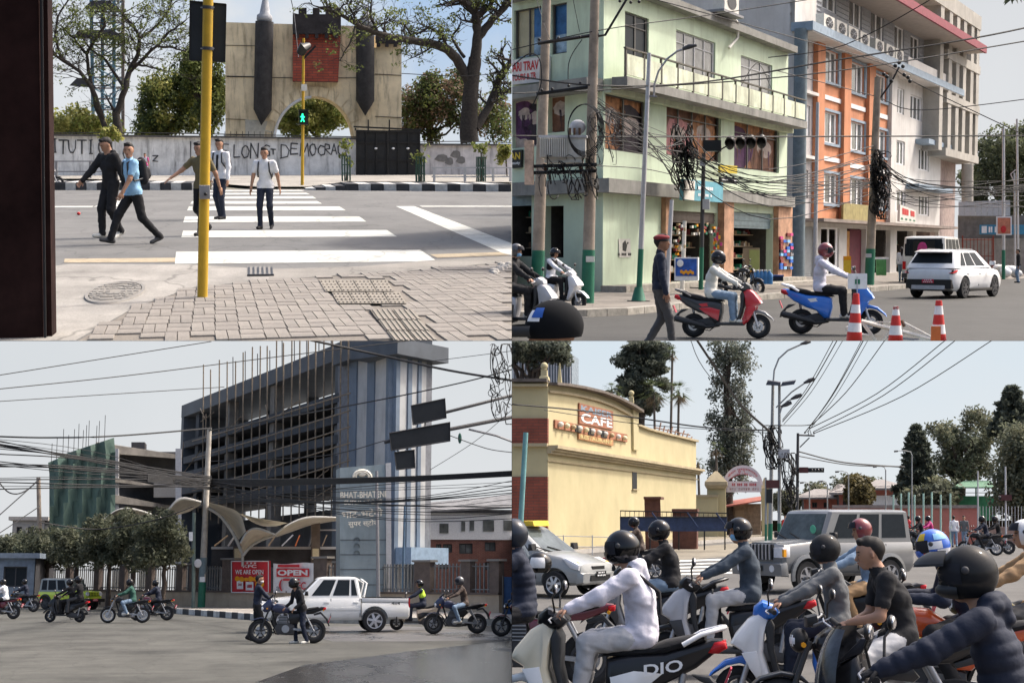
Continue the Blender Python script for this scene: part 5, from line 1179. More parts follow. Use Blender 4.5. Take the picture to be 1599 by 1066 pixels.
for(xa,ya),(xb,yb)in zip(kl,kl[1:]):
 n=max(2,int((xb-xa)/27))
 for i in range(n):
  a,b=p2.g(xa+(xb-xa)*i/n,ya+(yb-ya)*i/n),p2.g(xa+(xb-xa)*(i+.97)/n,ya+(yb-ya)*(i+.97)/n);t=(b-a).normalized();w=Vector((-t.y,t.x,0))*.35;h=Vector((0,0,.17+rnd.uniform(-.01,.01)))
  part('kerb_stone',MB().hexa([a,b,b+w,a+w],[a+h,b+h,b+w+h,a+w+h]),kcm,ks)
def mkfac(px,py,vp):
 v=CUR.ray(vp,CUR.hz);b=CUR.g(px,py);F=Facade((b.x,b.y),(v.x,v.y)if vp>800 or CUR is not P2 else(-v.x,-v.y));return F
def setku(F,px,py):
 u0,z0=F.uv(px,py);u1,_=F.uv(px+1,py);_,z1=F.uv(px,py-1);F.ku=abs(u1-u0)/abs(z1-z0)
A=mkfac(941,462,2050);setku(A,1080,200)
B=mkfac(941,462,-1100);B.n=B.n if B.n.dot(Vector((0,-1,0)))>0 else-B.n;setku(B,850,200)
uA=lambda x,y=250:A.uv(x,y)[0]
zA=lambda y,x=941:A.uv(x,y)[1]
gn=mat('green_wall',(.55,.64,.48),rough=.85,var=.13,vs=.35,streak=.4,wear=(.27,.29,.2),bump=.15,bs=5)
gnd=mat('green_trim',(.50,.55,.40),rough=.85,var=.2,vs=1,streak=.5,wear=(.12,.11,.08))
cgr=mat('slab_grey',(.24,.235,.215),rough=.9,var=.25,vs=1,streak=.4)
gb=thing('corner_building','pale green corner building with long balcony and poster covered windows','building',A.pt(0,0));OB=A.pt(0,0)
def loc_(mb,o):mb.v=[tuple(Vector(v)-o)for v in mb.v];return mb
def bpart(nm,mb,m,par=None,sm=None,root=None,o=None):return part(nm,loc_(mb,OB if o is None else o),m,par or root or gb,sm)
class _Sub:
 pass
def win(F,hole,root,o,**kw):
 F.o-=o
 try:return F.window(hole,root,**kw)
 finally:F.o+=o
uend=uA(1229.5,200);ztop=A.uv(1013,2)[1];zg=zA(291,931)
zslab=A.uvo(1050,137,.95)[1]
top=[A.hole(976,1013,17,89),A.hole(1056,1117,46,118),A.hole(1157,1206,86,148)]
mid=[A.hole(939,1009,144,232),A.hole(1041,1126,152,242),A.hole(1147,1217,181,261)]
mid[0]=(.15,mid[0][1],mid[0][2],mid[0][3])
sh1,sh2=A.hole(1041,1119,328,446),A.hole(1146,1206,330,441)
sh1=(sh1[0],sh1[1],.35,sh1[3]);sh2=(sh2[0],sh2[1],.35,sh2[3])
bpart('wall',A.wall(0,uend,0,ztop,top+mid+[sh1,sh2],.35),gn)
uB=lambda x,y=250:B.uv(x,y)[0]
ub0=uB(760);
bt=[B.hole(803,845,17,93),B.hole(861,885,8,86)];bm_=[B.hole(799,838,158,232),B.hole(856,882,152,208)];bs=[B.hole(790,830,300,400),B.hole(851,880,322,402)]
sg=1 if ub0>0 else-1
bl_,bh_=min(0,ub0),max(0,ub0)
bpart('wall',B.wall(bl_,bh_,0,ztop,bt+bm_+bs,.3),gn)
q=[A.pt(0,ztop-.01),A.pt(uend,ztop-.01),B.pt(ub0,ztop-.01)+A.d*uend*.9,B.pt(ub0,ztop-.01)]
bpart('roof',MB().poly(q),cgr)
m=MB();
for F,u0,u1 in((A,-.5,uend),(B,bl_+0,bh_)):F.slab(m,u0,u1,ztop-.02,ztop+.28,-.2,.45)
bpart('cornice',m,cgr)
m=MB();A.slab(m,uA(1128,60),uend,ztop+.28,A.uv(1129,20)[1],-3.2,-3.0);bpart('roof_parapet',m,gnd)
m=MB();A.slab(m,-.1,uend,zslab-.32,zslab,.36,.95);bpart('balcony_slab',m,cgr)
m=MB();A.slab(m,0,uend,zslab-.5,zslab-.02,.02,.3);bpart('beam',m,gnd)
m=MB();B.slab(m,bl_,bh_,zslab-.45,zslab-.02,.02,.8);bpart('balcony_slab',m,cgr)
npan=13
for i in range(npan):
 m=MB();a,b=uend*i/npan,uend*(i+.97)/npan;A.slab(m,a+.06,b-.06,zslab+.08,zslab+.78,.82,.87);bpart('balcony_panel',m,mat('balcony_panel',(.58,.62,.47),rough=.8,var=.25,vs=1,streak=.5,wear=(.2,.15,.1)))
 m=MB();A.slab(m,a-.05,a+.03,zslab,zslab+.95,.8,.87);bpart('baluster',m,mat('rail_brown',(.10,.09,.075),var=.2))
m=MB();A.slab(m,-.1,uend,zslab+.95,zslab+1.0,.8,.9);bpart('handrail',m,mat('rail_brown',(.10,.09,.075),var=.2))
fr=mat('window_frame_dark',(.06,.055,.05),rough=.5,var=.1);gl2=mat('glass_grey',(.13,.14,.14),rough=.12,var=.5,vs=.8);glb=mat('glass_dusty',(.2,.2,.195),rough=.25,var=.4,vs=1.2)
win(A,top[0],gb,OB,nx=2,fm=fr,gm=c_('glass'),transom=.28);win(A,top[1],gb,OB,nx=4,fm=c_('ltgrey'),gm=glb,transom=.25);win(A,top[2],gb,OB,nx=3,fm=c_('ltgrey'),gm=glb,transom=.25)
def stripes(F,hole,nm,cols,seed,depth=.2,root=None,o=None,skin_=True):
 """a printed poster behind the window: bands of hair colours and a few faces, flat print on a sheet"""
 g=random.Random(seed);a,b,c,d=hole;m=MB();n=12
 for i in range(n):
  u0,u1=a+(b-a)*i/n,a+(b-a)*(i+1)/n;zs=[c]+sorted(g.uniform(c,d)for _ in range(3))+[d]
  for j in range(4):m.mi=g.randrange(len(cols));m.hexa([F.pt(u,z,-depth)for u,z in((u0,zs[j]),(u1,zs[j]),(u1,zs[j+1]),(u0,zs[j+1]))],[F.pt(u,z,-depth+.01)for u,z in((u0,zs[j]),(u1,zs[j]),(u1,zs[j+1]),(u0,zs[j+1]))])
 return bpart(nm,m,cols,None,None,root,o)
pc=[mat('print_brown',(.16,.07,.04),var=.4,vs=3),mat('print_dark',(.03,.02,.03),var=.4,vs=3),mat('print_copper',(.36,.16,.07),var=.5,vs=3),mat('print_pale',(.42,.34,.3),var=.3,vs=3),mat('print_plum',(.09,.03,.09),var=.4,vs=3),mat('print_pink',(.45,.2,.2),var=.3,vs=3)]
def hairposter(F,hole,seed,cols,heads,depth=.22):
 a,b,c,d=hole;g=random.Random(seed);m=MB();m.mi=0;F.slab(m,a,b,c,d,-depth-.02,-depth)
 for cx,cz,r,hc in heads:
  u,z=a+(b-a)*cx,c+(d-c)*cz;ru,rz=r*(d-c)*F.ku,r*(d-c);n=18
  for k in range(3):
   sc_=(1.25,1.0,.62)[k];m.mi=(hc,hc,3)[k];zz=z-(.5,.25,-.05)[k]*rz
   pts=[(u+ru*sc_*math.sin(6.283*i/n)*(1+g.uniform(-.12,.12)),zz+rz*sc_*(1.7 if k==0 else 1.1)*math.cos(6.283*i/n)*(1+g.uniform(-.12,.12)))for i in range(n)]
   pts=[(min(max(x,a+.02),b-.02),min(max(y,c+.02),d-.02))for x,y in pts]
   m.poly([F.pt(x,y,-depth+.004*(k+1))for x,y in pts])
  for i in range(7):
   m.mi=(hc,2,1,hc)[i%4];x0=u+ru*g.uniform(-1.1,1.1);pts=[(x0,z),(x0+ru*.12,z-.1*rz),(x0+ru*g.uniform(-.2,.3),z-rz*g.uniform(1.2,2.2))]
   pts=[(min(max(x,a+.02),b-.02),min(max(y,c+.02),d-.02))for x,y in pts];m.poly([F.pt(x,y,-depth+.018+.001*i)for x,y in pts])
 bpart('poster',m,cols)
hairposter(A,mid[0],1,[pc[2],pc[1],pc[0],pc[3]],[(.25,.62,.22,0),(.72,.5,.26,1)]);hairposter(A,mid[1],2,[pc[0],pc[5],pc[2],pc[3]],[(.3,.4,.2,1),(.75,.5,.22,2)]);hairposter(A,mid[2],3,[pc[2],pc[4],pc[0],pc[3]],[(.2,.5,.2,1),(.75,.45,.26,2)])
for h,n in((mid[0],2),(mid[1],4),(mid[2],3)):win(A,h,gb,OB,nx=n,fm=fr,gm='none',depth=.16,transom=.3)
hairposter(B,bm_[0],4,[pc[3],pc[4],pc[1],pc[3]],[(.35,.7,.2,1),(.8,.6,.2,2)],.2);hairposter(B,bm_[1],5,[pc[3],pc[0],pc[1],pc[3]],[(.5,.65,.3,1)],.2)
for h,cols in((bt[0],None),(bt[1],None)):
 a,b,c,d=h;m=MB();m.mi=0;B.slab(m,a,b,c,d,-.22,-.2)
 if cols is None and h is bt[0]:m.mi=1;B.slab(m,*sorted((a+(b-a)*(.03 if sg>0 else.97),a+(b-a)*(.62 if sg>0 else.38)))[:2],c,d,-.2,-.18)if False else B.slab(m,a+(b-a)*(.0 if B.pt(a,0).x<B.pt(b,0).x else.4),a+(b-a)*(.6 if B.pt(a,0).x<B.pt(b,0).x else 1),c+.1,d,-.2,-.18)
 m.mi=2;B.slab(m,a,b,c,c+(d-c)*.4,-.195,-.19)
 bpart('window_poster',m,[mat('print_blue',(.05,.16,.36),var=.4,vs=1),mat('print_beige',(.42,.38,.25),var=.1),mat('print_snow',(.3,.42,.52),var=.5,vs=2)]);win(B,h,gb,OB,nx=2 if h is bt[0]else 1,fm=fr,gm='none',depth=.14)
m=MB();A.slab(m,-.4,uend,zg-.2,zg+.28,.01,.42);bpart('lintel',m,cgr)
m=MB();B.slab(m,bl_,bh_,zg-.2,zg+.28,.01,.5);bpart('lintel',m,cgr)
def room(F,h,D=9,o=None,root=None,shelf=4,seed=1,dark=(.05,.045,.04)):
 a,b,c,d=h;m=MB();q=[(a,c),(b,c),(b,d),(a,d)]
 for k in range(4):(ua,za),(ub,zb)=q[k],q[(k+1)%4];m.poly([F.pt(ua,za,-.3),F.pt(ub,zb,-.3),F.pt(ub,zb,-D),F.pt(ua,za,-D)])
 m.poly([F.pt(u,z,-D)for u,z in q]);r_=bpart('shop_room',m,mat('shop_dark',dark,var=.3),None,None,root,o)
 g=random.Random(seed)
 for i in range(shelf):
  z=c+(d-c)*(.12+.72*i/shelf);s=MB();F.slab(s,a+.1,b-.1,z,z+.04,-1.6,-.9);bpart('shelf',s,c_('wood'),r_ if False else None,None,root,o)
  gds=MB();u=a+.15
  while u<b-.3:
   w=g.uniform(.05,.15)*F.ku;h_=g.uniform(.07,.24);gds.mi=g.randrange(6);F.slab(gds,u,min(u+w*.85,b-.15),z+.04,z+.04+h_,-1.4,-1.0);u+=w
  bpart('goods',gds,[c_(k)for k in('darkred','tan','grey','offwhite','green','brown')],None,None,root,o)['kind']='stuff'
 return r_
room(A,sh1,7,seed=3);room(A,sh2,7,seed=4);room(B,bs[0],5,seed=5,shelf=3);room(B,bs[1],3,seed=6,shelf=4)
def shutter(F,h,frac,m,o=None,root=None,n=14,out=-.12):
 a,b,c,d=h;z0=d-(d-c)*frac;mb=MB()
 s=bpart('roller_shutter',F.slab(MB(),a,b,z0,d,out-.03,out),m,None,None,root,o);k=int(n*frac)or 2
 for i in range(k):z=z0+(d-z0)*(i+.5)/k;F.slab(mb,a,b,z-.012,z+.03,out,out+.035)
 part('slat_rib',loc_(mb,OB if o is None else o),m,s)['kind']='stuff';return s
shm=mat('shutter_teal',(.20,.27,.29),rough=.5,var=.2);shutter(A,sh1,.16,mat('shutter_brown',(.17,.14,.12),var=.2));shutter(A,sh2,.24,shm);shutter(B,bs[0],.22,shm)
m=MB();A.slab(m,uA(1120,380),uA(1135,380),.2,zg-.2,.01,.3);bpart('pillar',m,mat('orange_pillar',(.42,.24,.15),rough=.85,var=.35,vs=2));m=MB();A.slab(m,uA(1207,380),uA(1229,380),.2,zg-.2,.01,.25);bpart('pillar',m,mat('orange_pillar',(.42,.24,.15),rough=.85,var=.35,vs=2))
m=MB();A.slab(m,uA(1032,380),uA(1040,380),.2,zg-.2,.01,.2);bpart('pillar',m,mat('orange_pillar',(.42,.24,.15),rough=.85,var=.35,vs=2))
m=MB();A.slab(m,-.2,uend,0,.36,.02,1.0);bpart('step',m,kcm);m=MB();A.slab(m,uA(1041),uend,0,.2,1.0,1.9);bpart('step',m,kcm)
st_=thing('wall_poster','white stencil poster of a face on the blank green wall','poster',A.px(974,387,.02));o_=A.px(974,387,.02)
part('sheet',loc_(A.quad(MB(),[(966,402),(984,402),(983,373),(965,373)],.015,.03),o_),c_('offwhite'),st_)
m=MB();A.quad(m,[(971,391),(976,393),(978,383),(975,375),(971,380)],.03,.036);A.quad(m,[(978,382),(980,380),(980,378),(978,378)],.03,.036);part('stencil_face',loc_(m,o_),c_('black'),st_)
lettering('- --- --',((lambda a,b,q=[A.px(x,y,0)-o_ for x,y in((964,395),(984,395),(984,399),(964,399))]:(q[3]*(1-a)+q[2]*a)*(1-b)+(q[0]*(1-a)+q[1]*a)*b),A.n),st_,c_('black'),.04)
pd=thing('packet_display','strips of small bright packets hung on the orange pillar','packet display',A.px(1218,390,.3));o_=A.px(1218,390,.3);g_=random.Random(31)
for r_ in range(11):
 for c in range(4):
  if g_.random()<.25:continue
  x,y=1208+c*5.2+g_.uniform(-.5,.5),364+r_*5.2;part('packet',loc_(A.quad(MB(),[(x,y+4.4),(x+4.2,y+4.4),(x+4.2,y),(x,y)],.27,.34),o_),c_(g_.choice(['blue','darkred','skyblue','navy','offwhite','pink','grey'])),pd)
pd=thing('packet_display','garlands of packets hanging round the first shop entrance','packet display',A.px(1090,350,.1));o_=A.px(1090,350,.1)
for i in range(46):
 x=g_.choice([g_.uniform(1048,1056),g_.uniform(1076,1118),g_.uniform(1108,1118)]);y=g_.uniform(347,366)if 1057<x<1107 else g_.uniform(347,400);part('packet',loc_(A.quad(MB(),[(x,y+4),(x+2.6,y+4),(x+2.6,y),(x,y)],.02,.12),o_),c_(g_.choice(['darkred','brown','offwhite','green','tan','grey','amber'])),pd)
def sign(label,F,tl,tr,br,bl,m,out0,out1,texts,name='signboard',frame=None,cat='sign'):
 o=F.px((tl[0]+br[0])/2,(tl[1]+br[1])/2,out0);r=thing(name,label,cat,o)
 part('board',loc_(F.quad(MB(),[bl,br,tr,tl],out0,out1),o),m,r)
 for body,q,tm,bo in texts:
  fn,n=fquad(F,*q,out=out1);lettering(body,((lambda a,b,fn=fn:fn(a,b)-o),n),r,tm,.012,bold=bo)
 return r
sign('white travel agency board with red letters on the green corner building',B,(795,96),(862,88),(861,127),(795,134),mat('sign_white',(.66,.62,.58),var=.1),.05,.14,[('UMARI TRAV',((792,101),(846,94),(846,109),(792,115)),c_('red'),.03),('TOURS & TR',((804,118),(842,113),(842,123),(804,128)),c_('red'),.03)])
sign('black beauty parlour board with yellow letters under the hair posters',B,(790,236),(819,234),(818,262),(790,264),c_('black'),.05,.14,[('AN',((801,239),(817,238),(817,249),(801,250)),c_('yellow'),.03),('beauty',((800,253),(817,252),(817,258),(800,259)),c_('white'),.02)])
sign('teal and white board with a pale face print above the shop door',A,(1019,281),(1083,287),(1082,317),(1018,313),mat('sign_teal',(.12,.33,.40),var=.2,vs=2),1.1,1.25,[('--- ----',((1042,292),(1066,294),(1066,299),(1042,297)),c_('white'),.02),('-- --- -',((1042,303),(1064,305),(1064,309),(1042,307)),c_('white'),.0)])
s_=sign('small pale panel with printed face fixed on the teal board',A,(1019,282),(1036,284),(1034,314),(1018,312),c_('offwhite'),1.26,1.29,[],cat='sign')
sign('yellow shop sign with rounded letters over the middle pole',A,(1103,258),(1130,260),(1130,272),(1103,270),mat('sign_yellow',(.55,.42,.04),var=.2),.5,.6,[])
sign('black sign with small white letters below the yellow sign',A,(1104,277),(1130,279),(1130,288),(1104,286),c_('black'),.5,.6,[('---- --- --',((1106,280),(1128,282),(1128,286),(1106,284)),c_('white'),.0)])
# orange and white flats
Cc=mkfac(1236,438,2050);setku(Cc,1350,200);OC=Cc.pt(0,0)
fl=thing('apartment_building','orange and white four storey flats with blue ledges and red roof edge','building',OC)
def cp(nm,mb,m,par=None,sm=None):return part(nm,loc_(mb,OC),m,par or fl,sm)
uC=lambda x,y=200:Cc.uv(x,y)[0];zC=lambda x,y:Cc.uv(x,y)[1]
wt=mat('flat_white',(.60,.58,.55),rough=.85,var=.12,vs=.6,streak=.35,wear=(.3,.27,.24));og_=mat('flat_orange',(.56,.235,.12),rough=.85,var=.15,vs=.7,streak=.25);pk=mat('flat_pinkgrey',(.47,.44,.43),rough=.85,var=.1,vs=.6,streak=.3);bls=mat('ledge_blue',(.26,.33,.40),rough=.7,var=.15);sid=mat('siding_grey',(.33,.34,.36),rough=.7,var=.12)
zl=Cc.uvo(1300,57,1.15)[1];zf1=Cc.uvo(1300,343,1.3)[1];zroof=Cc.uvo(1450,31,2.3)[1];uE=uC(1470)
H0=[Cc.hole(1243,1263,54,101),Cc.hole(1244,1265,160,208),Cc.hole(1244,1262,263,308)]
H1=[Cc.hole(1281,1308,73,124),Cc.hole(1323,1349,93,141),Cc.hole(1360,1384,111,153),Cc.hole(1281,1308,171,221),Cc.hole(1323,1349,187,233),Cc.hole(1360,1384,199,242),Cc.hole(1281,1308,269,317),Cc.hole(1323,1349,277,321),Cc.hole(1360,1384,284,324)]
H2=[Cc.hole(1394,1412,133,174),Cc.hole(1422,1440,147,185),Cc.hole(1444,1460,158,193),Cc.hole(1395,1413,217,255),Cc.hole(1435,1451,231,265),Cc.hole(1396,1414,296,330),Cc.hole(1435,1451,304,336)]
H4=[Cc.hole(1284,1306,-12,12),Cc.hole(1326,1346,-6,38),Cc.hole(1360,1380,15,58),Cc.hole(1397,1412,38,76),Cc.hole(1422,1436,54,95),Cc.hole(1444,1463,72,107)]
zfl=zf1-.1
for u0,u1,hs,m_ in((0,uC(1272),H0,pk),(uC(1272),uC(1388),H1,og_),(uC(1388),uE,H2,wt)):cp('wall',Cc.wall(u0,u1,zfl,zl,hs,.3),m_)
cp('upper_wall',Cc.wall(uC(1275,20),uC(1466,100),zl,zroof,H4,.3),sid)
sd_=MB();z=zl
while z<zroof:
 for i in range(len(H4)+1):
  a=uC(1275,20)if i==0 else H4[i-1][1]+.1;b=H4[i][0]-.1 if i<len(H4)else uC(1466,100)
  if b>a:Cc.slab(sd_,a,b,z,z+.03,.01,.05)
 z+=.26
cp('siding_board',sd_,sid)['kind']='stuff'
cp('wall',Cc.slab(MB(),0,uC(1275,20),zl,zroof,-.3,0),wt)
for k,hs in((0,H0),(1,H1),(2,H2),(3,H4)):
 for h in hs:
  if h[3]-h[2]<.3:continue
  win(Cc,h,fl,OC,nx=3 if k in(1,2)else 2,fm=c_('white'),gm=gl2,depth=.14,fw=.09)
  if k==1:
   m=MB();w=.14;Cc.slab(m,h[0]-w*3,h[0],h[2]-w,h[3]+w,.005,.1);Cc.slab(m,h[1],h[1]+w*3,h[2]-w,h[3]+w,.005,.1);Cc.slab(m,h[0],h[1],h[3],h[3]+w,.005,.1);Cc.slab(m,h[0],h[1],h[2]-w,h[2],.005,.13);cp('window_surround',m,bls)
for x in(1272,1314,1353,1388):cp('pilaster',Cc.slab(MB(),uC(x)-.4,uC(x)+.9,zfl,zl,.01,.28),og_ if x<1380 else wt)
for x0,x1,y in((1281,1312,146),(1322,1350,160),(1360,1385,173),(1281,1312,243),(1322,1350,254),(1360,1385,262)):cp('white_band',Cc.slab(MB(),uC(x0,y),uC(x1,y),zC(x0,y+7),zC(x0,y),.01,.08),c_('white'))
for x0,x1,y in((1240,1271,137),(1240,1270,240)):cp('string_course',Cc.slab(MB(),uC(x0,y),uC(x1,y),zC(x0,y+5),zC(x0,y),.01,.3),wt)
cp('ledge',Cc.slab(MB(),-.6,uE+2,zl-.1,zl+.35,.0,1.15),bls);cp('soffit',Cc.slab(MB(),-.5,uE+2,zl-.16,zl-.1,.0,1.1),wt)
cp('ledge_wall',Cc.slab(MB(),uC(1395,100),uC(1466,100),zl+.35,zl+.95,.8,.95),wt)
cp('roof',Cc.slab(MB(),uC(1290,0),uE+3,zroof,zroof+.08,-8,2.3),mat('soffit_tan',(.42,.37,.33),var=.1))
cp('roof_fascia',Cc.slab(MB(),uC(1290,0),uE+3.1,zroof-.02,zroof+.5,2.3,2.45),mat('fascia_red',(.25,.04,.06),rough=.6,var=.2))
for x0,x1,y0 in((1418,1470,207),(1402,1470,281)):cp('window_canopy',Cc.slab(MB(),uC(x0,y0)+2,uE,Cc.uvo(x0,y0+8,.9)[1],Cc.uvo(x0,y0,.9)[1],.01,.9),bls)
cn=MB();Cc.slab(cn,uC(1249,340),uE,zf1-.12,zf1+.05,.01,1.3);cp('shop_canopy',cn,mat('canopy_brown',(.23,.19,.165),rough=.8,var=.25,vs=1))
cp('canopy_edge',Cc.slab(MB(),uC(1300,340),uC(1352,340),zf1+.05,zC(1309,318),.5,.62),mat('board_yellow',(.30,.25,.1),var=.25))
S1=[(uC(1248,400),uC(1271,400)),(uC(1281,400),uC(1310,400)),(uC(1322,400),uC(1352,400)),(uC(1362,400),uC(1390,400)),(uC(1400,400),uC(1425,400)),(uC(1430,400),uC(1465,400))]
hs=[(a,b,.15,zfl-.25)for a,b in S1];cp('wall',Cc.wall(0,uE,0,zfl,hs,.4),wt)
for i,h in enumerate(hs):
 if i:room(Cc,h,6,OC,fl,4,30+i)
shutter(Cc,hs[0],1.0,mat('shutter_grey',(.33,.35,.36),rough=.45,var=.12),OC,fl,22)
win(Cc,(hs[1][0],hs[1][1],.15,zfl-.25),fl,OC,nx=2,ny=2,fm=c_('white'),gm='none',depth=.15,fw=.1)
cp('door',Cc.slab(MB(),hs[2][0]+(hs[2][1]-hs[2][0])*.4,hs[2][1],.15,zfl-.3,-.4,-.3),mat('door_maroon',(.12,.02,.035),var=.2));cp('door',Cc.slab(MB(),hs[2][0],hs[2][0]+.9,.15,zfl-.4,-.2,-.1),mat('door_ochre',(.42,.2,.05),var=.3))
cp('plinth',Cc.slab(MB(),0,uE,0,.14,.0,1.6),kcm)
cp('drain_pipe',MB().tube([Cc.pt(-.5,0,.5),Cc.pt(-.5,zl,.5)],.35,10),mat('pipe_bluegrey',(.14,.18,.2),var=.2),None,60)
cp('side_wall',MB().poly([Cc.pt(0,0),Cc.pt(0,zroof),Cc.pt(0,zroof,-10),Cc.pt(0,0,-10)]),wt)
for i,(x,y)in enumerate([(1294,25),(1314,34),(1332,44),(1350,54),(1373,68),(1390,76),(1404,85)]):
 u=Cc.uvo(x,y,.95)[0];o=Cc.pt(u,zl+.36,.7);D_=o.y;w=1.05;r=thing('air_conditioner',['air conditioner at the near end of the blue ledge','second air conditioner from the near end of the ledge','third air conditioner from the near end of the ledge','middle air conditioner of the seven on the ledge','fifth air conditioner from the near end of the ledge','sixth air conditioner, last but one on the ledge','air conditioner at the far end of the blue ledge row'][i],'air conditioner',o,group='air conditioners on the blue ledge')
 part('casing',loc_(Cc.slab(MB(),u-.8,u+1.1,zl+.36,zl+1.1,.5,.95),o),c_('offwhite'),r);ff=MB();c=Cc.pt(u+.15,zl+.73,.97)-o
 n=16;ff.poly([c+Cc.d*.62*math.cos(6.283*k/n)+Vector((0,0,.29*math.sin(6.283*k/n)))for k in range(n)]);g=part('fan_grille',ff,c_('dkgrey'),r)
 hb_=MB();
 for k in range(4):a=.78*k;hb_.bar(c+Cc.n*.02-Cc.d*.6*math.cos(a)-Vector((0,0,.28*math.sin(a))),c+Cc.n*.02+Cc.d*.6*math.cos(a)+Vector((0,0,.28*math.sin(a))),.02)
 part('grille_bar',hb_,c_('ltgrey'),g)
ac=thing('air_conditioner','lone air conditioner on a bracket at the green building roof edge','air conditioner',A.px(1112,20,.5));o=A.px(1112,20,.5);u,z=A.uv(1112,20)
part('casing',loc_(A.slab(MB(),u-.7,u+.9,z-.05,z+.75,.3,.8),o),c_('offwhite'),ac);part('fan_grille',loc_(MB().poly([A.pt(u+.1,z+.35,.82)+A.d*.5*math.cos(6.283*k/14)+Vector((0,0,.28*math.sin(6.283*k/14)))for k in range(14)]),o),c_('dkgrey'),ac)
part('bracket',loc_(A.slab(MB(),u-1,u+1.2,z-.15,z-.05,-.2,.9),o),c_('grey'),ac);part('hose',loc_(MB().tube([A.px(1125,28,.5),A.px(1138,38,.4),A.px(1141,60,.3),A.px(1131,76,.2)],.07,6),o),c_('offwhite'),ac,60)
Dd=mkfac(1462,425,2050);setku(Dd,1490,150);OD=Dd.pt(0,0);cb=thing('concrete_building','bare concrete office block with vertical fins beyond the orange flats','building',OD)
dp=lambda nm,mb,m,sm=None:part(nm,loc_(mb,OD),m,cb,sm)
cm=mat('raw_concrete',(.40,.38,.34),rough=.9,var=.2,vs=.5,streak=.4,wear=(.2,.18,.15));uD=lambda x,y=200:Dd.uv(x,y)[0];zD=lambda x,y:Dd.uv(x,y)[1]
uX=uD(1506,100);zt=zD(1506,24)
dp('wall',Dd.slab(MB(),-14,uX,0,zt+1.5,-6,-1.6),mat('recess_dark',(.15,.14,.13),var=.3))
for y0,y1 in((24,46),(103,116),(166,180),(245,256)):dp('floor_slab',Dd.slab(MB(),-14 if y0<50 else-2,uX+1.2,zD(1506,y1),zD(1506,y0),-1.6,.95),cm)
for x in(1448,1462,1474,1485,1497,1506):dp('fin',Dd.slab(MB(),uD(x)-.5,uD(x)+.5,zD(1506,250),zt,-1.6,.9),cm)
for x in(1472,1500):dp('window',Dd.slab(MB(),uD(x),uD(x)+3.5,zD(1506,240),zD(1506,188),-1.55,-1.4),c_('glass'))
dp('column',MB().tube([Dd.px(1489,372,1),Dd.px(1489,256,1)],.42,16),cm,60)
dp('base_wall',Dd.slab(MB(),0,uX,0,zD(1506,256),-1.6,-.5),mat('base_pink',(.42,.33,.3),var=.2))
# poles, cables and signals of plot 2
wood_=mat('pole_concrete',(.30,.25,.20),rough=.9,var=.3,vs=2,streak=.5,wear=(.12,.09,.07));grn=mat('pole_green',(.015,.13,.075),rough=.5,var=.15)
def pole(label,top,base,w0,w1,m,green=None,name='utility_pole',n=12,cat='pole',gm=None,D=None):
 D=D or CUR.g(*base).y;o=CUR.gd(base[0],D);k=D/FPX;r=thing(name,label,cat,o);a,b=Vector((0,0,0)),CUR.p(*top,D)-o
 part('shaft',MB().tube([a,lerp(a,b,.5),b],[w1*k/2,(w0+w1)*k/4,w0*k/2],n),m,r,60)
 if green:
  t=(base[1]-green)/(base[1]-top[1]);part('painted_base',MB().tube([a,lerp(a,b,t)],[w1*k/2*1.05,(w1+(w0-w1)*t)*k/2*1.05],n),gm or grn,r,60)
 return r,o,D,k
def L2(a,D,o):return CUR.p(a[0],a[1],D)-o
def ptube(nm,r,o,D,pts,w,m,n=6):k=D/FPX;return part(nm,MB().tube([L2(p,D,o)for p in pts],[w*k/2]*len(pts)if not isinstance(w,list)else[x*k/2 for x in w],n),m,r,60)
def pbox(nm,r,o,D,x0,y0,x1,y1,th,m,dd=0):a=[CUR.p(x,y,D+dd)-o for x,y in((x0,y1),(x1,y1),(x1,y0),(x0,y0))];return part(nm,MB().hexa(a,[v+Vector((0,th,0))for v in a]),m,r)
def insul(r,o,D,pts,w=5):
 for x,y in pts:k=D/FPX;part('insulator',MB().ell(L2((x,y),D-.1,o),(w*k/2,w*k/2,w*k/2),8,6),c_('black'),r,60)
ra,oa,Da,ka=pole('left concrete utility pole with green base by the white scooter',(854,-8),(838,470),13,21,wood_,390)
rb_,ob_,Db,kb_=pole('second concrete utility pole with wide green base beside the blank green wall',(929,-8),(917,481),14,20,wood_,389)
pbox('number_plate',rb_,ob_,Db,915,400,928,409,.03,c_('offwhite'),-.22)
ptube('cross_arm',rb_,ob_,Db,[(840,68),(935,54)],6,c_('black'));ptube('cross_arm',rb_,ob_,Db,[(838,147),(930,135)],6,c_('black'));ptube('brace',rb_,ob_,Db,[(932,57),(945,55),(978,0)],4,c_('black'))
insul(rb_,ob_,Db,[(842,62),(872,60),(905,58),(968,2),(985,4),(998,3),(846,141),(862,139),(888,134),(906,130)])
tf=thing('transformer','pale ribbed transformer box on a platform between the two concrete poles','transformer',CUR.p(878,255,Db-.4));o=CUR.p(878,255,Db-.4)
pbox('tank',tf,o,Db-.4,843,214,914,246,.6,c_('offwhite'));pbox('base',tf,o,Db-.4,850,246,908,254,.5,c_('offwhite'),.05);pbox('lid',tf,o,Db-.4,841,211,916,215,.7,c_('ltgrey'),-.05)
for i in range(15):pbox('fin',tf,o,Db-.4,843+i*2.9,215,844.3+i*2.9,245,.12,c_('offwhite'),-.12)
part('dome',MB().ell(L2((902,199),Db,o),(13*kb_,.2,12*kb_),14,8),c_('ltgrey'),tf,180)
for x in(897,905,890):ptube('bushing',tf,o,Db-.3,[(x,212),(x,200)],4,c_('brown'))
pf=thing('platform','dark steel platform carrying the transformer between the poles','platform',CUR.p(880,262,Db));o=CUR.p(880,262,Db)
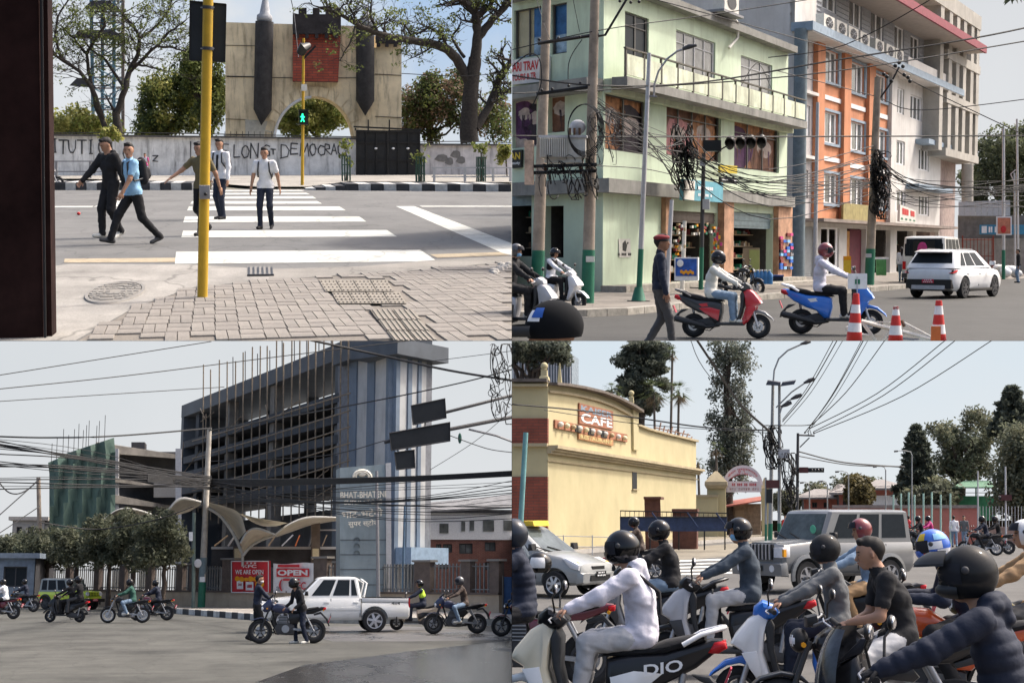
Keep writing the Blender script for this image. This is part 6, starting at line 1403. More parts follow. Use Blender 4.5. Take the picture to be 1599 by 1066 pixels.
for y in(258,268):ptube('beam',pf,o,Db-.3,[(832,y+2),(932,y-1)],6,c_('black'))
for x in(850,878,905):ptube('cross_beam',pf,o,Db-.2,[(x,256),(x+3,272)],5,mat('rust',(.13,.06,.03),var=.4))
pbox('strut_board',pf,o,Db-.5,819,219,832,288,.2,mat('board_orange_white',(.55,.40,.3),var=.4,vs=3))
rl,ol_,Dl,kl_=pole('slim steel street light with green base and curved arm',(1014,83),(997,478),6,9,c_('alum'),388,'street_lamp',cat='street lamp')
ptube('arm',rl,ol_,Dl,[(1021,152),(1022,132),(1028,112),(1042,92),(1058,80),(1075,75)],3.4,c_('steel'));ptube('lamp_head',rl,ol_,Dl,[(1066,77),(1076,73),(1088,71)],[5,8,4],c_('dkgrey'),8)
ptube('collar',rl,ol_,Dl,[(1008.6,150),(1026,151)],3,c_('grey'));part('foot_cone',MB().lathe([(16*kl_,0),(13*kl_,.05),(6*kl_,.55)],16),grn,rl,60);part('base_plate',MB().lathe([(.001,.16),(18*kl_,.16),(18*kl_,.1)],18),c_('black'),rl,40)
rm,om,Dm,km=pole('thin dark signal pole with green base between the shops',(1099,240),(1094,458),6,7,c_('dkgrey'),386,'traffic_light',cat='traffic light')
pbox('meter_box',rm,om,Dm-.15,1097,311,1108,327,.25,c_('ltgrey'));pbox('controller',rm,om,Dm-.15,1092,250,1101,259,.3,c_('ltgrey'))
pbox('backing',rm,om,Dm,1098,219,1126,236,.35,c_('black'),-.3);ptube('bracket',rm,om,Dm,[(1100,258),(1128,232),(1140,226)],2.5,c_('black'))
for i in range(4):
 x=1140+i*16.5;y=223-i*.6;h=part('signal_head',MB().ell(L2((x,y),Dm-.25,om),(7.5*km,.25,11*km),12,8),c_('black'),rm,60)
 m=MB();c=L2((x-1,y+1),Dm-.6,om);m.lathe([(6.4*km,-.3),(6.9*km,.35)],12,Matrix.Translation(c)@Matrix.Rotation(R(90),4,'X'),R(-20),R(200));part('hood',m,c_('matte'),h,60);part('lens',MB().ell(c+Vector((0,.2,0)),(5.4*km,.1,7*km),12,6),mat('lens_dark',(.03,.03,.03),rough=.15,var=0),h,60)
rr_,or_,Dr,kr=pole('concrete utility pole with green base in front of the orange flats',(1371,121),(1357,450),10,14,wood_,388)
ptube('cross_arm',rr_,or_,Dr,[(1364,157),(1374,154),(1391,130),(1404,105)],3,c_('black'));insul(rr_,or_,Dr,[(1398,103),(1410,104),(1404,98),(1385,120),(1380,116),(1412,117),(1418,121),(1421,127),(1392,127)],6);pbox('sticker',rr_,or_,Dr,1352,396,1361,402,.02,c_('ltgrey'),-.2)
pole('slim grey steel pole in front of the closed shutter',(1277,160),(1272,440),5,6.5,c_('alum'),None,'steel_pole')
pole('leaning whitish post at the corner of the green wall',(1049,312),(1040,400),6,8,c_('ltgrey'),None,'leaning_post',D=42)
pole('white post hung with goods in front of the first shop',(1069,345),(1065,441),6,7,c_('offwhite'),None,'shop_post',D=48)
def tangle(label,x0,y0,x1,y1,D,n,seed,w=1.0,cat='cable bundle'):
 g=random.Random(seed);mb=MB();k=D/FPX
 for i in range(n):
  cx,cy=g.uniform(x0,x1),g.uniform(y0,y1);pts=[];a=g.uniform(0,6.28);rx,ry=g.uniform(3,10),g.uniform(8,30);tw=g.uniform(2.5,6)
  for j in range(9):pts.append(CUR.p(min(x1+8,max(x0-8,cx+rx*math.cos(a+tw*j/8))),min(y1+12,max(y0-8,cy+ry*math.sin(a*1.3+tw*.8*j/8))),D+g.uniform(-.5,.4)))
  mb.tube(pts,w*k*g.uniform(.6,1.1),4,False)
 return solo('cable_bundle',mb,c_('wire'),label,cat,kind='stuff')
tangle('dense',1053,202,1082,285,Dm,80,1);tangle('dense',1362,242,1384,330,Dr-.3,75,2);tangle('loose',838,250,935,300,Db-.5,40,3);tangle('loose',925,180,960,245,Db-.5,22,4,.7)
kc_=thing('cable_coil','big black coil of spare cable hung on the second concrete pole','cable coil',CUR.p(912,200,Db-.6));o=CUR.p(912,200,Db-.6)
for i in range(5):q=[(912+(25+i*.9)*math.cos(6.283*j/28)+i*.8,200+(37+i*1.1)*math.sin(6.283*j/28)+i)for j in range(29)];ptube('loop',kc_,o,Db-.6+i*.03,q,1.5,c_('wire'),5)
CL='thin black cable in the web strung across the green shop fronts';CG='web of cables before the green building'
g_=random.Random(12)
for i in range(16):
 y0,y1=150+g_.uniform(0,110),190+g_.uniform(0,70);cable([(930,y0+g_.uniform(-20,40),Db),(1010,(y0+y1)/2+g_.uniform(8,34),42),(1068,y1+g_.uniform(0,60),Dm)],g_.uniform(.8,1.6),CL,CG)
for i in range(22):
 y0,y1=205+g_.uniform(0,75),225+g_.uniform(0,95);cable([(1074,y0,Dm),(1200,(y0+y1)/2+g_.uniform(15,60),44),(1366,y1,Dr)],g_.uniform(.8,1.5),'thin black cable sagging between the signal pole and the right pole','sagging cables before the flats')
for i in range(16):
 y0,y1=235+g_.uniform(0,85),262+g_.uniform(0,70);cable([(1374,y0,Dr),(1450,(y0+y1)/2+g_.uniform(5,24),58),(1640,y1,66)],g_.uniform(.8,1.4),'thin black cable running right from the right pole','cables running right over the far wall')
for pts,w,l in(([(799,118,Db),(935,134,Db),(1100,128,42),(1300,95,44),(1520,60,46),(1640,35,48)],2.6,'thick black power line rising from the second pole to the upper right'),([(799,146,Db),(1000,137,42),(1300,112,45),(1640,58,50)],2,'black power line just below the thick rising one'),([(799,78,Db),(940,47,Db),(1120,22,42),(1260,0,44)],1.6,'thin power line rising over the top floor windows'),([(1010,-4,42),(1200,48,44),(1380,100,60),(1440,135,62),(1640,230,66)],1.5,'line falling from the roof corner past the flats to the right'),([(1470,-10,42),(1320,70,44),(1200,90,46)],1.5,'line crossing the red roof edge'),([(1210,110,45),(1365,150,Dr),(1440,172,62),(1640,150,66)],1.4,'line across the white flats to the right edge'),([(799,212,Db),(1050,214,44),(1360,213,Dr),(1640,212,66)],2.2,'level black cable through the middle of the fronts'),([(895,0,45),(905,50,45)],1,'drop wire at the blue window poster'),([(838,0,45),(858,60,42),(872,60,40)],1,'drop wire beside the left pole'),([(799,105,Db-.5),(825,85,Db-.5),(842,92,Db-.5),(845,130,Db-.5),(832,165,Db-.5)],2,'cable looping over the left pole by the travel board'),([(909,62,Db),(895,82,Db),(888,100,Db),(887,124,Db)],1.5,'jumper wire between the two cross arms'),([(1140,170,60),(1180,100,60),(1205,140,60)],.9,'wire pinned over the third balcony window')):
 cable(pts,w,l)
fz=thing('ice_cream_freezer','white freezer with blue ice cream poster on its front','freezer',CUR.gd(1071,46.5,.2));o=CUR.gd(1071,46.5,.2)
pbox('cabinet',fz,o,46.5,1053,402,1090,438,.7,c_('white'));pbox('poster',fz,o,46.5,1055,404,1088,431,.01,mat('poster_blue',(.03,.1,.38),var=.5,vs=3),-.02)
m=MB();m.ell(L2((1062,411),46.45,o),(.11,.012,.12),14,6);part('logo',m,c_('white'),fz,60);m=MB()
for i in range(6):m.ell(L2((1064+i*3.5,424+(i%2)*2),46.45,o),(.05,.012,.06),8,5)
part('ice_cream_print',m,c_('amber'),fz)['kind']='stuff'
for i in range(5):
 x=1177+i*6;j=thing('water_jug','blue water jug on the step in the row before the second shop','water jug',CUR.gd(x,52,.35),group='blue water jugs on the step');part('bottle',MB().lathe([(.001,0),(.13,.01),(.135,.12),(.125,.16),(.135,.2),(.135,.36),(.05,.45),(.05,.5),(.001,.5)],14),mat('jug_blue',(.04,.16,.36),rough=.15,var=.1),j,50);part('cap',MB().tube([(0,0,.49),(0,0,.53)],.055,10),c_('white'),j,60)
bk=thing('crate','navy plastic crate at the foot of the orange pillar','crate',CUR.gd(1211,54,.3));o=CUR.gd(1211,54,.3)
pbox('tub',bk,o,54,1201,431,1223,439,.6,c_('navy'));pbox('rim',bk,o,54,1200,429.5,1224,432,.65,mat('crate_blue',(.03,.06,.2)),-.03)
cbn=thing('cabinet','yellow green cabinet standing inside the second shop','cabinet',CUR.gd(1174,55,.35));o=CUR.gd(1174,55,.35);pbox('carcass',cbn,o,55,1160,387,1186,428,.6,c_('wood'));pbox('door',cbn,o,55,1170,390,1186,425,.03,mat('cab_green',(.34,.36,.12),var=.1),-.04)
g_=random.Random(4)
for i in range(12):x,y=g_.uniform(1058,1072),g_.uniform(350,392);solo('toy_packet',MB().ell(CUR.p(x,y,47.6),(.045,.035,.07),7,5),c_(g_.choice(['offwhite','brown','tan','darkred'])),'small hanging packet in the cluster on the white shop post','packet','packets on the white shop post')
for i in range(14):x,y=g_.uniform(1114,1128),g_.uniform(364,398);solo('hanging_packet',MB().pillow([(-.04,-.06),(.04,-.06),(.04,.06),(-.04,.06)],.02,.015),c_(g_.choice(['red','green','amber','pink'])),'bright packet in the cluster hanging by the first shop','packet','bright packets hanging by the first shop',loc=CUR.p(x,y,50))
ym=thing('folding_sign','yellow standing board on the pavement before the maroon door','sign',CUR.gd(1323,66));o=CUR.gd(1323,66);pbox('panel',ym,o,66,1317,405,1329,434,.1,c_('yellow'));pbox('topper',ym,o,66,1317,400,1329,406,.12,c_('amber'),-.02)
tb=thing('shop_counter','green and white shop counter right of the concrete pole','counter',CUR.gd(1376,67));o=CUR.gd(1376,67);pbox('top',tb,o,67,1364,402,1388,405,.9,c_('white'));pbox('front',tb,o,67,1369,405,1384,430,.5,mat('counter_green',(.12,.35,.12),var=.3))
sign('red and white shop board with green strip right of the pole',Cc,(1377,320),(1402,329),(1402,349),(1376,346),c_('offwhite'),1.0,1.15,[('--- --',((1380,325),(1400,331),(1400,339),(1380,335)),c_('red'),.03),('- - - -',((1378,340),(1401,344),(1401,346),(1378,343)),c_('green'),.03)])
wv=thing('boundary_wall','grey panelled wall topped with sheet fence at the far right','wall',CUR.gd(1550,95));o=CUR.gd(1550,95)
pbox('wall_body',wv,o,95,1497,372,1720,428,.4,mat('wall_grey',(.33,.30,.26),rough=.9,var=.2,streak=.4));pbox('wall_body',wv,o,95,1497,336,1720,372,.4,mat('wall_dark',(.17,.155,.14),rough=.9,var=.2,streak=.4),.3)
for i in range(9):pbox('fence_sheet',wv,o,95,1497+i*9,315-i*.3,1505.4+i*9,337,.1,c_('ltgrey'))
sb_=thing('signboard','long blue signboard on the wall behind the orange billboard','sign',CUR.p(1570,367,94));o=CUR.p(1570,367,94);pbox('board',sb_,o,94,1530,351,1720,366,.15,mat('sign_blue',(.05,.22,.36),var=.15));pbox('logo',sb_,o,94,1533,353,1541,364,.02,c_('white'),-.03);lettering('-- -',pquad([CUR.p(x,y,93.9)-o for x,y in((1544,354),(1556,354),(1556,363),(1544,363))]),sb_,c_('white'),.05)
bb,o,D,k=pole('orange billboard with white frame on a green based post',(1567,200),(1567,436),4,5,c_('alum'),390,'billboard',cat='billboard',D=80)
pbox('panel',bb,o,D,1556,338,1580,367,.1,c_('white'),-.25);pbox('poster',bb,o,D,1558,340,1578,365,.02,mat('bill_orange',(.55,.2,.12),var=.3,vs=3),-.28);part('emblem',MB().ell(L2((1567,358),D-.3,o),(.15,.02,.2),10,6),c_('red'),bb)
pole('thin steel mast at the far right edge',(1588,186),(1590,436),3,3.5,c_('alum'),None,'steel_pole',D=82);r,o,D,k=pole('curved street light far right before the big tree',(1584,270),(1585,436),2.5,3,c_('alum'),None,'street_lamp',cat='street lamp',D=84);ptube('arm',r,o,D,[(1584,285),(1578,272),(1586,265)],2,c_('alum'))
gt2=thing('metal_gate','rust red barred gate behind the white car','gate',CUR.gd(1527,92));o=CUR.gd(1527,92);rd=mat('gate_rust',(.22,.05,.03),var=.3)
for i in range(9):ptube('bar',gt2,o,92,[(1504+i*5.6,428),(1504+i*5.6,372)],1.1,rd)
for y in(374,400,426):ptube('rail',gt2,o,92,[(1503,y),(1551,y)],1.4,rd)
for x in(1503,1551):ptube('post',gt2,o,92,[(x,429),(x,368)],2.4,rd)
b=CUR.gd(1560,120);lg2=[leafmat('tree_dkgreen',(.08,.095,.055)),leafmat('tree_mid',(.12,.14,.08)),leafmat('tree_pale',(.14,.16,.08))]  # three leaf tones, mixed at random through the crown
tree('large rounded green tree beyond the far right wall',b,6,.4,[(tuple(CUR.p(x,y,120)-b),(rx*120/FPX,4,ry*120/FPX))for x,y,rx,ry in((1565,235,38,42),(1545,280,36,40),(1595,270,40,50),(1560,320,45,40),(1620,260,40,60))],lg2,leaf=.17,per=220,ncl=110,clr=1.0,seed=14,limbs=15)
g_=random.Random(8)
for i in range(10):solo('sack',MB().ell((0,0,.2),(.35,.3,.25),9,6),c_(g_.choice(['white','offwhite','ltgrey'])),'pale sack in the heap by the foot of the far right wall','sack','sacks heaped by the far wall',loc=CUR.gd(1556+g_.uniform(0,34),82+g_.uniform(-1,4))+Vector((0,0,g_.uniform(0,.35))),smooth=180)
b=CUR.gd(1590,-1)if False else CUR.p(1600,-14,40);lv=thing('leafy_branch','tip of a leafy branch hanging in at the top right corner','branch',b);part('stem',MB().tube([(0,0,.3),(-.1,0,0),(-.35,0,-.05)],.015,5),mat('bark_bark',(.06,.045,.035)),lv,60);leafpart('leaf',lv,[(Vector((-.1*i,0,-.1)),.14)for i in range(4)],5,.2,lg2[:1],3,aspect=3)
# people and vehicles of plot 2
def place(px,py,yaw,s):return at(CUR.g(px,py),R(yaw),s)
M_=place(1029,546,8,1.07)
person('traffic officer in maroon beret and navy jumper seen from the side',M=M_,lean=1,head=(-8,2),hands=(Vx((.08,.26,.74)),Vx((.10,-.27,.75))),feet=(Vx((-.16,.09,.04)),Vx((.2,-.09,0))),toes=(-20,5),top='navy',bottom='dkgrey',skin='skin2',shoes='black',gear='beret',cell=.014,hem=-.02,loose=1.06,curl=(.7,.7))
M_=place(1133,527.5,-7,.94);scooter('red and black scooter carrying a rider in pale jacket',M_,'dkgrey','red','red',tail='dkgrey',mud='grey',graphic='red')
person('rider in cream jacket and blue jeans on the red scooter',M=M_,**riding(SCOOT,lean=4,bend=14,pelvis=(-.3,0,.88)),head=(0,-6),top='cloth_white' if False else 'offwhite',bottom='denim',shoes='offwhite',gear='full',gloves=True,cell=.015,loose=1.12,longhair=True,hem=-.1)
M_=place(1304,522,-6,1.02);scooter('blue scooter with white trim and a rider in grey hood',M_,'blue','blue','blue',tail='white',graphic='white')
person('rider in pale grey hooded top and striped black trousers on the blue scooter',M=M_,**riding(SCOOT,lean=2,bend=10,pelvis=(-.3,0,.88)),head=(4,-4),top='cloth_lav',bottom='cloth_black',shoes='offwhite',gear='full',hcol='maroon',gloves=True,cell=.015,loose=1.1,hood=True,hem=-.08)
M_=place(873,484,-24,.98);scooter('white scooter with a waiting rider beside the left pole',M_,'white','white','white',tail='black')
person('rider in black vest with white sleeves on the white scooter',M=M_,**riding(SCOOT,lean=4,bend=10),head=(0,-14),top='cloth_white',vest='cloth_black',bottom='cloth_black',gear='open',visor='visor',cell=.018,loose=1.08,hem=0)
M_=place(815,520,-12,1.0);scooter('silver scooter cut by the left edge with a masked rider',M_,'silver','dkgrey','silver',tail='black')
person('rider in black jacket and blue face mask on the silver scooter',M=M_,**riding(SCOOT,lean=4,bend=10,pelvis=(-.24,0,.9)),head=(0,-4),top='cloth_black',bottom='cloth_black',shoes='offwhite',gear='open',hcol='grey',mask='skyblue',cell=.016,loose=1.15)
motorcycle('black motorcycle parked on the pavement edge behind the red scooter',place(1152,462,-18,1.0),'black','black')
c_0=CUR.p(884,480,6.2);M_=at((c_0.x,c_0.y,-.378),R(193),1.0)
rt,inf=person('person in black cap with blue emblem low in the left foreground',M=M_,skin='skin2',head=(0,-2),top='cloth_black',gear='topi',cell=.02)
for ch in list(rt.children):
 if ch.name.split('.')[0]in('cap','hair'):bpy.data.objects.remove(ch)
HC,hf,hl,hu=inf['HC'],inf['hf'],inf['hl'],inf['hu'];m=MB();c=HC+hu*.05-hf*.01;smooth_shell(m,c,hf,hl,hu,(.132,.112,.118),-180,180,-24,89.9,28,14)
cp_=part('cap',m,mat('cap_black',(.008,.009,.011),rough=.9,var=.2,spec=.15),rt,180);m=MB();smooth_shell(m,c+hf*.06-hu*.012,hf,hl,hu,(.17,.108,.055),-70,70,-28,25,14,5);part('peak',m,mat('cap_peak',(.035,.037,.04),rough=.8,var=.1),cp_,180)
m=MB();smooth_shell(m,c,hf,hl,hu,(.132,.112,.118),20,56,14,40,8,5,.002);em=part('emblem',m,c_('white'),cp_,180);m=MB();smooth_shell(m,c,hf,hl,hu,(.132,.112,.118),34,62,22,46,8,5,.004);part('emblem_disc',m,mat('emblem_blue',(.02,.1,.4)),em,180)
for x,nm,tp,bt_,lh in((1407,'woman in white top and jeans walking on the pavement','cloth_white','denim',1),(1419,'woman in brown top and black trousers beside the one in white','pink','cloth_black',1)):
 person(nm,CUR.gd(x,67,.14),R(78 if x<1410 else 100),.92,top=tp if x<1410 else 'brownj',bottom=bt_,longhair=True,cell=.025,female=True,feet=(Vx((.15,.08,0)),Vx((-.15,-.08,.03))),head=(20,0))
person('dark clothed person with blue bag at the far right edge',CUR.gd(1590,72),R(180),.95,top='cloth_black',bottom='denim',cell=.025)
def suvx(r,S,P):
 K=c_('black');part('tail_light_bar',MB().pillow([(-2.24,.86),(-2.14,.98),(-2.1,.98),(-2.16,.84)],.84,.02),c_('black'),r,40)
 for e in(1,-1):part('tail_light',MB().pillow([(-2.25,.88),(-2.0,.98),(-1.86,.97),(-2.02,.88)],.1,.02,y0=e*.80),c_('redlamp'),r,40)
 part('rear_bumper',MB().pillow([(-2.28,.34),(-2.27,.66),(-1.95,.66),(-1.95,.34)],.82,.04),K,r,40);part('skid_plate',MB().pillow([(-2.31,.32),(-2.31,.46),(-2.1,.46),(-2.1,.30)],.6,.03),c_('ltgrey'),r,40)
 numplate(r,(-2.3,0,.60),0,.42,.13)
 part('spoiler',MB().pillow([(-2.12,1.60),(-1.6,1.68),(-1.6,1.62),(-2.05,1.56)],.6,.02),P,r,40);part('roof_rail',MB().tube([(-1.4,-.56,1.66),(-.9,-.58,1.70),(0,-.58,1.68)],.02,6),c_('dkgrey'),r,60);part('roof_rail',MB().tube([(-1.4,.56,1.66),(-.9,.58,1.70),(0,.58,1.68)],.02,6),c_('dkgrey'),r,60)
 for e in(1,-1):part('sill_trim',MB().pillow([(-1.0,.24),(1.0,.24),(1.0,.34),(-1.0,.34)],.02,.01,y0=e*.93),K,r,40)
car('white five door crossover car driving away past the shops','car',place(1491,463.5,60,.96),'parked_car' if False else 'car',dict(paint=('suv_white',(.66,.67,.68)),W=.93,wr=.36,wx=(1.32,-1.32),rim='dkgrey',spokes=7,doors=(.95,-.15,-1.2),doorz=(.42,.98),handlepaint=True,mirrorpaint=True,rw=.3,st=[(2.24,.36,.60,.60,.02),(2.16,.30,.80,.80,.03),(1.75,.25,.95,.90,.05),(1.0,.24,1.04,.93,.04),(.6,.24,1.07,.93,.02),(-1.6,.24,1.08,.93,.02),(-2.0,.28,1.06,.89,.02),(-2.18,.34,1.0,.82,.02),(-2.24,.42,.9,.76,.01)],cab=(1.05,-2.16,.15,-1.72,1.10,1.66,.89,.70),sidewin=((.14,.40,.13,.39),(.43,.68,.42,.68),(.71,.86,.71,.80)),extra=suvx))
def vanx(r,S,P):
 part('rear_opening',MB().box((-2.02,0,1.35),(.03,.8,.75)),c_('black'),r);part('occupant_cloth',MB().ell((-2.03,.05,1.4),(.03,.2,.3),10,6),c_('pink'),r,60);part('rear_bumper',MB().box((-2.05,0,.42),(.12,1.6,.16)),c_('dkgrey'),r)
 for e in(1,-1):part('tail_light',MB().box((-2.02,e*.72,.8),(.04,.12,.3)),c_('redlamp'),r);part('rear_window',MB().box((-2.015,e*.62,1.42),(.02,.18,.4)),c_('glass'),r)
car('small white passenger van with open back parked by the pavement','van',at(CUR.gd(1456,66),R(74),1.15),'van',dict(paint=('van_white',(.62,.62,.60)),W=.82,wr=.3,wx=(1.2,-1.2),rim='grey',doors=(.9,-.2),doorz=(.5,1.0),st=[(2.0,.4,1.0,.66,.02),(1.95,.34,1.05,.76,.02),(1.3,.3,1.08,.82,.02),(-1.9,.3,1.08,.82,.02),(-2.0,.36,1.06,.8,.01)],cab=(1.9,-2.0,1.35,-1.96,1.08,1.9,.8,.74),sidewin=((.05,.24,.05,.22),(.28,.5,.27,.5),(.54,.74,.54,.74),(.78,.93,.78,.93)),extra=vanx))
rdm=mat('cone_red',(.55,.03,.025),rough=.5,var=.12)
for x,y,D,nm in((1337,458,22.3,'red and white traffic cone in front of the blue scooter'),(1399,483,21.6,'red and white traffic cone in the middle of the broken frame'),(1466,469,22.0,'red and white traffic cone with orange flap at the right end')):
 t=CUR.p(x,y,D);b=CUR.gd(x-(4 if x<1350 else 1),D);h=t.z;c=thing('traffic_cone',nm,'traffic cone',b);R_=lambda z:.145-.10*z/h
 lean=Vector((t.x-b.x,0,0))
 def seg(z0,z1):return MB().tube([lean*(z0/h)+Vector((0,0,z0)),lean*(z1/h)+Vector((0,0,z1))],[R_(z0),R_(z1)],18)
 zs=[.03,.18,.34,.48,.63,.76,h]
 for i in range(6):part('red_band' if i%2==1 or i==5 else 'white_band',seg(zs[i],zs[i+1]),rdm if i in(1,3,5)else c_('white'),c,60)
 part('base',MB().box((0,0,.02),(.4,.4,.04)),rdm,c)
 if x>1450:part('flap',MB().box((-.06,-.17,.34),(.14,.02,.24)),c_('orange'),c)
bf=thing('broken_barrier','broken white steel barrier frame lying between the cones','barrier',CUR.gd(1390,22.8));o=CUR.gd(1390,22.8)
for a,b,w,m in(((1322,512),(1345,501),5,'offwhite'),((1345,501),(1460,531),7,'offwhite'),((1322,512),(1332,533),5,'offwhite'),((1346,502),(1368,533),6,'offwhite'),((1324,521),(1360,523),4,'offwhite'),((1350,502),(1405,504),2.5,'offwhite'),((1412,504),(1458,528),4,'offwhite'),((1376,535),(1393,514),5,'offwhite'),((1356,506),(1444,528),4,'dkgrey'),((1408,500),(1412,510),5,'brown'),((1428,533),(1462,524),5,'offwhite'),((1385,526),(1440,531),4,'grey')):ptube('bar',bf,o,22.8,[a,b],w,c_(m),6)
pl=thing('placard','white placard with small green mark standing on a thin rod','placard',CUR.gd(1339,24));o=CUR.gd(1339,24);pbox('card',pl,o,24,1324,427,1354,451,.02,c_('white'));pbox('green_mark',pl,o,24,1335,436,1343,443.5,.01,c_('green'),-.01);ptube('rod',pl,o,23.99,[(1339,530),(1338.5,432)],1.6,c_('ltgrey'))
# plot 3: wide junction before the unfinished store
use(P3);p3=P3
skywall(-260,799,532,925,158,skymat('sky_hazy_white',(.76,.77,.78),(.68,.715,.745),0,24,.35,1.0,.03))
asph3=groundmat('asphalt_pale',(.082,.081,.071),.28,.85,.2,stain=.38);wet3=groundmat('asphalt_dark_wet',(.026,.025,.024),.4,.42,0,.42)
struct('ground',MB().poly([(-60,14,-.03),(60,14,-.03),(60,157,-.03),(-60,157,-.03)]),groundmat('plot_earth',(.2,.18,.16),.2,.95))
kl3=[(-60,931),(0,935),(155,944),(256,956),(400,968),(500,972),(600,974),(799,977)]
gpoly('road',[(-60,1090),(-60,931)]+kl3[1:]+[(799,1090)],asph3,0)
gpoly('resurfaced_road',[(330,1090),(425,1055),(476,1037),(560,1027),(640,1016),(799,999),(799,1090)],wet3,.004)
gpoly('wet_strip',[(470,988),(500,977),(640,977),(760,985),(799,988),(799,998),(640,1001),(520,1001)],groundmat('asphalt_damp',(.085,.08,.074),.3,.65,0,.5),.005)
gpoly('shaded_patch',[(250,972),(300,968),(390,972),(390,984),(300,980)],wet3,.006)if False else None
gpoly('footpath',kl3+[(799,958),(400,950),(155,930),(-60,922)],groundmat('footpath3',(.31,.285,.25),.2,.9,.2),.15)
k3=struct('kerb',MB().poly([CUR.g(x,y,.02)for x,y in[(600,974.3),(799,977.3),(799,976.8),(600,973.8)]]),c_('dkconc'));kc3=[mat('kerb_black',(.05,.05,.052),var=.3),mat('kerb_white',(.5,.49,.46),var=.25)]
j_=0
for(xa,ya),(xb,yb)in zip(kl3[1:],kl3[2:]):
 n=max(2,int((xb-xa)/9.5))
 for i in range(n):
  a,b=CUR.g(xa+(xb-xa)*i/n,ya+(yb-ya)*i/n),CUR.g(xa+(xb-xa)*(i+1)/n,ya+(yb-ya)*(i+1)/n);w=Vector((0,.5,0));h=Vector((0,0,.26));j_+=1
  part('kerb_stone',MB().hexa([a,b,b+w,a+w],[a+h,b+h,b+w+h,a+w+h]),(kc3 if xa<500 else[mat('kerb_worn',(.32,.30,.26),var=.3)]*2)[j_%2],k3)
Fw=Facade(CUR.g(330,951)[:2],(CUR.g(720,960)-CUR.g(330,951))[:2]);OW=Fw.pt(0,0);uW=lambda x,y=940:Fw.uv(x,y)[0];zW=lambda x,y:Fw.uv(x,y)[1]
fw=thing('railing_wall','long beige low wall carrying grey railing panels and brown pillars','wall',OW);wp=lambda nm,mb,m,par=None,sm=None:part(nm,loc_(mb,OW),m,par or fw,sm)
bei=mat('wall_beige',(.42,.34,.25),rough=.85,var=.15,vs=.8,streak=.4,wear=(.2,.16,.12));brn=mat('pillar_brown',(.11,.085,.072),rough=.8,var=.2);rgr=mat('rail_grey',(.15,.155,.155),rough=.6,var=.2)
z1=zW(330,924);z2=zW(330,881);u0,u1=uW(-60),uW(779)
wp('wall_body',Fw.slab(MB(),u0,u1,0,z1,-.3,0),bei);wp('coping',Fw.slab(MB(),u0,u1,z1,z1+.1,-.34,.06),brn)
pil=[20,60,105,150,190,232,280,300,356,500,528,660,728,773]
for x in pil:w=.55 if x in(356,500,660)else.3;wp('pillar',Fw.slab(MB(),uW(x)-w,uW(x)+w,z1+.1,z2+(.25 if x in(356,500)else 0),-.3,.08),brn);wp('pillar_cap',Fw.slab(MB(),uW(x)-w-.1,uW(x)+w+.1,z2+(.25 if x in(356,500)else 0),z2+(.36 if x in(356,500)else.1),-.38,.16),c_('dkconc'))
nb=0
for a,b in zip(pil,pil[1:]):
 if a==356:continue
 for zz in(z1+.22,z2-.25):wp('rail',Fw.slab(MB(),uW(a)+.3,uW(b)-.3,zz,zz+.05,-.13,-.09),rgr)
 n=max(2,int((uW(b)-uW(a))/.24))
 for i in range(1,n):
  if nb>290:break
  u=uW(a)+(uW(b)-uW(a))*i/n;wp('bar',Fw.slab(MB(),u-.03,u+.03,z1+.1,z2-.08,-.14,-.08),rgr);nb+=1
 if(a,b)in((150,190),(190,232),(280,300),(528,660)):wp('back_panel',Fw.slab(MB(),uW(a)+.5,uW(b)-.6,z1+.1,z2-.1,-.9,-.8),mat('panel_cream',(.42,.39,.32),var=.2))if a!=528 else None
def banner(label,x0,x1,y0,y1,base,items,sag=0):
 o=Fw.px((x0+x1)/2,y1,.12);r=thing('banner',label,'banner',o);n=10;mb=MB();vs=[]
 for i in range(n+1):
  x=x0+(x1-x0)*i/n;d=.1+.05*math.sin(i*1.7);vs+=[Fw.px(x,y1,d),Fw.px(x,y0+sag*math.sin(math.pi*2*i/n),d)]
 mb.add(vs,[[2*i,2*i+2,2*i+3,2*i+1]for i in range(n)]);part('cloth',loc_(mb,o),base,r,60)
 for body,q,tm,bo in items:
  fn,nn=fquad(Fw,*[(q[0],q[1]),(q[2],q[1]),(q[2],q[3]),(q[0],q[3])],out=.19)
  if body=='#':part('print',MB().poly([fn(a,b)-o for a,b in((0,0),(1,0),(1,1),(0,1))]),tm,r)
  elif body=='o':part('print',MB().poly([fn(.5+.5*math.cos(6.283*k/16),.5+.5*math.sin(6.283*k/16))-o+nn*.01 for k in range(16)]),tm,r)
  else:lettering(body,((lambda a,b,fn=fn:fn(a,b)-o),nn),r,tm,.015,bold=bo)
 return r
rdb=mat('banner_red',(.52,.025,.035),rough=.6,var=.08);wh=mat('banner_white',(.66,.64,.64),rough=.7,var=.1)
banner('red fried chicken banner saying we are open on the railing',365,424,875,925,rdb,[('#',(365,875,424,876.5),wh,0),('#',(365,923.5,424,925),wh,0),('#',(365,875,366.2,925),wh,0),('#',(422.8,875,424,925),wh,0),('* * *',(389,877,405,880),wh,.02),('KFC',(384,881,405,886),wh,.02),('WE ARE OPEN',(372,889,416,896),wh,.02)]+[('o',(371+i*7,899+(i%3),379+i*7,907+(i%2)),c_('amber'),0)for i in range(6)]+[('#',(374,906,384,919),wh,0),('#',(388,908,400,921),wh,0),('o',(403,905,417,918),c_('amber'),0),('#',(376,910,382,914),rdb,0),('#',(390,912,398,917),rdb,0)])
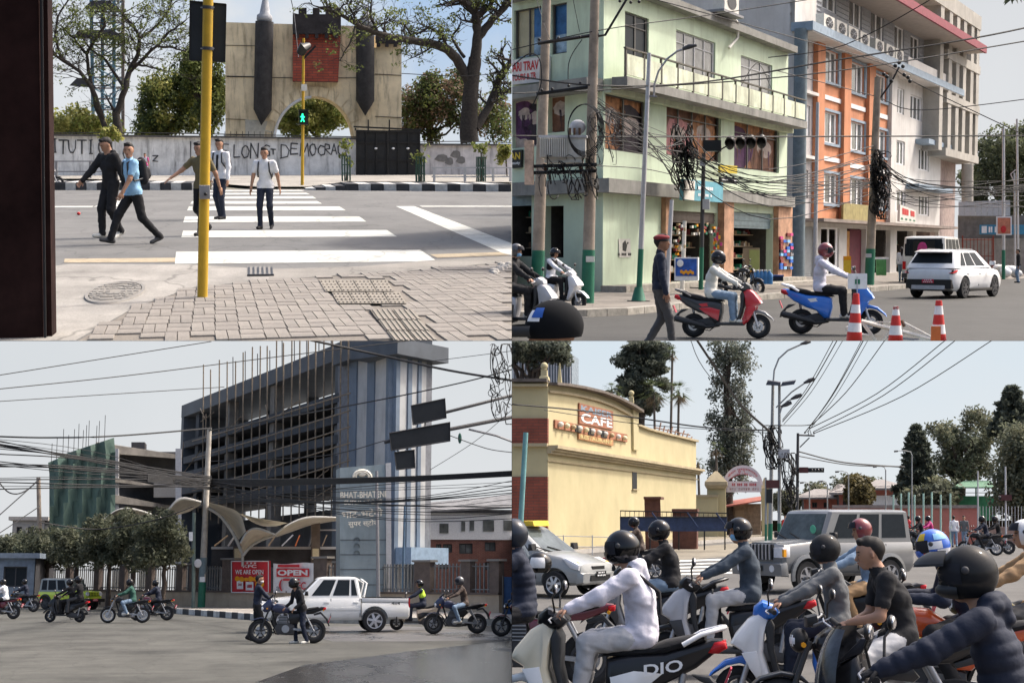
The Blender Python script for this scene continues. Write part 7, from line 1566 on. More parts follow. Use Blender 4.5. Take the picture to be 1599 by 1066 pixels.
banner('white banner with red OPEN block right of the red banner',429,494,879,925,wh,[('#',(438,881,472,885),rdb,0),('#',(436,887,487,900),rdb,0),('OPEN',(438,889,485,898),wh,.04),('(',(440,904,446,922),rdb,.03),('#',(446,903,472,906),rdb,0),('a',(436,915,442,922),c_('grey'),0),('KFC',(462,908,482,920),rdb,.02)],1.2)
Fs=mkfac(530,944,-400);OS=Fs.pt(0,0);bb_=thing('store_building','big unfinished dark framed store with striped tower and bamboo scaffolding','building',OS);sp=lambda nm,mb,m,par=None,sm=None:part(nm,loc_(mb,OS),m,par or bb_,sm)
uS=lambda x,y=700:Fs.uv(x,y)[0];zS=lambda x,y:Fs.uv(x,y)[1];setku(Fs,450,700)
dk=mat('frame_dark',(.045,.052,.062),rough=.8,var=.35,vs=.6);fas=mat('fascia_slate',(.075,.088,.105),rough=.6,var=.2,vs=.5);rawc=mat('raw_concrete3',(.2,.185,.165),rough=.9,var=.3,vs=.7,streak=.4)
ul,ur=uS(288),uS(532);us_=sorted((ul,ur));dpt=6
def slb(nm,xa,xb,y0,y1,at_,o0,o1,m):u=sorted((uS(xa),uS(xb)));return sp(nm,Fs.slab(MB(),u[0],u[1],zS(at_,y1),zS(at_,y0),o0,o1),m)
slb('roof_fascia',286,541,589.5,611,400,-dpt,.3,fas)
sp('end_wall',Fs.slab(MB(),uS(288)-.3,uS(288)+.5,0,zS(400,600),-dpt,.25),fas)
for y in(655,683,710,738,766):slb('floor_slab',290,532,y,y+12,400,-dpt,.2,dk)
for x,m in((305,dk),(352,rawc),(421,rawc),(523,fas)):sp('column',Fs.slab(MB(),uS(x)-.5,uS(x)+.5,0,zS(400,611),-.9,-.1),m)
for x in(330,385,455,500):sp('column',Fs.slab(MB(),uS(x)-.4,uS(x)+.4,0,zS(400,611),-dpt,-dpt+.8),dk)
g_=random.Random(5)
for y in(668,696,724,750):
 for a,b in((290,322),(322,350),(352,392),(392,420),(425,452),(452,480),(480,522)):
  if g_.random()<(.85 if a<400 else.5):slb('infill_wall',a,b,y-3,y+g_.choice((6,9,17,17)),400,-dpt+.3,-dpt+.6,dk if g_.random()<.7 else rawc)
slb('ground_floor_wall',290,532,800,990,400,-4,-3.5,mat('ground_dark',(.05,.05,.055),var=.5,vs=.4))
slb('hoarding_blue',395,470,868,905,400,-3.4,-3.3,mat('hoarding_blue',(.05,.08,.15),var=.3));slb('sky_panel',468,528,770,832,400,-dpt-.5,-dpt-.3,mat('panel_ltblue',(.4,.47,.52),var=.3,vs=.5))
bam=mat('bamboo',(.20,.16,.115),rough=.8,var=.3)
for i,x in enumerate(range(345,585,13)):sp('bamboo_pole',MB().tube([Fs.px(x,806+6*(i%3),1.6),Fs.px(x+rnd.uniform(-1,2),590-(x-345)*.36-rnd.uniform(5,25),1.6)],.055,5),bam)
for y in(668,695,720,745,772):sp('bamboo_ledger',MB().tube([Fs.px(330,y+22,1.7),Fs.px(430,y-6,1.7),Fs.px(585,y-52,1.7)],.05,5),bam)
for i in range(16):x=300+rnd.uniform(0,230);y=800-rnd.uniform(0,150);sp('bamboo_brace',MB().tube([Fs.px(x,y,1.65),Fs.px(x+rnd.uniform(-22,25),y-rnd.uniform(14,40),1.2)],.04,5),bam)
for i,x in enumerate(range(355,600,19)):sp('starter_bar',MB().tube([Fs.px(x,612-(x-355)*.4,-.5),Fs.px(x,570-(x-355)*.33-rnd.uniform(0,18),-.5)],.04,4),c_('dkgrey'))
cor=Fs.px(612,700);v_=CUR.ray(2500,905);Ft=Facade((cor.x,cor.y),(v_.x,v_.y));setku(Ft,640,700);zt_=zS(541,540);tw1=mat('tower_white',(.40,.41,.415),rough=.6,var=.12,vs=.6,streak=.3);tw2=mat('tower_blue',(.125,.165,.22),rough=.6,var=.15,vs=.6);tgd=mat('tower_grey',(.16,.17,.19),var=.2)
for x0,x1,m in((530,549,tgd),(549,561,tw2),(561,578,tw1),(578,589,tw2),(589,608,tw1),(608,612,tw2)):u=sorted((uS(x0),uS(x1)));sp('wall_panel',Fs.slab(MB(),u[0],u[1],0,zt_,-.3,.3 if m is tw2 else.2),m)
uT=lambda x,y=700:Ft.uv(x,y)[0];zT=lambda x,y:Ft.uv(x,y)[1]
for x0,x1,m in((612,618,tw2),(618,631,tw1),(631,637,tw2),(637,647,tw1),(647,652,tw2),(652,661,tw1),(661,670,tgd)):sp('wall_panel',Ft.slab(MB(),uT(x0),uT(x1),0,zt_,-.3,.3 if m is tw2 else.2),m)
sp('roof_fascia',Ft.slab(MB(),uT(600),uT(681),zT(681,569),zT(681,545),-3,1.0),fas);slb('roof_fascia',538,606,540,572,541,-3,1.0,fas)
sp('canopy_box',Ft.slab(MB(),uT(614),uT(672),zT(640,881),zT(640,855),.3,1.6),mat('canopy_blue',(.26,.36,.48),var=.15));sp('side_wall',Ft.slab(MB(),uT(640),uT(668),0,zT(640,881),.2,.5),tgd)
Fg=Facade(CUR.p(570,905,72)[:2],(1,.08));og=Fg.px(570,940);sgn=thing('store_sign_tower','tall grey blue sign slab with raised store name in two scripts','sign',og);gp=lambda nm,mb,m,par=None,sm=None:part(nm,loc_(mb,og),m,par or sgn,sm)
sm_=mat('sign_panel',(.21,.26,.285),rough=.5,var=.15,vs=.5,streak=.3);gp('slab_body',Fg.quad(MB(),[(531,950),(611,950),(609,724),(531,730)],-1.5,0),sm_)
for y in(842,865,888,912):gp('panel_joint',Fg.quad(MB(),[(531,y+.8),(611,y+.8),(611,y),(531,y)],.0,.02),c_('dkgrey'))
gp('edge_strip',Fg.quad(MB(),[(603,950),(611,950),(610,722),(602,723)],.0,.1),c_('ltgrey'))
lm=mat('letter_metal',(.68,.64,.55),rough=.4,var=.15)
for body,q in(('BHAT-BHATENI',((531,768),(602,766),(602,776),(531,778))),('SUPER STORE',((537,781),(596,779),(596,786),(537,788))),('भाट-भटेनी',((533,795),(597,792),(597,805),(533,809))),('सुपर स्टोर',((543,812),(588,810),(588,822),(543,824)))):fn,n=fquad(Fg,*q,out=.02);lettering(body,((lambda a,b,fn=fn:fn(a,b)-og),n),sgn,lm,.12,bold=.015)
m=MB()
for k,r_ in enumerate((1,.75)):m.tube([Fg.px(565+14*r_*math.cos(math.pi*i/12),745-11*r_*math.sin(math.pi*i/12),.1)for i in range(13)],.07,6)
m.ell(Fg.px(565,740,.1),(.2,.06,.14),10,6);gp('logo',m,lm,None,60)
cnv=mat('canopy_fabric',(.50,.47,.40),rough=.9,var=.15,vs=.8);ctb=mat('canopy_tube',(.38,.37,.34),rough=.6,var=.12)
def shellcan(label,rims,tubes,D):
 o=CUR.p(*rims[0][0],D);r=thing('shell_canopy',label,'canopy',o)
 for a,b,d in rims_pairs(rims):
  n=12;vs=[]
  for i in range(n+1):
   t=i/n;vs+=[curve(a,t,D-d)-o,curve(b,t,D+d)-o]
  mb=MB().add(vs,[[2*i,2*i+2,2*i+3,2*i+1]for i in range(n)]);part('fabric',mb,cnv,r,60)
 for t,w in tubes:part('arch_tube',MB().tube([curve(t,i/14,D-1.6)-o for i in range(15)],w*D/FPX/2,8),ctb,r,60)
def curve(pts,t,D):
 k=t*(len(pts)-1);i=min(int(k),len(pts)-2);f=k-i;g=lambda j:pts[max(0,min(len(pts)-1,j))];p0,p1,p2_,p3_=g(i-1),g(i),g(i+1),g(i+2)
 q=[.5*(2*p1[c]+(p2_[c]-p0[c])*f+(2*p0[c]-5*p1[c]+4*p2_[c]-p3_[c])*f*f+(3*p1[c]-p0[c]-3*p2_[c]+p3_[c])*f**3)for c in(0,1)];return CUR.p(q[0],q[1],D)
def rims_pairs(r):return[(r[i],r[i+1],3.2)for i in range(0,len(r),2)]
shellcan('left pale shell canopy with curled edge beside the concrete pole',[[(258,812),(266,794),(284,780),(314,784)],[(262,806),(280,803),(298,797),(314,787)]],[([(258,812),(266,793),(284,778),(314,784)],4)],84)
shellcan('far left shell canopy rising over the dark street trees',[[(165,808),(187,795),(215,797),(256,810)],[(170,822),(195,806),(225,804),(256,812)]],[([(163,810),(187,795),(215,796),(258,811)],3)],86)
shellcan('large white shell canopy with long curved tube behind the pole',[[(326,784),(350,790),(374,801),(384,829)],[(327,795),(345,806),(362,826),(373,842)],[(374,801),(400,808),(425,812),(449,816)],[(378,804),(395,815),(412,821),(432,821)]],[([(326,793),(345,806),(364,832),(378,862)],5),([(378,862),(379,870),(379,880),(379,884)],4)],82)
shellcan('low wide shell canopy dipping in the middle over the banners',[[(376,848),(386,832),(400,826),(429,835)],[(380,867),(396,850),(412,842),(430,836)],[(429,836),(450,820),(480,809),(530,808)],[(432,838),(455,830),(485,820),(530,812)]],[([(376,848),(386,831),(402,825),(429,835)],4),([(380,867),(392,852),(410,842),(430,835)],4),([(429,836),(450,820),(482,808),(530,809)],4.5)],81)
pv3=thing('pavilion','brown columned pavilion under the shell canopies','pavilion',CUR.gd(440,84));o=CUR.gd(440,84)
for x in(372,494):pbox('column',pv3,o,83.5,x-8,812 if x>400 else 852,x+6,950,.7,mat('pavilion_brown',(.16,.13,.11),var=.25));pbox('column_face',pv3,o,83.4,x-6,856,x+4,873,.1,c_('cream'),-.1)
pbox('beam',pv3,o,84,330,853,531,857,.8,c_('ltgrey'));pbox('counter',pv3,o,84.2,330,857,531,885,.3,mat('ground_dark',(.05,.05,.055),var=.5,vs=.4));pbox('frame_bar',pv3,o,83.9,498,826,531,828,.2,c_('ltgrey'))
for i in range(9):ptube('clutter_board',pv3,o,85+rnd.random()*2,[(335+i*21,852),(345+i*21+rnd.uniform(-8,12),836-rnd.uniform(0,16))],rnd.uniform(2,5),c_(['wood','ltgrey','orange','dkgrey'][i%4]))
D=112;nb_=thing('netted_building','half built block wrapped in green construction net','building',CUR.gd(170,D));o=CUR.gd(170,D)
net=mat('green_net',(.095,.15,.125),rough=.9,var=.3,vs=.25,streak=.35,wear=(.02,.06,.05));m=MB();vs=[]
nx_,ny_=14,8;tp=lambda x:722-(x-75)*.42 if x<90 else 712-(x-90)*.33
for i in range(nx_+1):
 for j in range(ny_+1):x=75+103*i/nx_;y=tp(x)+(860-tp(x))*j/ny_;vs.append(CUR.p(x+(2 if j else 0),y,D-2+.5*math.sin(i*1.9+j))-o)
part('net',m.add(vs,[[i*(ny_+1)+j,(i+1)*(ny_+1)+j,(i+1)*(ny_+1)+j+1,i*(ny_+1)+j+1]for i in range(nx_)for j in range(ny_)]),net,nb_,60)
for y0,y1,x0 in((690,706,150),(745,752,178),(772,785,178)):part('floor_slab',MB().hexa([CUR.p(x0,y1,D)-o,CUR.p(281,y1+10,D+5)-o,CUR.p(281,y0+20,D+5)-o,CUR.p(x0,y0,D)-o],[CUR.p(x0+4,y1,D+8)-o,CUR.p(281,y1+10,D+14)-o,CUR.p(281,y0+20,D+14)-o,CUR.p(x0+4,y0,D+8)-o]),rawc,nb_)
pbox('back_wall',nb_,o,D+9,178,705,281,880,.3,mat('back_grey',(.14,.13,.125),var=.4,vs=.3));pbox('side_wall',nb_,o,D,240,752,280,776,.3,c_('conc'),3)
for x in(178,276):pbox('column',nb_,o,D,x-2,700,x+7,880,.5,c_('ltgrey'),.5)
pbox('water_tank',nb_,o,D,205,690,226,706,2,c_('dkgrey'),5)
for i,x in enumerate((80,88,98,106,115,122,129,134,138,150,154,163)):ptube('starter_bar',nb_,o,D-1,[(x,tp(x)+3),(x+1.5,tp(x)-28-6*(i%3))],.9,c_('dkgrey'),4)
def block(label,x0,x1,yt,D,m,wins=(),cat='building',name='building',depth=8,roof=None,wc='dkgrey',gm=None):
 o=CUR.gd((x0+x1)/2,D);r=thing(name,label,cat,o);F=Facade((CUR.gd(x0,D).x,D),(1,0));a,b=F.uv(x0,yt)[0],F.uv(x1,yt)[0];zt=F.uv((x0+x1)/2,yt)[1];hs=[F.hole(*w)for w in wins]
 part('wall',loc_(F.wall(a,b,0,zt,hs,.25),o),m,r);F.slab(q:=MB(),a,b,0,zt,-depth,-.4);part('core',loc_(q,o),mat('core_dark',(.04,.04,.045),var=.2),r)
 part('roof',loc_(F.slab(MB(),a-.3,b+.3,zt,zt+.3,-depth,.3),o),roof or m,r)
 for h in hs:win(F,h,r,o,nx=2,fm=c_(wc),gm=gm or c_('glass'),depth=.2,fw=.08)
 return r,F,o
block('small concrete house far left behind the trees',20,70,812,125,c_('conc'),[(26,34,822,834),(44,52,822,834)]);block('low blue grey shop at the lower left edge',-40,55,871,88,mat('shop_bluegrey',(.16,.2,.25),var=.2),[(6,42,884,916)])
r,F,o=block('white and red brick block right of the store',668,840,801,118,brickmat('red_brick3',(.20,.07,.05),(.16,.055,.04),(.2,.14,.12),1,.3,.1,.012),[(681,689,849,860),(692,706,849,862),(717,738,848,864),(757,774,846,860),(684,700,878,888),(722,738,878,890),(757,776,877,889)],roof=mat('roof_dark',(.09,.09,.1),var=.3),gm=mat('glass_grey',(.13,.14,.14),rough=.12,var=.5,vs=.8))
a_,b_=F.uv(668,801)[0],F.uv(840,801)[0]
part('render_wall',loc_(F.wall(a_,b_,F.uv(700,842)[1],F.uv(700,801)[1]+.02,[],.1),o+Vector((0,.1,0))),c_('white'),r);
for w in((686,700,817,832),(720,726,814,829),(733,740,813,828),(754,771,812,829),(786,799,812,828)):part('window',loc_(F.slab(MB(),*F.hole(*w)[:2],*F.hole(*w)[2:],.1,.16),o),mat('glass_grey',(.13,.14,.14),rough=.12,var=.5,vs=.8),r)
part('roof_slope',loc_(MB().hexa([F.px(668,800,.6),F.px(840,792,.6),F.px(840,789,.6),F.px(668,797,.6)],[F.px(670,782,-6),F.px(840,765,-6),F.px(840,763,-6),F.px(670,779,-6)]),o),mat('roof_sheet',(.17,.17,.175),var=.35,vs=1.2),r)
bsx=thing('sheet_fence','tall blue sheet fence at the right edge','fence',CUR.gd(793,63));pbox('sheet',bsx,CUR.gd(793,63),63,786,900,830,962,.1,mat('sheet_blue',(.03,.08,.2),var=.2));pbox('post',bsx,CUR.gd(793,63),63,785,898,787,962,.15,c_('dkgrey'),-.05)
ld=[leafmat('street_leaf_dark',(.075,.085,.055)),leafmat('street_leaf',(.11,.12,.075)),leafmat('street_leaf_grey',(.15,.16,.11))]
for i,(x,D,th,es,nm)in enumerate(((28,95,3,((28,858,26,22),(8,862,18,20)),'pale dusty street tree at the left edge'),(70,92,3,((66,850,34,26),(85,862,26,22)),'dark street tree behind the left pole'),(118,86,3,((115,850,32,32),(135,862,26,24)),'dark street tree behind the yellow green jeep'),(168,82,3,((163,840,36,34),(180,858,26,26)),'dark street tree third from the concrete pole'),(205,80,3,((203,838,30,36),(212,862,24,24)),'dark street tree second from the concrete pole'),(254,74,2.4,((252,838,34,36),(238,862,24,22),(272,850,20,24)),'dark rounded street tree next to the concrete pole'))):
 b=CUR.gd(x,D);tree(nm,b,th,.16,[(tuple(CUR.p(e[0],e[1],D)-b),(e[2]*D/FPX,1.6,e[3]*D/FPX))for e in es],ld,leaf=.11,per=120,ncl=70,clr=.45,seed=40+i,limbs=10,group='street trees along the railing wall')
pole('leaning concrete pole among the trees on the left',(60,745),(64,938),6,7,wood_,None);rp,op,Dp,kp=pole('tall pale concrete pole with green base left of the red banner',(327,669),(314,952),7,11,mat('pole_pale',(.40,.37,.32),rough=.85,var=.2,streak=.3),909);pbox('notice',rp,op,Dp,312,900,320,908,.02,c_('white'),-.2)
m=part('grey_band',MB().tube([L2((318,870),Dp,op),L2((315.5,905),Dp,op)],5.4*kp,12),mat('band_bluegrey',(.14,.19,.21),var=.15),rp,60)
r,o,D,k=pole('grey green steel pole beside the pale concrete pole',(303,800),(302,953),5,6,mat('pole_greygreen',(.13,.17,.15),var=.2),None,'steel_pole');pbox('box',r,o,D-.2,295,830,301,844,.2,c_('white'));part('round_sign',MB().ell(L2((309,879),D-.2,o),(.2,.03,.24),12,6),c_('ltgrey'),r,60)
pole('plain grey pole in front of the sign slab',(588,735),(591,958),4.5,6,c_('grey'),None,'steel_pole');pole('leaning blue pole beside the striped tower',(632,790),(628,955),3,4.5,mat('pole_blue',(.10,.17,.26),var=.2),None,'steel_pole');pole('short red brown post on the footpath under the trees',(289,926),(289,949),3,3.5,mat('rust',(.13,.06,.03),var=.4),None,'bollard',cat='post')
r,o,D,k=pole('small traffic light on a grey post before the sign slab',(567,822),(567,957),3,3.5,c_('grey'),None,'traffic_light',cat='traffic light')
h=pbox('signal_head',r,o,D-.2,551,837,561,870,.3,c_('black'))
for y in(843,853,864):part('hood',MB().lathe([(4*k,-.25),(4.4*k,.1)],10,Matrix.Translation(L2((557,y),D-.3,o))@Matrix.Rotation(R(90),4,'X'),R(-20),R(200)),c_('matte'),h,60)
pbox('board',r,o,D-.15,558,822,577,834,.1,c_('black'));pbox('box',r,o,D-.15,566,861,573,870,.2,c_('ltgrey'))
for x,y0,y1,w in((505,890,897,1.4),):pass
Dq=34
hb=thing('overhead_signal','three dark overhead signal boards seen from behind on two long pipes','traffic light',CUR.p(799,650,Dq));o=CUR.p(799,650,Dq)
ptube('pipe',hb,o,Dq,[(690,645),(820,612)],5,c_('dkgrey'),8);ptube('pipe',hb,o,Dq,[(600,690),(820,647)],6,c_('dkgrey'),8);ptube('brace',hb,o,Dq,[(732,670),(775,680),(815,695)],3.5,c_('grey'))
for q in([(645,663),(697,652),(695,622),(642,633)],[(611,703),(703,688),(703,659),(608,676)],[(619,733),(648,730),(647,702),(616,706)]):
 part('signal_board',MB().hexa([CUR.p(x,y,Dq-.1)-o for x,y in q],[CUR.p(x,y,Dq+.25)-o for x,y in q]),mat('board_back',(.012,.014,.016),rough=.6,var=.25),hb);part('board_rim',MB().tube([CUR.p(x,y,Dq-.12)-o for x,y in q+q[:1]],.015,4),c_('dkgrey'),hb)
ptube('hanger',hb,o,Dq,[(664,650),(663,690)],2.4,c_('dkgrey'));ptube('hanger',hb,o,Dq,[(618,692),(622,706)],2,c_('ltgrey'));ptube('hanger',hb,o,Dq,[(634,690),(637,704)],2,c_('ltgrey'))
tangle('tangle',768,545,797,650,30,30,9,.9)
bd=thing('torn_flag','small dark scrap caught on the wire right of the boards','scrap',CUR.p(718,684,36));part('cloth',MB().ell((0,0,0),(.05,.02,.14),8,6),c_('dkgreen'),bd,60)
for pts,w,l in(([(-10,587,40),(330,533,44)],1.4,'upper thin line crossing the pale sky on the left'),([(-10,608,40),(200,586,44),(440,556,48),(799,512,50)],1.5,'second thin line crossing the sky to the store roof'),([(-10,627,40),(350,604,46)],1.2,'third thin line crossing the sky on the left'),([(-10,681,40),(80,683,40),(200,679,42),(330,668,Dp)],2.6,'thick black line running to the top of the pale pole'),([(485,531,36),(600,556,36),(700,578,34),(799,594,32)],4,'thick twisted black cable across the store roof corner'),([(327,672,Dp),(530,636,44),(700,602,38),(799,577,34)],2.2,'black line rising right over the striped tower'),([(680,563,45),(799,548,40)],1,'thin line right of the store roof'),([(330,720,50),(500,712,44),(600,688,38),(612,684,36)],1.6,'line running into the signal boards'),([(703,680,Dq),(760,700,34),(799,706,33)],1.4,'slack wire below the boards at the right'),([(672,733,45),(740,690,38),(799,640,32)],.9,'thin diagonal stay wire at the right'),([(-5,748,40),(15,769,40),(40,766,40),(62,746,60)],2,'sagging loop of wire at the left pole'),([(-10,812,40),(62,748,60)],1.8,'stay wire running down left from the pole'),([(-10,838,45),(62,790,60)],1.5,'lower stay wire left of the pole'),([(62,815,60),(150,826,62),(240,812,60),(303,790,60)],1.8,'wire draped over the street trees')):cable(pts,w,l)
g_=random.Random(77)
for i in range(22):y=g_.uniform(684,765);cable([(-10,y,42),(180,738+(y-725)*.5+g_.uniform(-6,6),46),(330,752+g_.uniform(-10,14),Dp-.5)],g_.uniform(.8,1.9),'dark cable in the bundle strung left of the pale pole','cable bundle left of the pale pole')
for i in range(7):cable([(230,741+i*1.8,48),(330,748+i*1.9,Dp-.5),(560,746+i*1.3,44),(820,734+i*1.3,36)],1.7,'black strand of the heavy cable bundle crossing the store','heavy cable bundle across the store')
for i in range(16):y=g_.uniform(745,830);cable([(330,752+g_.uniform(-4,30),Dp-.5),(560,(y+770)/2+g_.uniform(-4,18),46),(820,y-10,38)],g_.uniform(.8,1.6),'dark cable fanning out right of the pale pole','cables fanning out to the right')
# traffic of plot 3
def pw(x):return pl3(x)
for x,y,yaw,s,kd,kw in((33,955,168,1.0,'m',dict(tank='black',tail='black')),(101,971,160,1.0,'s',dict(body='black',body2='dkgrey',tail='black')),(237,968,166,.98,'m',dict(tank='maroon',tail='black')),(196,972,176,1.0,'m',dict(tank='black',tail='black',retro=True)),(648,983,172,.98,'s',dict(body='tan',body2='black',front='tan',tail='black')),(712,989,182,1.04,'m',dict(tank='navyb',tail='black',fairing=True)),(449,1004,178,1.06,'m',dict(tank='navyb',tail='black',fairing=True)),(818,993,178,1.0,'m',dict(tank='maroon',tail='black')),(-2,966,165,1.0,'m',dict(tank='black',tail='maroon'))):
 M_=place(x,y,yaw,s)
 nm={33:'black motorcycle ridden away on the far left',101:'black scooter carrying two riders in front of the jeep',237:'dark red motorcycle just behind the retro one',196:'retro motorcycle with spoked wheels under the green jacket rider',648:'beige scooter with rider in bright green vest',712:'dark blue motorcycle nearest the right wall',449:'dark blue motorcycle stopped beside the traffic officer',818:'maroon motorcycle nose at the right edge',-2:'motorcycle tail at the left edge'}[x]
 (motorcycle if kd=='m' else scooter)(nm,M_,**kw)
 RD=MOTO if kd=='m' else SCOOT
 P_=lambda lab,**k:person(lab,M=M_,**riding(RD,**k.pop('rd',{})),cell=.02,hem=-.08,**k)
 if x==33:P_('rider in navy jacket on the far left motorcycle',top='navy',bottom='cloth_black',gear='full',shoes='offwhite',loose=1.1)
 if x==101:P_('front rider in black on the black scooter',top='cloth_black',bottom='cloth_black',gear='full');P_('pillion rider in black on the black scooter',rd=dict(pelvis=(-.62,0,.98),hands=(Vx((-.2,.2,1.1)),Vx((-.2,-.2,1.1))),feet=(Vx((-.2,.2,.35)),Vx((-.2,-.2,.35)))),top='cloth_black',bottom='dkgrey',gear='full',loose=1.1)
 if x==237:P_('rider in navy puffer on the dark red motorcycle',top='navy',bottom='cloth_black',gear='full',loose=1.15)
 if x==196:P_('rider in dark green jacket and jeans on the retro motorcycle',top='dkgreen',bottom='denim',gear='full',shoes='offwhite',loose=1.1)
 if x==648:P_('rider in bright green and navy vest on the beige scooter',top='navy',vest='hivis',bottom='navy',gear='open',loose=1.1)
 if x==712:P_('rider in dark top and jeans on the blue motorcycle by the wall',top='brownj',bottom='denim',gear='full',shoes='offwhite',hcol='grey')
 if x==449:person('rider in black hooded top standing astride the stopped motorcycle',M=place(470,1004,205,1.0),lean=14,bend=16,head=(0,-6),hands=(Vx((.30,.2,.92)),Vx((.4,-.15,.95))),feet=(Vx((-.1,.14,0)),Vx((.08,-.14,0))),top='cloth_black',bottom='navy',shoes='offwhite',gear='full',hood=True,cell=.016,hem=-.1,curl=(1,1),palm=((.3,0,-1),(.3,0,-1)))
 if x==-2:P_('rider in white shirt at the left edge',top='cloth_white',bottom='cloth_black',gear='full')
person('traffic officer in navy with white belt by the stopped motorcycle',M=place(400,1000,8,1.04),lean=2,head=(-10,-6),hands=(Vx((.3,.2,1.05)),Vx((.42,-.18,1.0))),feet=(Vx((-.2,.1,.03)),Vx((.1,-.1,0))),toes=(-20,4),top='navy',bottom='cloth_black',skin='skin2',mask='ltgrey',gear=None,cell=.016,hem=.02,loose=1.06)
solo('belt',MB().lathe([(.158,0),(.162,.025),(.158,.05)],18,Matrix.Diagonal((.86,1,1,1))),c_('white'),'white belt round the waist of the traffic officer','belt',loc=CUR.g(400,1000)+Vector((.03,0,.97)),smooth=180)
def jeepx(r,S,P):
 K=c_('black');part('grille',MB().box((1.86,0,.86),(.05,1.0,.2)),K,r)
 for e in(1,-1):part('headlight',MB().tube([(1.85,e*.5,.88),(1.9,e*.5,.88)],.12,14),c_('lamp'),r,40);part('fog_lamp',MB().tube([(1.9,e*.62,.56),(1.94,e*.62,.56)],.06,10),c_('lamp'),r,40)
 for i in range(6):part('grille_slat',MB().box((1.89,-.3+i*.12,.86),(.03,.05,.16)),P,r)
 part('front_bumper',MB().box((1.92,0,.52),(.16,1.5,.2)),K,r);numplate(r,(2.01,0,.55),0,.4,.13,'plate',1)
car('yellow green boxy jeep with black wheel arches and pale roof','car',place(107,951,-38,1.0),'jeep',dict(paint=('lime',(.50,.62,.03)),roof=('jeep_roof',(.22,.24,.24)),W=.74,wr=.36,wx=(1.2,-1.1),rim='dkgrey',flare=True,doors=(.75,-.35),doorz=(.5,1.0),st=[(1.86,.5,.98,.60,.01),(1.8,.42,1.02,.68,.02),(.8,.38,1.06,.74,.01),(-1.6,.38,1.06,.74,.01),(-1.68,.42,1.04,.72,.01)],cab=(.72,-1.66,.45,-1.62,1.06,1.74,.72,.66),sidewin=((.06,.36,.08,.36),(.42,.70,.42,.70),(.75,.94,.75,.93)),extra=jeepx))
def pickx(r,S,P):
 K=c_('matte');part('bed_interior',MB().box((-1.75,0,1.02),(1.55,1.36,.05)),c_('black'),r)
 for e in(1,-1):part('bed_side',MB().pillow([(-.95,.98),(-2.55,.98),(-2.55,1.10),(-.95,1.12)],.05,.02,y0=e*.80),P,r,40);part('bed_rail',MB().bar((-1.0,e*.80,1.13),(-2.5,e*.80,1.115),.07,.03),K,r);part('tail_light',MB().box((-2.56,e*.78,.95),(.05,.14,.3)),c_('redlamp'),r);part('side_moulding',MB().bar((-.95,e*.895,.76),(1.9,e*.895,.76),.02,.07),P,r);part('roll_bar',MB().tube([(-1.05,e*.7,1.1),(-1.15,e*.64,1.6),(-.95,e*.6,1.72)],.04,8),P,r,60)
 for xx in(-.62,):part('bed_gap',MB().bar((-.97,.9,.5),(-.97,.9,1.1),.02),c_('black'),r)
 fx,_=pquad([(-2.1,.91,1.0),(-1.8,.91,1.0),(-1.8,.91,.92),(-2.1,.91,.92)]);lettering('4x4',((lambda a,b:Vector((-1.95-.3*a+.0,.895,.9+.08*b))),Vector((0,1,0))),r,c_('dkgrey'),.012,bold=.03);part('grille',MB().box((2.36,0,.84),(.05,1.1,.22)),c_('black'),r)
 for e in(1,-1):part('headlight',MB().box((2.32,e*.68,.88),(.1,.26,.2)),c_('lamp'),r)
 part('front_bumper',MB().box((2.4,0,.55),(.16,1.6,.24)),P,r);part('mud_flap',MB().box((-2.15,.75,.36),(.03,.24,.3)),c_('black'),r);part('driver',MB().ell((.3,.3,1.3),(.12,.12,.14),10,8),c_('hair'),r,60)
car('white double cab pickup with 4x4 lettering facing left','pickup',place(514,986,181,.97),'pickup',dict(paint=('pickup_white',(.66,.66,.64)),W=.89,wr=.39,wx=(1.52,-1.42),spokes=6,doors=(1.0,0.02,-.93),doorz=(.5,1.1),handlepaint=True,st=[(2.38,.5,.92,.70,.02),(2.3,.42,1.05,.80,.03),(1.3,.40,1.15,.88,.03),(1.0,.4,1.17,.89,.01),(-.94,.4,1.17,.89,.01),(-.99,.4,1.0,.89,.0),(-2.52,.44,.99,.88,.0),(-2.58,.5,.97,.85,.0)],cab=(1.08,-.98,.45,-.86,1.17,1.80,.84,.70),sidewin=((.15,.47,.13,.46),(.53,.82,.52,.83),(.86,.97,.87,.95)),extra=pickx))
# plot 4: queue of riders by the cafe corner
use(P4);p4=P4
skywall(799.6,1860,532,812,158,skymat('sky_pale_blue',(.80,.83,.85),(.68,.78,.86),0,21,.35,1.0,.03))
asph4=groundmat('asphalt_mid',(.10,.096,.09),.15,.8,.12)
struct('ground',MB().poly([(-45,5,-.03),(45,5,-.03),(45,157,-.03),(-45,157,-.03)]),groundmat('plot_earth',(.2,.18,.16),.2,.95))
gpoly('road',[(640,1300),(640,880),(860,868),(1130,846),(1250,838),(1700,826),(1700,1300)],asph4,0)
gpoly('pavement',[(640,880),(860,868),(1130,846),(1250,838),(1250,830),(1130,838),(860,861),(640,868)],groundmat('pavement4',(.21,.185,.14),.15,.9,.2),.12)
gpoly('pale_road_edge',[(1020,858),(1175,846),(1190,864),(1060,874)],groundmat('dusty_edge',(.2,.178,.138),.2,.9),.004)
for i in range(5):y=874+i*5.2;gpoly('zebra_stripe',[(1062,y),(1186,y-4),(1190,y-1.6),(1060,y+2.4)],groundmat('road_paint_white',(.62,.62,.58),.12,.8,.35,scale=3),.005)
k4=struct('kerb',MB().poly([CUR.g(x,y,.01)for x,y in[(860,868.3),(1130,846.2),(1130,846),(860,868)]]),c_('dkconc'))
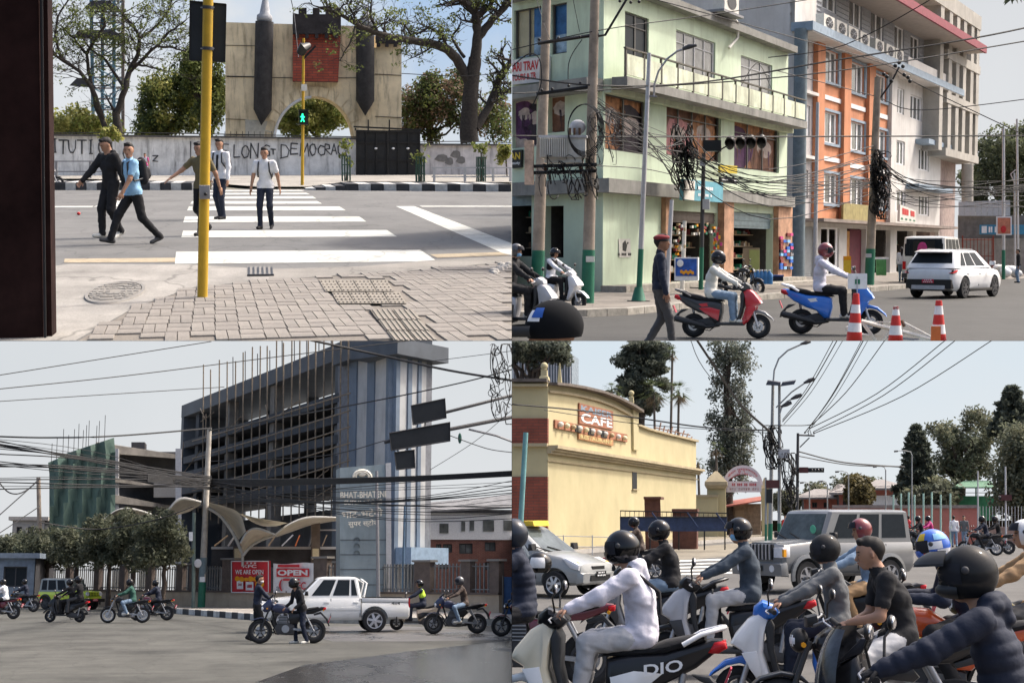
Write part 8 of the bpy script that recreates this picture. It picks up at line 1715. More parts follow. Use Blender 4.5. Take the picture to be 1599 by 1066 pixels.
for i in range(20):
 x0,x1=860+390*i/20,860+390*(i+.97)/20;f=lambda x:868-(x-860)*22/270 if x<1130 else 846-(x-1130)/15;a,b=CUR.g(x0,f(x0)),CUR.g(x1,f(x1));w=Vector((0,.4,0));h=Vector((0,0,.2));part('kerb_stone',MB().hexa([a,b,b+w,a+w],[a+h,b+h,b+w+h,a+w+h]),c_('conc'),k4)
Fk=mkfac(855,862,1525);OK=Fk.pt(0,0);setku(Fk,950,700);cf=thing('cafe_building','cream yellow cafe building with sloping parapet and brick banded corner','building',OK);kp_=lambda nm,mb,m,par=None,sm=None:part(nm,loc_(mb,OK),m,par or cf,sm)
crm=mat('cafe_cream',(.44,.385,.225),rough=.8,var=.09,vs=.5,streak=.2,wear=(.38,.31,.17),bump=.1,bs=4);crd=mat('cafe_trim',(.36,.30,.19),rough=.8,var=.15,vs=1,streak=.35,wear=(.25,.2,.12))
def fprism(F,pts,o0,o1):return F.quad(MB(),pts,o0,o1)
kp_('wall',fprism(Fk,[(855,866),(1087,843),(1087,688),(1062,682),(1040,677),(1010,669),(992,662),(992,640),(975,630),(955,620),(930,611),(900,604),(875,600),(855,598)],-.6,0),crm)
hsl=[(987,763),(994,763.5),(994,737),(987,736)];sl=kp_('slit_window',fprism(Fk,hsl,.0,.03),c_('black'));kp_('frame',fprism(Fk,[(986,764.5),(995,765),(995,763.5),(986,763)],.03,.12),crd,sl)
z0,z1=Fk.uv(855,697)[1],Fk.uv(855,708)[1];ue=Fk.uv(1089,740)[0]
for a,b,o in((695,700,.55),(700,704,.4),(704,708,.25),(718,720,.08)):kp_('cornice',Fk.slab(MB(),-.1,ue,Fk.uv(855,b)[1],Fk.uv(855,a)[1],.0,o),crd)
rim=[(855,598),(875,600),(900,604),(930,611),(955,620),(975,630),(993,641)]
for k,(dy,o,m)in enumerate(((0,.5,mat('coping_dark',(.12,.10,.085),var=.3)),(12,.14,crd))):
 for a,b in zip(rim,rim[1:]):kp_('coping',fprism(Fk,[(a[0],a[1]+dy+3),(b[0],b[1]+dy+3),(b[0],b[1]+dy-1),(a[0],a[1]+dy-1)],-.3 if not k else 0,o),m)
rim2=[(992,662),(1010,669),(1040,677),(1062,682),(1087,688)]
for a,b in zip(rim2,rim2[1:]):kp_('coping',fprism(Fk,[(a[0],a[1]+2),(b[0],b[1]+2),(b[0],b[1]-1),(a[0],a[1]-1)],-.6,.2),crd)
kp_('pilaster',fprism(Fk,[(986,702),(994,703),(993,641),(985,637)],0,.15),crm)
Fl=Facade((OK.x,OK.y-.05),(1,.02));lp_=lambda x,y:(x,y)
def lslab(nm,y0,y1,m,o=.05,x0=700,x1=855.5):return kp_(nm,fprism(Fl,[(x0,y1),(x1,y1),(x1,y0),(x0,y0)],-.8,o),m)
rb4=brickmat('cafe_brick',(.24,.06,.035),(.20,.05,.03),(.13,.05,.035),1,.55,.14,.02)
lslab('corner_block',596,868,crm,0);lslab('brick_band',653,692,rb4,.12);lslab('brick_band',744,868,rb4,.12);lslab('cornice',600,604,crd,.35);lslab('cornice',692,697,crd,.3);lslab('coping',592,597,mat('coping_dark',(.12,.10,.085),var=.3),.45)
cs=thing('cafe_sign','cafe name in relief on square brick tiles on the cream wall','sign',Fk.px(930,660,.05));oc=Fk.px(930,660,.05);cpk=lambda nm,q,a,b,m,par=None:part(nm,loc_(fprism(Fk,q,a,b),oc),m,par or cs)
tl=mat('tile_terracotta',(.30,.125,.07),rough=.8,var=.2,vs=3);cpk('tile',[(902,661),(955,671),(955,642),(902,629)],.01,.1,tl);cpk('tile',[(901,685),(955,696),(955,686),(901,676)],.01,.1,mat('tile_orange',(.40,.2,.09),var=.2));cpk('tile_row',[(864,668),(977,690),(977,678),(864,655)],.01,.1,tl)
for body,q,m,o in(('KAISER',((904,632),(953,644),(953,653),(904,642)),mat('letter_slate',(.2,.27,.34)),.1),('CAFE',((904,644),(953,655),(953,668),(904,659)),c_('white'),.1),('RESTAURANT',((903,678),(953,688),(953,694),(903,684)),mat('letter_cream',(.55,.45,.2)),.1)):fn,n=fquad(Fk,*q,out=o);lettering(body,((lambda a,b,fn=fn:fn(a,b)-oc),n),cs,m,.02,bold=.025)
for i in range(11):
 x=869+i*10.1;y=662.5+i*2.12
 if i in(3,5,7):cpk('tile',[(x-4.5,y+5),(x+4.5,y+6.5),(x+4.5,y-4.5),(x-4.5,y-6)],.1,.14,c_('black'))
 part('ball',MB().ell(Fk.px(x,y,.2)-oc,(.16,.16,.14),10,6),c_(['offwhite','cream','tan'][i%3]if i not in(3,5,7)else 'offwhite'),cs,180)
for x,yb,yt,r_,nm in((850,594,565,6,'cream ball finial on a stepped pedestal at the cafe corner'),(986,637,609,4.5,'cream ball finial at the lower end of the sloping parapet')):
 D=Fk.px(x,600).y+.6;k=D/FPX;o=CUR.p(x,yb,D);f=thing('ball_finial',nm,'finial',o)
 part('pedestal',MB().lathe([(r_*1.9*k,0),(r_*1.6*k,6*k),(r_*1.2*k,7*k),(r_*1.1*k,16*k),(r_*1.3*k,17*k),(r_*.5*k,19*k)],4,Matrix.Rotation(R(45),4,'Z')),crm,f);part('ball',MB().ell((0,0,(yb-yt-r_)*k),(r_*k,)*3,16,10),crm,f,180)
D=72;o=CUR.p(874,600,D);ob=thing('obelisk','small cream obelisk on the roof beside the ball finial','obelisk',o);k=D/FPX;part('shaft',MB().lathe([(7*k,-1),(4.6*k,4*k),(4*k,8*k),(1*k,34*k)],4,Matrix.Rotation(R(45),4,'Z')),crm,ob);part('base',MB().box((0,0,0),(14*k,1,3*k)),crm,ob)
D=108;tw=thing('glass_tower','grey ribbed glass tower behind the cafe roof','building',CUR.gd(875,D));o=CUR.gd(875,D)
pbox('core',tw,o,D,800,552,893,760,4,mat('tower_glass',(.2,.23,.26),rough=.2,var=.2));
for i in range(22):pbox('fin',tw,o,D-.2,801+i*4.2,550+(2 if i<18 else i-16),802.6+i*4.2,760,.3,c_('ltgrey'))
cap=crd;g4=[(1120,108,14,752),(1196,110,6,762)]
for x,D,w,yt in g4:
 k=D/FPX;o=CUR.gd(x,D);q=thing('gate_pillar','broad cream gate pillar with moulded cap left of the arch' if x<1150 else 'slim cream gate pillar right of the arch','pillar',o);h=CUR.p(x,yt,D).z
 part('shaft',MB().box((0,0,h/2),(w*2*k,1,h)),crm,q);part('cap',MB().lathe([(w*1.5*k,h-.5),(w*1.75*k,h-.25),(w*1.7*k,h),(w*.7*k,h+.55),(w*.2*k,h+.8)],4,Matrix.Rotation(R(45),4,'Z')),cap,q)
o=CUR.gd(1100,107);lw=thing('boundary_wall','low cream wall joining the cafe to the gate pillar','wall',o);pbox('wall_body',lw,o,107,1083,775,1121,842,.4,crm);pbox('coping',lw,o,107,1083,772,1121,776,.6,crd,-.1)
D=108.5;o=CUR.p(1160,745,D);ar=thing('arch_sign','white arched library sign with red lettering over the gate','sign',o);wp4=mat('arch_white',(.62,.55,.57),var=.08)
n=18;ou=[(1160+31*math.cos(math.pi*i/n),757-31*math.sin(math.pi*i/n))for i in range(n+1)];inn=[(1160+25*math.cos(math.pi*i/n),757-17*math.sin(math.pi*i/n))for i in range(n+1)]
for i in range(n):part('arch_panel',MB().hexa([CUR.p(*p,D)-o for p in(ou[i],ou[i+1],inn[i+1],inn[i])],[CUR.p(*p,D+.25)-o for p in(ou[i],ou[i+1],inn[i+1],inn[i])]),wp4,ar)
pbox('name_board',ar,o,D-.1,1134,751,1189,768,.2,wp4);ldr=mat('letter_red',(.5,.06,.08))
def arclet(body,r0,r1,a0,a1):
 def fn(a,b):t=R(a0+(a1-a0)*a);r_=r0+(r1-r0)*b;return CUR.p(1160+r_*math.cos(t),757-r_*(.95 if r_>24 else.85)*math.sin(t),D-.03)-o
 lettering(body,(fn,Vector((0,-1,0))),ar,ldr,.02,bold=.01)
arclet('केशर पुस्तकालय',23.5,29,150,32);arclet('KAISER LIBRARY',19.5,22.5,146,36)
for body,y0,y1,x0,x1 in(('-- --- -- ----',754,758.5,1143,1181),('--- ----- ---',761,765,1139,1185)):lettering(body,pquad([CUR.p(x,y,D-.12)-o for x,y in((x0,y0),(x1,y0),(x1,y1),(x0,y1))]),ar,ldr,.02)
o=CUR.gd(1165,118);gh=thing('gatehouse','small brown gatehouse with red roof seen through the arch','building',o);pbox('wall',gh,o,118,1138,786,1188,842,4,mat('gatehouse_wall',(.25,.18,.12),var=.3));pbox('door',gh,o,117.9,1148,796,1162,842,.2,c_('wood'));part('roof',MB().hexa([CUR.p(1132,792,116)-o,CUR.p(1192,782,116)-o,CUR.p(1192,780,116)-o,CUR.p(1132,790,116)-o],[CUR.p(1136,784,122)-o,CUR.p(1190,776,122)-o,CUR.p(1190,774,122)-o,CUR.p(1136,782,122)-o]),mat('roof_red',(.3,.09,.06),var=.25),gh)
D=68;o=CUR.gd(1050,D);bb4=thing('steel_barrier','long dark blue steel barrier standing along the cafe wall','barrier',o);bl4=mat('barrier_blue',(.028,.045,.10),rough=.5,var=.3)
pbox('panel',bb4,o,D,968,806,1135,829,.3,bl4);
for y in(795,807):ptube('rail',bb4,o,D-.1,[(968,y+(2 if y<800 else 0)),(1136,y+6 if y<800 else y)],2,c_('black'))
for i in range(24):x=969+i*7.2;ptube('baluster',bb4,o,D-.1,[(x,808),(x,797+i*.25)],1.0,c_('black'))
for x in(975,1015,1060,1100,1132):ptube('leg',bb4,o,D,[(x,829),(x,858)],2.5,c_('black'))
for x in(1018,1073,1118):ptube('strut',bb4,o,D-.3,[(x,800),(x+16,822)],3,bl4)
o=CUR.gd(1019,72);cv=thing('covered_box','brown sheeted box behind the blue barrier','box',o);part('box_body',MB().hexa([CUR.p(x,y,72)-o for x,y in((1008,860),(1034,860),(1031,778),(1006,776))],[CUR.p(x,y,74)-o for x,y in((1008,860),(1034,860),(1031,778),(1006,776))]),mat('box_brown',(.11,.045,.03),var=.25),cv);pbox('lid',cv,o,71.8,1005,775,1032,779,2.2,mat('box_brown',(.11,.045,.03),var=.25));o=CUR.gd(1070,73);cv=thing('covered_box','second lower brown box behind the blue barrier','box',o);pbox('box_body',cv,o,73,1050,796,1088,858,1.5,mat('box_brown',(.11,.045,.03),var=.25));pbox('lid',cv,o,72.8,1049,794,1089,798,1.8,mat('box_brown',(.11,.045,.03),var=.25))
pole('pale teal pole in front of the brick corner',(821,675),(808,905),8,9,mat('pole_teal',(.16,.33,.33),var=.15),None);railing4=thing('railing','thin white pipe railing before the cafe wall','railing',CUR.g(925,876));o=CUR.g(925,876)
for x in(880,925,968):ptube('post',railing4,o,o.y,[(x,876),(x,835)],1.8,c_('ltgrey'))
for y in(836,852):ptube('rail',railing4,o,o.y,[(862,y),(985,y+3)],1.3,c_('ltgrey'))
lc=[leafmat('conifer_dark',(.085,.10,.08)),leafmat('conifer_mid',(.125,.14,.105))];lp4=[leafmat('palm_dark',(.05,.065,.03)),leafmat('palm_green',(.09,.115,.045)),leafmat('palm_dry',(.17,.13,.08))]
def t4(label,x,D,th,r,es,cols,**kw):b=CUR.gd(x,D);return tree(label,b,th,r,[(tuple(CUR.p(e[0],e[1],D)-b),(e[2]*D/FPX,2.2,e[3]*D/FPX))for e in es],cols,**kw)
t4('dark spreading tree over the cafe corner roof',822,84,9.5,.55,[(825,540,45,26),(870,545,26,22),(800,550,20,22)],lc,leaf=.15,per=180,ncl=75,clr=.6,seed=61,limbs=12)
t4('tall ivy clad column of dark cypress right of the cafe',1140,118,14,.4,[(1142,560,32,50),(1140,640,34,60),(1135,720,30,70),(1150,690,36,50),(1140,530,26,30)],lc+[leafmat('ivy_grey',(.17,.18,.15))],leaf=.14,per=100,ncl=150,clr=.75,seed=62,limbs=10,droop=.6)
def conifer(label,x,D,yt,yb,w,tiers,seed,cols=lc,dens=26,leaf=.16,top=.1):
 b=CUR.gd(x,D);k=D/FPX;r=thing('conifer',label,'tree',b);g=random.Random(seed);zt,zb=CUR.p(x,yt,D).z,CUR.p(x,yb,D).z;B=mat('bark_dark',(.03,.024,.02),rough=.95,var=.35)
 part('trunk',MB().tube([(0,0,0),(0,0,zt)],[w*k*.12,.03],8),B,r,80);bm_=MB();cl=[]
 for i in range(tiers):
  f=i/(tiers-1);z=zb+(zt-zb)*f;R_=w*k*((1-f)**.75+top)*g.uniform(.8,1.1);n=7
  for j in range(n):
   a=6.283*(j+g.random())/n;e=Vector((R_*math.cos(a),R_*math.sin(a)*.8,z+R_*.12));bm_.tube([(0,0,z),lerp((0,0,z),e,.5)+Vector((0,0,-.04*R_)),e],[.05,.035,.015],4,False)
   for t in(.35,.55,.75,.92,1.0):cl.append((lerp((0,0,z),e,t)+Vector((0,0,-.03*R_)),.16+.07*R_*(1.1-t)))
 part('branch',bm_,B,r,80);leafpart('crown',r,cl,dens,leaf,cols,seed,squash=.5,aspect=2.6);return r
t4('tall dark pine behind the cafe parapet',1003,112,17,.4,[(1000,548,30,24),(1014,574,32,16),(992,598,24,20),(1008,630,22,22),(972,568,13,8),(1036,602,12,8),(1030,548,14,12),(978,610,12,10)],lc,leaf=.13,per=150,ncl=120,clr=.6,seed=63,limbs=24,aspect=3,squash=.6)
conifer('slender tiered conifer left of the big spreading tree',1437,100,668,775,34,13,64,dens=26,leaf=.2);conifer('small pointed tiered fir at the right edge',1590,96,607,680,30,10,65,dens=26,leaf=.18,top=.2)
def palm(label,x0,x,D,yc,yb,rr,seed,fan=True,skirt=True,n=26):
 b=CUR.gd(x0,D);k=D/FPX;r=thing('palm_tree',label,'palm tree',b);g=random.Random(seed);c=CUR.p(x,yc,D)-b
 part('trunk',MB().tube([(0,0,0),lerp((0,0,0),c,.5)+Vector((.1,0,0)),c],[2.4*k,2.0*k,1.8*k],8),mat('palm_bark',(.12,.10,.08),var=.3),r,80)
 m=MB()
 for i in range(n):
  dn=skirt and i<n//3;a=g.uniform(0,6.283);el=g.uniform(-1.3,-.5)if dn else g.uniform(-.35,1.3);L=rr*k*g.uniform(.75,1.1)*(.8 if dn else 1);d=Vector((math.cos(a)*math.cos(el),math.sin(a)*math.cos(el),math.sin(el)));s=vnorm(d.cross(Vector((0,0,1))));m.mi=2 if dn else g.randrange(2)
  for q in range(-4,5):
   e=c+d*L+s*q*L*.13-Vector((0,0,abs(q)*L*.04+L*.18));h=c+d*L*.45;w=s*L*.03;m.add([h-w,h+w,e],[[0,1,2]])
  m.add([c-s*.02,c+s*.02,c+d*L*.47],[[0,1,2]])
 part('frond',m,lp4,r);return r
palm('very tall thin palm with dry skirt against the sky',1040,1050,106,552,700,16,1);palm('bushy fan palm beside the pine',1022,1021,100,612,690,30,2,n=40);palm('fan palm with hanging dry fronds right of the bushy one',1052,1060,102,612,690,26,3,n=36);palm('small feathery palm behind the sloping parapet',955,955,96,608,640,22,4,skirt=False,n=30);palm('small palm in front of the cypress foot',1118,1118,110,700,780,20,5,n=30);palm('tiny palm right of the cafe end wall',1090,1090,112,722,790,14,6,n=24)
m=thing('roof_railing','rusty leaning rods along the lower cafe parapet','railing',Fk.px(1060,684));o=Fk.px(1060,684);rs=mat('rust',(.13,.06,.03),var=.4)
for i in range(9):x=1035+i*6;part('rod',MB().tube([Fk.px(x,678+i*1.2,-.3)-o,Fk.px(x+4,660+i*2.0+(i%3)*3,-.3)-o],.05,5),rs,m)
for y in(0,8):part('rail',MB().tube([Fk.px(1030,667+y,-.35)-o,Fk.px(1085,679+y*.6,-.35)-o],.04,5),rs,m)
lr=[leafmat('far_dark',(.11,.12,.085)),leafmat('far_mid',(.15,.165,.11)),leafmat('far_olive',(.19,.19,.12))]
t4('big spreading tree with thick trunk beyond the red wall',1500,104,5,.6,[(1510,672,52,26),(1480,690,24,30),(1545,700,28,40),(1510,720,48,32),(1480,745,20,22)],lr,leaf=.14,per=105,ncl=105,clr=.7,seed=66,limbs=16,shellk=.6)
t4('dense drooping tree at the right edge',1590,92,4,.4,[(1590,690,34,36),(1580,740,30,50),(1610,740,40,70)],lr,leaf=.14,per=150,ncl=100,clr=.8,seed=67,limbs=10,droop=1.2);t4('clipped rounded bush between the red buildings',1341,96,1,.2,[(1341,768,15,23)],[leafmat('topiary',(.10,.085,.04)),leafmat('topiary2',(.13,.11,.05))],leaf=.16,per=220,ncl=60,clr=.5,seed=68,limbs=4,cat='bush',shellk=.1)
for x,y,rx,ry,nm in((1277,775,16,16,'small round far tree over the red roofs'),(1322,770,24,18,'far dark tree behind the clipped bush'),(1227,786,18,12,'far green tree behind the signal poles'),(1440,785,28,18,'shrubby tree at the foot of the tiered conifer'),(1360,765,20,12,'far tree over the red and white building'),(1470,775,16,18,'yellowish bush left of the green pavilion')):t4(nm,x,128 if x<1400 else 98,2,.2,[(x,y,rx,ry)],lr,leaf=.2,per=150,ncl=30,clr=.8,seed=x,limbs=5)
rd4=mat('wall_red',(.42,.15,.12),rough=.85,var=.15,vs=.5,streak=.2);rfg=mat('roof_grey',(.22,.2,.19),rough=.8,var=.2)
for x0,x1,yt,D,nm,wn in((1255,1312,779,118,'low red building far left of the clipped bush',((1268,1276,784,792),(1286,1294,784,792))),(1310,1332,772,114,'small red building half behind the clipped bush',((1316,1322,778,788),)),(1354,1408,765,112,'red building with white band right of the clipped bush',((1362,1372,776,784),(1382,1392,776,784)))):
 r,F,o=block(nm,x0,x1,yt,D,rd4,wn,roof=rfg);a,b=F.uv(x0,yt)[0],F.uv(x1,yt)[0];zt=F.uv(x0,yt)[1];part('eave',loc_(MB().hexa([F.pt(a-.8,zt,1),F.pt(b+.8,zt,1),F.pt(b+.8,zt+.15,1),F.pt(a-.8,zt+.15,1)],[F.pt(a+1,zt+.8,-4),F.pt(b-1,zt+.8,-4),F.pt(b-1,zt+.9,-4),F.pt(a+1,zt+.9,-4)]),o),rfg,r)
 if x0>1350:part('white_band',loc_(F.slab(MB(),a,b,zt-1.15,zt-.4,.02,.08),o),c_('white'),r)
o=CUR.gd(1400,88);rw=thing('boundary_wall','long red wall across the far side of the junction','wall',o);pbox('wall_body',rw,o,88,1300,792,1526,850,.4,rd4);pbox('coping',rw,o,87.9,1300,788,1526,793,.6,mat('coping_grey',(.25,.2,.18),var=.2));o=CUR.gd(1570,86);rw=thing('boundary_wall','brownish wall with railings at the far right','wall',o);pbox('wall_body',rw,o,86,1526,822,1720,850,.4,mat('wall_brick4',(.3,.19,.15),var=.25));
for i in range(30):ptube('bar',rw,o,86,[(1530+i*5,823),(1530+i*5,790)],.9,c_('ltgrey'))
o=CUR.gd(1524,100);gp4=thing('pavilion','green roofed open pavilion under the big spreading tree','pavilion',o);gg=mat('pavilion_green',(.06,.26,.13),rough=.7,var=.2)
pbox('base',gp4,o,100,1492,774,1556,812,3,gg)
for x in(1496,1524,1552):ptube('post',gp4,o,99.5,[(x,776),(x,758)],2.4,gg)
part('roof',MB().hexa([CUR.p(x,762,97)-o for x in(1486,1558)]+[CUR.p(x,760,97)-o for x in(1558,1486)],[CUR.p(1506,751,102)-o,CUR.p(1546,751,102)-o,CUR.p(1546,750,102)-o,CUR.p(1506,750,102)-o]),mat('pavilion_roof',(.10,.2,.13),var=.2),gp4);ptube('rail',gp4,o,99.4,[(1492,769),(1556,769)],1.2,c_('ltgrey'))
for i,x in enumerate((1395,1407,1419,1428,1442,1455,1469,1484)):props(pole('green and white flag post standing along the far red wall',(x,772-(i%3)*2),(x,851),2.6,3,mat('post_mint',(.35,.52,.45),var=.1),None,'flag_post',cat='post',D=86.5)[0],group='flag posts along the red wall')
gs=mat('pole_galv',(.27,.28,.28),rough=.6,var=.15)
r,o,D,k=pole('tall steel street light with long curved arm in the middle',(1207,600),(1202,872),4.5,7,gs,815,'street_lamp',cat='street lamp',D=55);ptube('arm',r,o,D,[(1207,602),(1209,578),(1216,560),(1230,547),(1250,538),(1262,534)],3,gs);ptube('lamp_head',r,o,D,[(1250,537),(1258,535),(1266,533)],[3,6,4],c_('dkgrey'),8)
r,o,D,k=pole('solar lamp pole with two panels and three lamps',(1217,598),(1217,874),4,6,gs,815,'street_lamp',cat='street lamp',D=54)
for q in([(1196,601),(1218,602),(1219,597),(1199,594)],[(1219,603),(1240,600),(1243,594),(1222,597)]):part('solar_panel',MB().hexa([CUR.p(x,y,D-.6)-o for x,y in q],[CUR.p(x,y-1.2,D+.8)-o for x,y in q]),mat('solar',(.05,.055,.07),rough=.3,var=.1),r)
for x1,y1,x0,y0 in((1272,592,1212,636),(1252,617,1218,640),(1236,629,1218,645)):ptube('arm',r,o,D-.2,[(x0,y0),((x0+x1)/2-6,(y0+y1)/2-2),(x1-14,y1+5)],2.4,gs);ptube('lamp_head',r,o,D-.2,[(x1-17,y1+6),(x1-8,y1+2),(x1,y1-1)],[3,7,5],c_('dkgrey'),8)
pbox('junction_box',r,o,D-.3,1215,701,1233,715,.6,c_('ltgrey'));ptube('bent_pipe',r,o,D-.3,[(1222,716),(1235,722),(1238,735),(1235,760),(1236,800)],4,c_('black'))
r,o,D,k=pole('dark steel pole with cross arm and horizontal traffic light',(1246,676),(1244,868),4,5.5,c_('dkgrey'),None,'utility_pole',D=56);ptube('cross_arm',r,o,D,[(1245,679),(1272,680)],3,c_('dkgrey'));ptube('brace',r,o,D,[(1249,698),(1264,683)],2,c_('dkgrey'));ptube('brace',r,o,D,[(1262,679),(1264,668),(1267,679)],1.6,c_('black'));insul(r,o,D,[(1257,675),(1271,676),(1264,667)],3)
h=pbox('signal_head',r,o,D-.3,1248,730,1287,737,.3,c_('black'))
for i in range(4):part('lens',MB().ell(L2((1268+i*5,734),D-.35,o),(2*k,.08,2.2*k),10,6),mat('lens_dark',(.03,.03,.03),rough=.15,var=0),h,60)
pbox('sign_back',r,o,D-.3,1248,729,1262,738,.1,mat('sign_maroon',(.09,.03,.03),var=.2),-.1)
r,o,D,k=pole('signal post with maroon board at the left of the tall lamps',(1196,745),(1196,872),3,4,gs,815,'traffic_light',cat='traffic light',D=53);pbox('board',r,o,D,1196,749,1217,762,.1,mat('sign_maroon',(.09,.03,.03),var=.2),-.2);pbox('signal_head',r,o,D,1197,763,1206,785,.3,c_('black'),-.2)
for i,(x,yt,yb,ax,D,nm)in enumerate(((1424,703,846,1396,74,'slim street light with arm to the left before the tiered conifer'),(1325,735,846,1304,84,'curved street light left of the clipped bush'),(1383,727,846,1363,82,'street light before the red and white building'),(1264,752,846,1249,92,'small far street light left of the red roofs'),(1292,750,846,1279,94,'small far street light over the red roofs'))):
 r,o,D,k=pole(nm,(x,yt+6),(x,yb),1.8,2.4,gs,None,'street_lamp',cat='street lamp',D=D);ptube('arm',r,o,D,[(x,yt+8),(x-2,yt+2),((x+ax)/2,yt),(ax+3,yt+1)],1.4,gs);ptube('lamp_head',r,o,D,[(ax+6,yt+1),(ax,yt+1.5)],3,c_('dkgrey'))
pole('thin white mast by the green pavilion',(1527,735),(1527,848),2,2.4,c_('ltgrey'),None,'steel_pole',D=78);r,o,D,k=pole('white mast with signal lamp at the far right',(1570,728),(1571,852),2.4,3,c_('ltgrey'),None,'traffic_light',cat='traffic light',D=76);pbox('signal_head',r,o,D,1561,772,1580,781,.3,mat('sign_maroon',(.09,.03,.03),var=.2),-.2);ptube('lens_hood',r,o,D-.3,[(1563,777),(1559,777)],6,c_('black'),8)
tangle('tangle',1199,672,1216,720,54,40,5,.9);tangle('tangle',1228,715,1240,780,53.5,30,6,.8)
for pts,w,l in(([(1088,530,30),(1120,578,34),(1160,635,42),(1204,675,54)],4,'thick black cable falling across the cypress to the lamps'),([(799,631,60),(900,640,62),(1000,653,64),(1100,667,60),(1204,672,54)],2.4,'black cable crossing the cafe front'),([(850,640,62),(1000,662,64),(1204,676,54)],1.2,'thin cable below the black one on the cafe front'),([(1078,530,32),(1110,590,38),(1200,690,54)],1.2,'thin cable left of the thick one over the cypress'),([(1248,705,56),(1320,722,70),(1412,729,80)],2.2,'bundle wire from the cross arm pole to the right lamps'),([(1248,712,56),(1330,726,70),(1412,728,80)],1.6,'second wire sagging to the right lamps'),([(1221,664,54),(1255,664,55),(1272,662,55)],1.4,'short level wire between lamp pole and cross arm')):cable(pts,w,l)
for i,(x0,y0,x1,w)in enumerate(((1222,655,1303,1.2),(1222,658,1309,1.6),(1224,662,1318,1),(1256,676,1350,1.6),(1258,674,1347,1),(1260,675,1357,1),(1264,666,1384,1.4),(1266,668,1480,1.4),(1270,674,1496,1.4),(1272,676,1554,1.4))):cable([(x0,y0,55),((x0+x1)/2-4,(y0+533)/2+14,48),(x1,528,40)],w,'wire rising from the lamp poles to the top of the sky','wires fanning up from the lamp poles')
# people and vehicles of plot 4
def ride(kind,px,D,yaw,s=1.0,**kw):M_=at(CUR.gd(px,D),R(yaw),s);return M_
def taxix(r,S,P):
 for e in(1,-1):part('headlight',MB().pillow([(1.45,.62),(1.66,.58),(1.68,.70),(1.35,.84),(1.25,.82)],.16,.04,y0=e*.55),c_('lamp'),r,40);part('turn_lamp',MB().ell((1.56,e*.6,.70),(.08,.07,.06),10,6),c_('amber'),r,60)
 part('front_bumper',MB().pillow([(1.55,.28),(1.76,.32),(1.78,.52),(1.6,.56)],.68,.05),P,r,40);part('air_intake',MB().box((1.77,0,.42),(.04,.8,.12)),c_('black'),r);part('grille',MB().box((1.72,0,.63),(.03,.5,.07)),c_('black'),r);numplate(r,(1.8,0,.5),0,.4,.12,'black',1)
 part('roof_sign',MB().pillow([(-.02,1.50),(.3,1.50),(.26,1.62),(.02,1.62)],.32,.03),c_('yellow'),r,40)
car('silver hatchback taxi with yellow roof sign waiting at the left','taxi',at(CUR.gd(829,31),R(-24),1.0),'taxi',dict(paint=('taxi_silver',(.27,.275,.27)),W=.76,wr=.28,wx=(1.08,-1.1),spokes=7,doors=(.62,-.3),doorz=(.4,.88),st=[(1.74,.34,.56,.52,.02),(1.68,.28,.70,.66,.03),(1.2,.25,.86,.74,.06),(.8,.25,.93,.76,.05),(.5,.25,.95,.76,.02),(-1.4,.25,.98,.76,.02),(-1.6,.3,.95,.7,.01)],cab=(.85,-1.55,.1,-1.25,.96,1.50,.72,.56),sidewin=((.12,.44,.1,.42),(.48,.76,.47,.76)),extra=taxix))
def bolx(r,S,P):
 part('grille',MB().box((2.0,0,.92),(.06,.86,.34)),c_('black'),r)
 for i in range(7):part('grille_slat',MB().box((2.04,-.36+i*.12,.92),(.03,.035,.34)),c_('alum'),r)
 for e in(1,-1):part('headlight',MB().pillow([(1.8,.80),(2.02,.80),(2.02,1.02),(1.8,1.04)],.17,.04,y0=e*.62),c_('lamp'),r,40);part('turn_lamp',MB().box((1.98,e*.78,.9),(.08,.06,.16)),c_('amber'),r);part('fog_lamp',MB().tube([(2.12,e*.55,.56),(2.16,e*.55,.56)],.08,12),c_('lamp'),r,40)
 part('front_bumper',MB().pillow([(1.9,.38),(2.14,.40),(2.16,.66),(1.95,.70)],.86,.05),P,r,40);numplate(r,(2.18,0,.56),0,.5,.12,'black',1);part('bonnet_ridge',MB().pillow([(1.0,1.14),(1.9,1.08),(1.9,1.12),(1.0,1.19)],.42,.02),P,r,40)
 part('sticker',MB().ell((.86,.5,1.42),(.02,.1,.1),12,6),mat('sticker_green',(.1,.4,.25)),r);part('side_step',MB().box((-.1,.88,.4),(1.9,.16,.05)),c_('black'),r)
car('silver grey boxy utility jeep facing the queue of riders','car',at(CUR.gd(1292,34),R(221),1.0),'utility_jeep',dict(paint=('jeep_silver',(.14,.145,.15)),W=.84,wr=.36,wx=(1.35,-1.2),rim='grey',flare='body',doors=(.85,-.2,-1.1),doorz=(.5,1.08),st=[(2.0,.52,1.0,.72,.01),(1.92,.45,1.08,.78,.02),(.95,.42,1.17,.82,.03),(.8,.42,1.18,.84,.01),(-1.9,.42,1.18,.84,.01),(-2.0,.46,1.14,.8,.01)],cab=(.9,-1.98,.55,-1.94,1.18,1.86,.80,.74),sidewin=((.08,.33,.1,.33),(.37,.62,.37,.62),(.66,.95,.66,.95)),extra=bolx))
M_=at(CUR.gd(938,11),R(181),.97);scooter('white and black scooter in the foreground under the rider in lilac hood',M_,'black','white','cream',tail='white',mud='white')
lettering('DIO',((lambda a,b:Vx((-.36-.3*a,.21,.56+.09*b+.05*a))),Vx((0,1,0))),bpy.data.objects[[o.name for o in COL.objects if o.get('label','').startswith('white and black scooter in the fore')][0]],c_('white'),0,bold=.02)
